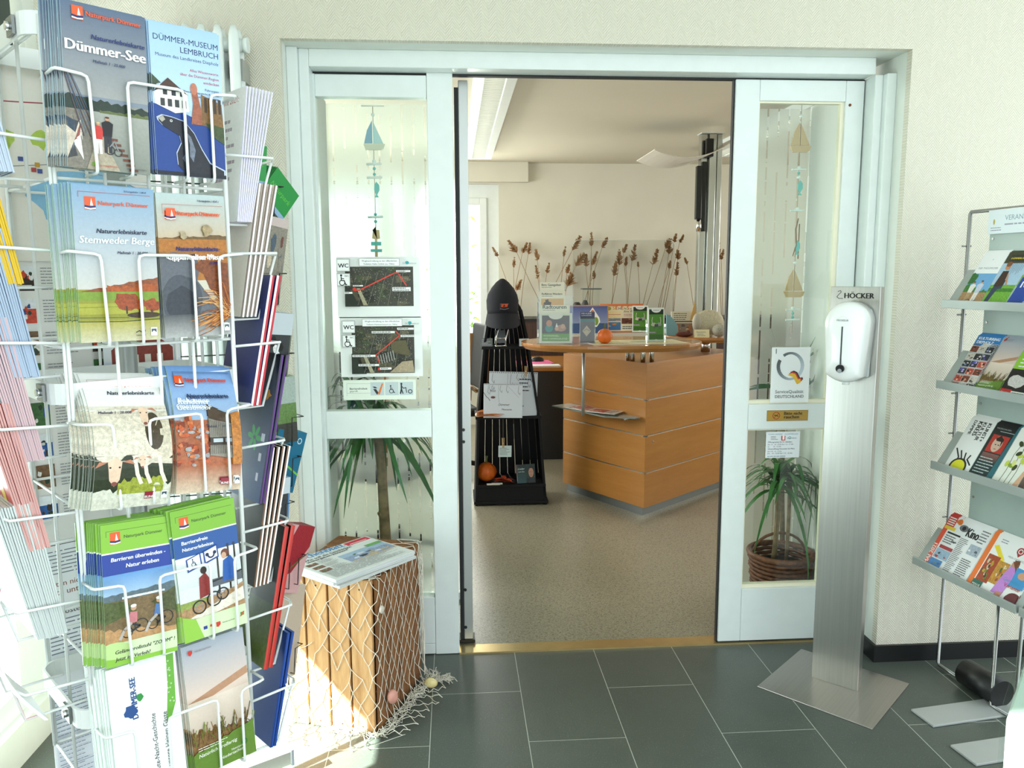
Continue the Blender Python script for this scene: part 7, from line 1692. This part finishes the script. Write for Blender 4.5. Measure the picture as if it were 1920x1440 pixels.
# ---------------------------------------------------------------- magazine stand on the right
def magazine_stand():
    a = math.atan2(-.989, .15); MM = T(1.725, 2.627, 0, a)
    t = empty('magazine_stand', (1.725, 2.627, 0), a, 'grey magazine stand with sloping shelves at the right edge', 'magazine stand')
    GR = mat('grey_sheet_metal', '#aab3b0', .4, .3); TB = mat('steel_tube', '#9a9a98', .25, .95)
    MB().tube([(.13, -.005, .012), (.008, 0, .012), (0, 0, .02), (0, 0, 1.606), (.004, 0, 1.612), (.764, 0, 1.612), (.77, 0, 1.606), (.77, 0, .02), (.65, 0, .012)], .0062, 10).build('tube_frame', TB, t)
    for x, y, z in ((.276, -.033, .40), (.233, .108, 1.2)): MB().tube([(x + (.07 if y < 0 else 0), y, .012), (x, y, .012), (x, y, z)], .0062, 10).build('support_tube', TB, t)
    MB().box(.085, .70, .004, .008, .43, 1.610).build('back_panel', mat('frosted_grey_panel', '#a9bab4', .35), t)
    b = MB()
    for z in (.56, .86, 1.0, 1.27, 1.50):
        b.tube([(-.004, -.02, z), (-.004, .015, z)], .003, 8)
    for z in (.66, .98, 1.25, 1.52): b.tube([(.10, 0.001, z), (.10, .006, z)], .004, 10)
    b.build('bolt', TB, t)
    for i, (z, x0, x1) in enumerate(((1.297, .05, .72), (1.030, .05, .72), (.755, .05, .72), (.400, -.005, .434), (.400, .446, .76))):
        q = MB().box(x0, x1, -.132, -.126, z, z + .027).box(x0, x1, -.126, .002, z, z + .003)
        q.build('shelf', GR, t, .001)
        MB().box(x0, x1, -.12, -.118, z + .004, z + .150, M=T(0, -.12, z, 0, -.60) @ T(0, .12, -z)).build('back_rest', GR, t)
    MB().tube([(.13, 0, .048), (.285, 0, .048)], .045, 26).build('counterweight', BLACK, t)
    MB().box(.235, .335, -.30, .17, 0.001, .008).build('foot', mat('grey_foot', '#b4b8b6', .4, .3), t, .001)
    MB().box(.435, .535, -.325, .17, 0.001, .008).build('foot', mat('grey_foot', '#b4b8b6', .4, .3), t, .001)
    A = Art(.30, .075, '#dfe9ee', 0, 2); A.text('VERANSTALTUNGEN', .22, .55, .7, '#7f98aa', .01); A.words(.22, .3, .8, .45, 1, '#99a', .4); A.ell(.08, .5, .012, .12, '#b8a03a'); A.words(.04, .1, .2, .3, 2, '#99a')
    o = bpy.data.objects.new('header_sign', sheet_mesh('header_sign', A, .002)); COL.objects.link(o); o.parent = t; o.location = (.085, -.006, 1.535)
    def kult(A):
        A.rect(0, .82, 1, 1, '#2b7fc4'); A.text('KULTURRING', .08, .92, .84, '#f4f8fa', .03); A.text('DIEPHOLZ', .08, .85, .66, '#f4f8fa', .03)
        R = A.R; cs = [['#7a3a2a', '#c89a7a', '#2a1a16'], ['#2a2c3a', '#5a5ab8', '#b8a8d8'], ['#c8c0b4', '#4a4440', '#8a8074'], ['#b84a3a', '#e8b89a', '#2a2024'], ['#1a1c24', '#6a7a9a', '#d8d0c8']]
        for i in range(3):
            for j in range(6): A.rect(.02 + i * .325, .01 + j * .133, .33 + i * .325, .135 + j * .133, '#e9ebec'); A.photo(.03 + i * .325, .018 + j * .133, .32 + i * .325, .128 + j * .133, cs[(i * 2 + j * 3) % 5], 7, .3, .45)
    def bike(A):
        A.rect(0, .62, 1, 1, '#eef0f2'); A.text('Y', .5, .85, .06, '#99a', al='C'); A.text('DER THÜLSFELDER', .1, .70, .8, '#7a8088', .01); A.rect(0, .3, 1, .62, '#6fa8d8', .05); A.ridge(0, 1, .2, .42, .03, 12, '#3f7a34', .5, .3); A.rect(0, 0, 1, .28, '#a8845c', .4)
        A.ell(.12, .52, .2, .1, '#2f6a2c', .5, 14, .2); A.person(.3, .1, .38, '#e8e4dc', '#b89a74'); A.person(.6, .08, .42, '#c8cfe0', '#e8e4dc'); A.ring(.4, .1, .12, .02, '#3a2a20'); A.ring(.7, .08, .12, .02, '#3a2a20')
    def lady(A):
        A.rect(0, .4, 1, .82, '#a8c4dc', .1); A.rect(0, .8, 1, 1, '#3a3a24', .3); A.rect(.15, .84, .9, .95, '#26281c'); A.text('DÜMMERLAND', .2, .87, .64, '#d8c03a', .03)
        for k in range(9): A.line([(.3 + k * .07, .82), (.3 + k * .07, .6 + .03 * (k % 3))], .01, '#4a4a54')
        A.rect(0, 0, 1, .42, '#6fa83a', .3); A.rect(0, .3, 1, .36, '#3f7a2c', .4); A.poly([(.2, .0), (.35, .34), (.5, .36), (.5, .5), (.3, .5), (.15, .4), (.05, .0)], '#2c3a54', .1); A.poly([(.12, .4), (.18, .66), (.42, .66), (.48, .42), (.3, .38)], '#3a241c', .1); A.ell(.28, .74, .1, .06, '#c88a60', 0); A.ell(.28, .78, .11, .045, '#7a4a2c', 0); A.line([(.45, .6), (.6, .42)], .05, '#c88a60')
    def ball(A):
        A.rect(0, .55, 1, 1, '#b9c8cc', .1); A.ridge(0, 1, .4, .62, .05, 10, '#7aa04a', .4); A.poly([(.0, .1), (.05, .55), (.45, .62), (.6, .3), (.5, .0), (0, 0)], '#23459a', .1); A.text('10', .16, .38, .24, '#e9eef4', .03); A.ell(.28, .68, .2, .09, '#b88a6a', .2, 12, .2)
        A.rect(.5, 0, 1, .45, '#2456a8', .1); A.ell(.75, .28, .2, .14, '#c8ccd0', .3, 14, .15); A.ell(.9, .6, .2, .08, '#e8e6e0', .2); A.ell(.8, .12, .25, .08, '#a8b0b8', .3)
    def tern(A):
        A.rect(0, .5, 1, 1, '#8ec23a'); A.text('Kalender', .2, .75, .6, '#2a3a1c', .02); A.words(.15, .52, .9, .7, 3, '#eef', .3); A.rect(.0, .0, 1, .5, '#1e1a18', .2); A.ell(.4, .3, .35, .1, '#c8c4c0', .3, 14, .15); A.rect(.0, .0, 1, .14, '#f0f0ea'); A.rect(.0, .02, .4, .16, '#c82c28'); A.text('Termine', .05, .09, .28, '#fff', .02); A.words(.45, .02, .95, .13, 3, '#667')
    def kunst(A):
        A.rect(.0, 0, 1, 1, '#f2f3f1')
        for k, s in enumerate(('DAMME', 'KREIS', 'KULTUR', 'KUNST+')): A.text(s, .16 + k * .19, .95, (.52, .52, .66, .66)[k] * 1.0, '#1a1a1a', .03, rot=-pi / 2, hs=1.1)
        for k in range(4): A.line([(.1 + k * .22, .42 - .02 * k), (.35 + k * .12, .28), (.32 + k * .2, .2)], .05, '#1a1a1a')
        A.ell(.5, .12, .34, .16, '#26241c'); A.ell(.5, .12, .27, .13, '#e2de2c', .05)
    def face(A):
        A.grad(0, 0, 1, 1, '#223a3a', '#141618', .15); A.text('WILDESCHAUSEN', .1, .9, .6, '#b9bfc0'); A.rect(.3, .86, .95, .87, '#b9bfc0'); A.rect(.12, .50, .82, .80, '#b8342a', .1); A.ell(.46, .65, .2, .14, '#d8b8a4', .1); A.poly([(.3, .74), (.46, .8), (.64, .74), (.62, .6), (.56, .7), (.36, .7)], '#2a1a1a', .1); A.rect(.38, .63, .44, .645, '#2a1a1a'); A.rect(.5, .63, .56, .645, '#2a1a1a'); A.rect(.42, .56, .52, .57, '#8a2a24'); A.grad(.1, .32, .8, .48, '#223a3a', '#8a5a54', .1); A.words(.1, .12, .8, .42, 6, '#c9d4d4', .3); A.ell(.8, .06, .12, .05, '#c84a3a')
        A.poly([(.75, 0), (1, 0), (1, 1), (.92, 1)], '#2f6a74', .1)
    def leafy(A):
        A.grad(0, 0, 1, 1, '#e9ece0', '#f6f6f0'); 
        for x in (.25, .45, .62): A.line([(x, 0), (x + .06, .3), (x + .02, .55), (x + .1, .75)], .02, '#3a3424')
        for k in range(12): A.ell(A.R.uniform(.2, .9), A.R.uniform(.35, .9), .12, .035, ['#c8d45a', '#8fa83a', '#e0e48a', '#3a4424'][k % 4], .1, 10, 0, A.R.uniform(0, 3))
        A.poly([(.75, 0), (1, 0), (1, .5), (.9, .3)], '#e0b090', .1); A.ring(.9, .85, .1, .02, '#3a3424')
    def dark(A): A.grad(0, 0, 1, 1, '#121018', '#e0b8a0', .1); A.words(.2, .1, .9, .3, 4, '#ddd')
    def kino(A):
        A.rect(0, 0, 1, 1, '#eceeee'); A.rect(0, 0, .1, 1, '#e8563c'); A.text('MAI 2021', .08, .05, .42, '#f4f0ea', .03, rot=pi / 2); A.rect(0, .8, .2, 1, '#c8342c', .1); [A.rect(.02, .82 + k * .04, .18, .84 + k * .04, '#f0e8e4') for k in range(4)]; A.rect(.02, .74, .26, .8, '#e8c83a'); A.ell(.27, .92, .07, .05, '#e2762a', .3, 9, .4)
        A.ell(.42, .85, .1, .06, '#6a6e74', .2); A.ell(.42, .85, .04, None, '#1a1a1c'); A.text('Kino', .52, .74, .26, '#1a1a1c', .04, hs=1.7)
        A.rect(.14, .68, .44, .71, '#1a1a1c'); A.words(.14, .5, .44, .66, 4, '#555', .4); A.rect(.14, .40, .44, .46, '#a83238'); A.photo(.12, .22, .44, .39, ['#9ab8d0', '#a8342c', '#2a2c34'], 7, .3); A.photo(.1, .02, .38, .2, ['#3f86c4', '#2a5a8a', '#6a7a3a'], 5, .2); A.words(.46, .05, .66, .70, 22, '#555', .35); A.words(.70, .05, .95, .40, 10, '#555', .4); A.photo(.72, .48, .96, .66, ['#a8b4c0', '#5a6470', '#e8eaec'], 6, .3); A.text('Stroh', .32, .56, .11, '#1a1a1c', .03)
        A.words(.8, .7, .98, .95, 5, '#777', .4)
    def mahl(A):
        A.rect(0, 0, 1, 1, '#f2f3f0'); A.rect(0, 0, .1, 1, '#ee7a34'); A.ell(.62, .84, .07, None, '#a83238'); A.ring(.62, .84, .045, .015, '#f4f0ea'); A.poly([(.57, .8), (.67, .8), (.62, .74)], '#a83238'); A.text('MEIN DIEPHOLZ', .46, .69, .34, '#8a8e94', .01); A.poly([(.12, .78), (.2, .82), (.44, .62), (.38, .58)], '#f0d83a'); A.words(.2, .86, .4, .94, 2, '#99a', .4)
        A.photo(.12, .18, .36, .64, ['#a84a2a', '#5a3a2a', '#c8a03a', '#6a8a3a', '#d8c8a8'], 22, .4, .25); A.photo(.36, .22, .58, .60, ['#c8923a', '#a85a3a', '#3f6a3a', '#e0d0b0'], 14, .4, .3)
        A.rect(.1, .0, .3, .18, '#2f6a5a'); A.text('MAHL', .12, .08, .17, '#e9eee8', .02); A.rect(.2, .0, .5, .05, '#a83238'); A.rect(.6, .3, 1, .6, '#4a9ad4', .05)
        A.poly([(.5, .1), (.56, .45), (.62, .62), (.72, .6), (.74, .4), (.7, .1)], '#c88ad8', .1); A.ell(.66, .62, .06, .05, '#c89074'); A.poly([(.6, .66), (.7, .68), (.74, .5), (.7, .56)], '#7a4a2c', .1); A.poly([(.56, 0), (.6, .15), (.7, .15), (.68, 0)], '#c89074', .1); A.ell(.88, .5, .08, .06, '#d8a07c'); A.ell(.92, .1, .14, .1, '#6a3034'); A.text('Variante', .66, .26, .3, '#b03a4a', .01); A.text('Genießen', .6, .34, .34, '#4a9ac4', .01)
    def sunset(A): pass
    def mg(name, A, x, z, lab, n=2, t_=.004):
        me = sheet_mesh(name, A, t_, '#e9ecea', '#e6e8e6', pages=2, ecover='#c9cecb')
        for k in range(n):
            o = place(name, me, MM @ T(x + .0015 * k, -.1175 + (t_ + .0006) * k * 1.0, z + .0035 + .0035 * k, 0, -.55), lab if k == 0 else 'copy behind the ' + lab.split(' on the ')[0].split(' at the ')[0] + ' on the grey stand', 'magazine', None if n == 1 else lab)
    mg('magazine', plain(.097, .205, '#eef0f2', 1, .03, bike), .088, 1.297, 'white topped brochure with a walking couple on the top shelf', 3)
    mg('magazine', plain(.094, .205, '#a8c4dc', 2, .03, lady), .187, 1.297, 'brochure with woman sitting on a fence on the top shelf')
    mg('magazine', plain(.10, .205, '#b9c8cc', 3, .03, ball), .284, 1.297, 'brochure with blue number ten shirt on the top shelf')
    mg('magazine', plain(.10, .205, '#c9d4c8', 4, .03, bike), .387, 1.297, 'further white topped brochure at the right frame edge on the top shelf', 1)
    mg('magazine', plain(.102, .205, '#3a3c40', 5, .03, kult), .087, 1.030, 'brochure with blue title band and photo grid on the second shelf', 3)
    mg('magazine', a_natur(.092, .205), .191, 1.030, 'sunset brochure with green foot on the second shelf', 3)
    mg('magazine', plain(.10, .205, '#f0f0ea', 6, .03, tern), .286, 1.030, 'green and white brochure with red box on the second shelf')
    mg('magazine', plain(.102, .205, '#f2f3f1', 7, .01, kunst), .087, .755, 'white brochure with big black letters and yellow oval on the third shelf', 6)
    mg('magazine', plain(.092, .205, '#141618', 8, .03, face), .191, .755, 'black brochure with a face on red on the third shelf', 3)
    mg('magazine', plain(.095, .205, '#e9ece0', 9, .03, leafy), .285, .755, 'pale brochure with leafy stems on the third shelf', 2)
    mg('magazine', plain(.095, .205, '#121018', 10, .03, dark), .382, .755, 'dark brochure at the right frame edge on the third shelf', 1)
    mg('magazine', plain(.190, .205, '#eceeee', 11, .02, kino), .024, .400, 'white cinema programme with orange left edge on the bottom shelf', 3)
    mg('magazine', plain(.190, .205, '#f2f3f0', 12, .02, mahl), .218, .400, 'food magazine with orange spine and woman in lilac on the bottom shelf', 3)
magazine_stand()

def acrylic_sign():
    P = [atY(x, y, 1.55) for x, y in ((1921, 1235), (1886, 1348), (1876, 1500), (1990, 1500), (1990, 1160), (1935, 1180))]
    o = Vector((P[0].x + .06, 1.55, 0))
    t = empty('acrylic_leaflet_stand', o, 0, 'clear acrylic leaflet stand cut off at the lower right edge of the view', 'leaflet stand')
    MB().prism([(p.x - o.x, p.z) for p in P], -.004, .0, axis='y').build('front_sheet', ACRYL, t, .001)
    MB().prism([(p.x - o.x + .012, p.z) for p in P], .03, .034, axis='y').build('rear_sheet', ACRYL, t, .001)
    A = mat('pale_green_paper', '#a9bcae', .5, noise=.1, nscale=15)
    MB().prism([(P[0].x - o.x + .012, P[0].z - .02), (P[1].x - o.x + .012, P[1].z - .01), (P[2].x - o.x + .012, P[2].z), (P[3].x - o.x, P[3].z), (P[4].x - o.x, P[4].z - .03)], .008, .014, axis='y').build('paper_insert', A, t)
    b = MB(); zz = P[2].z
    b.box(-.05, .12, -.05, .12, 0, .006).box(-.005, .005, .004, .012, .006, zz + .03).build('base', ACRYL, t)
acrylic_sign()
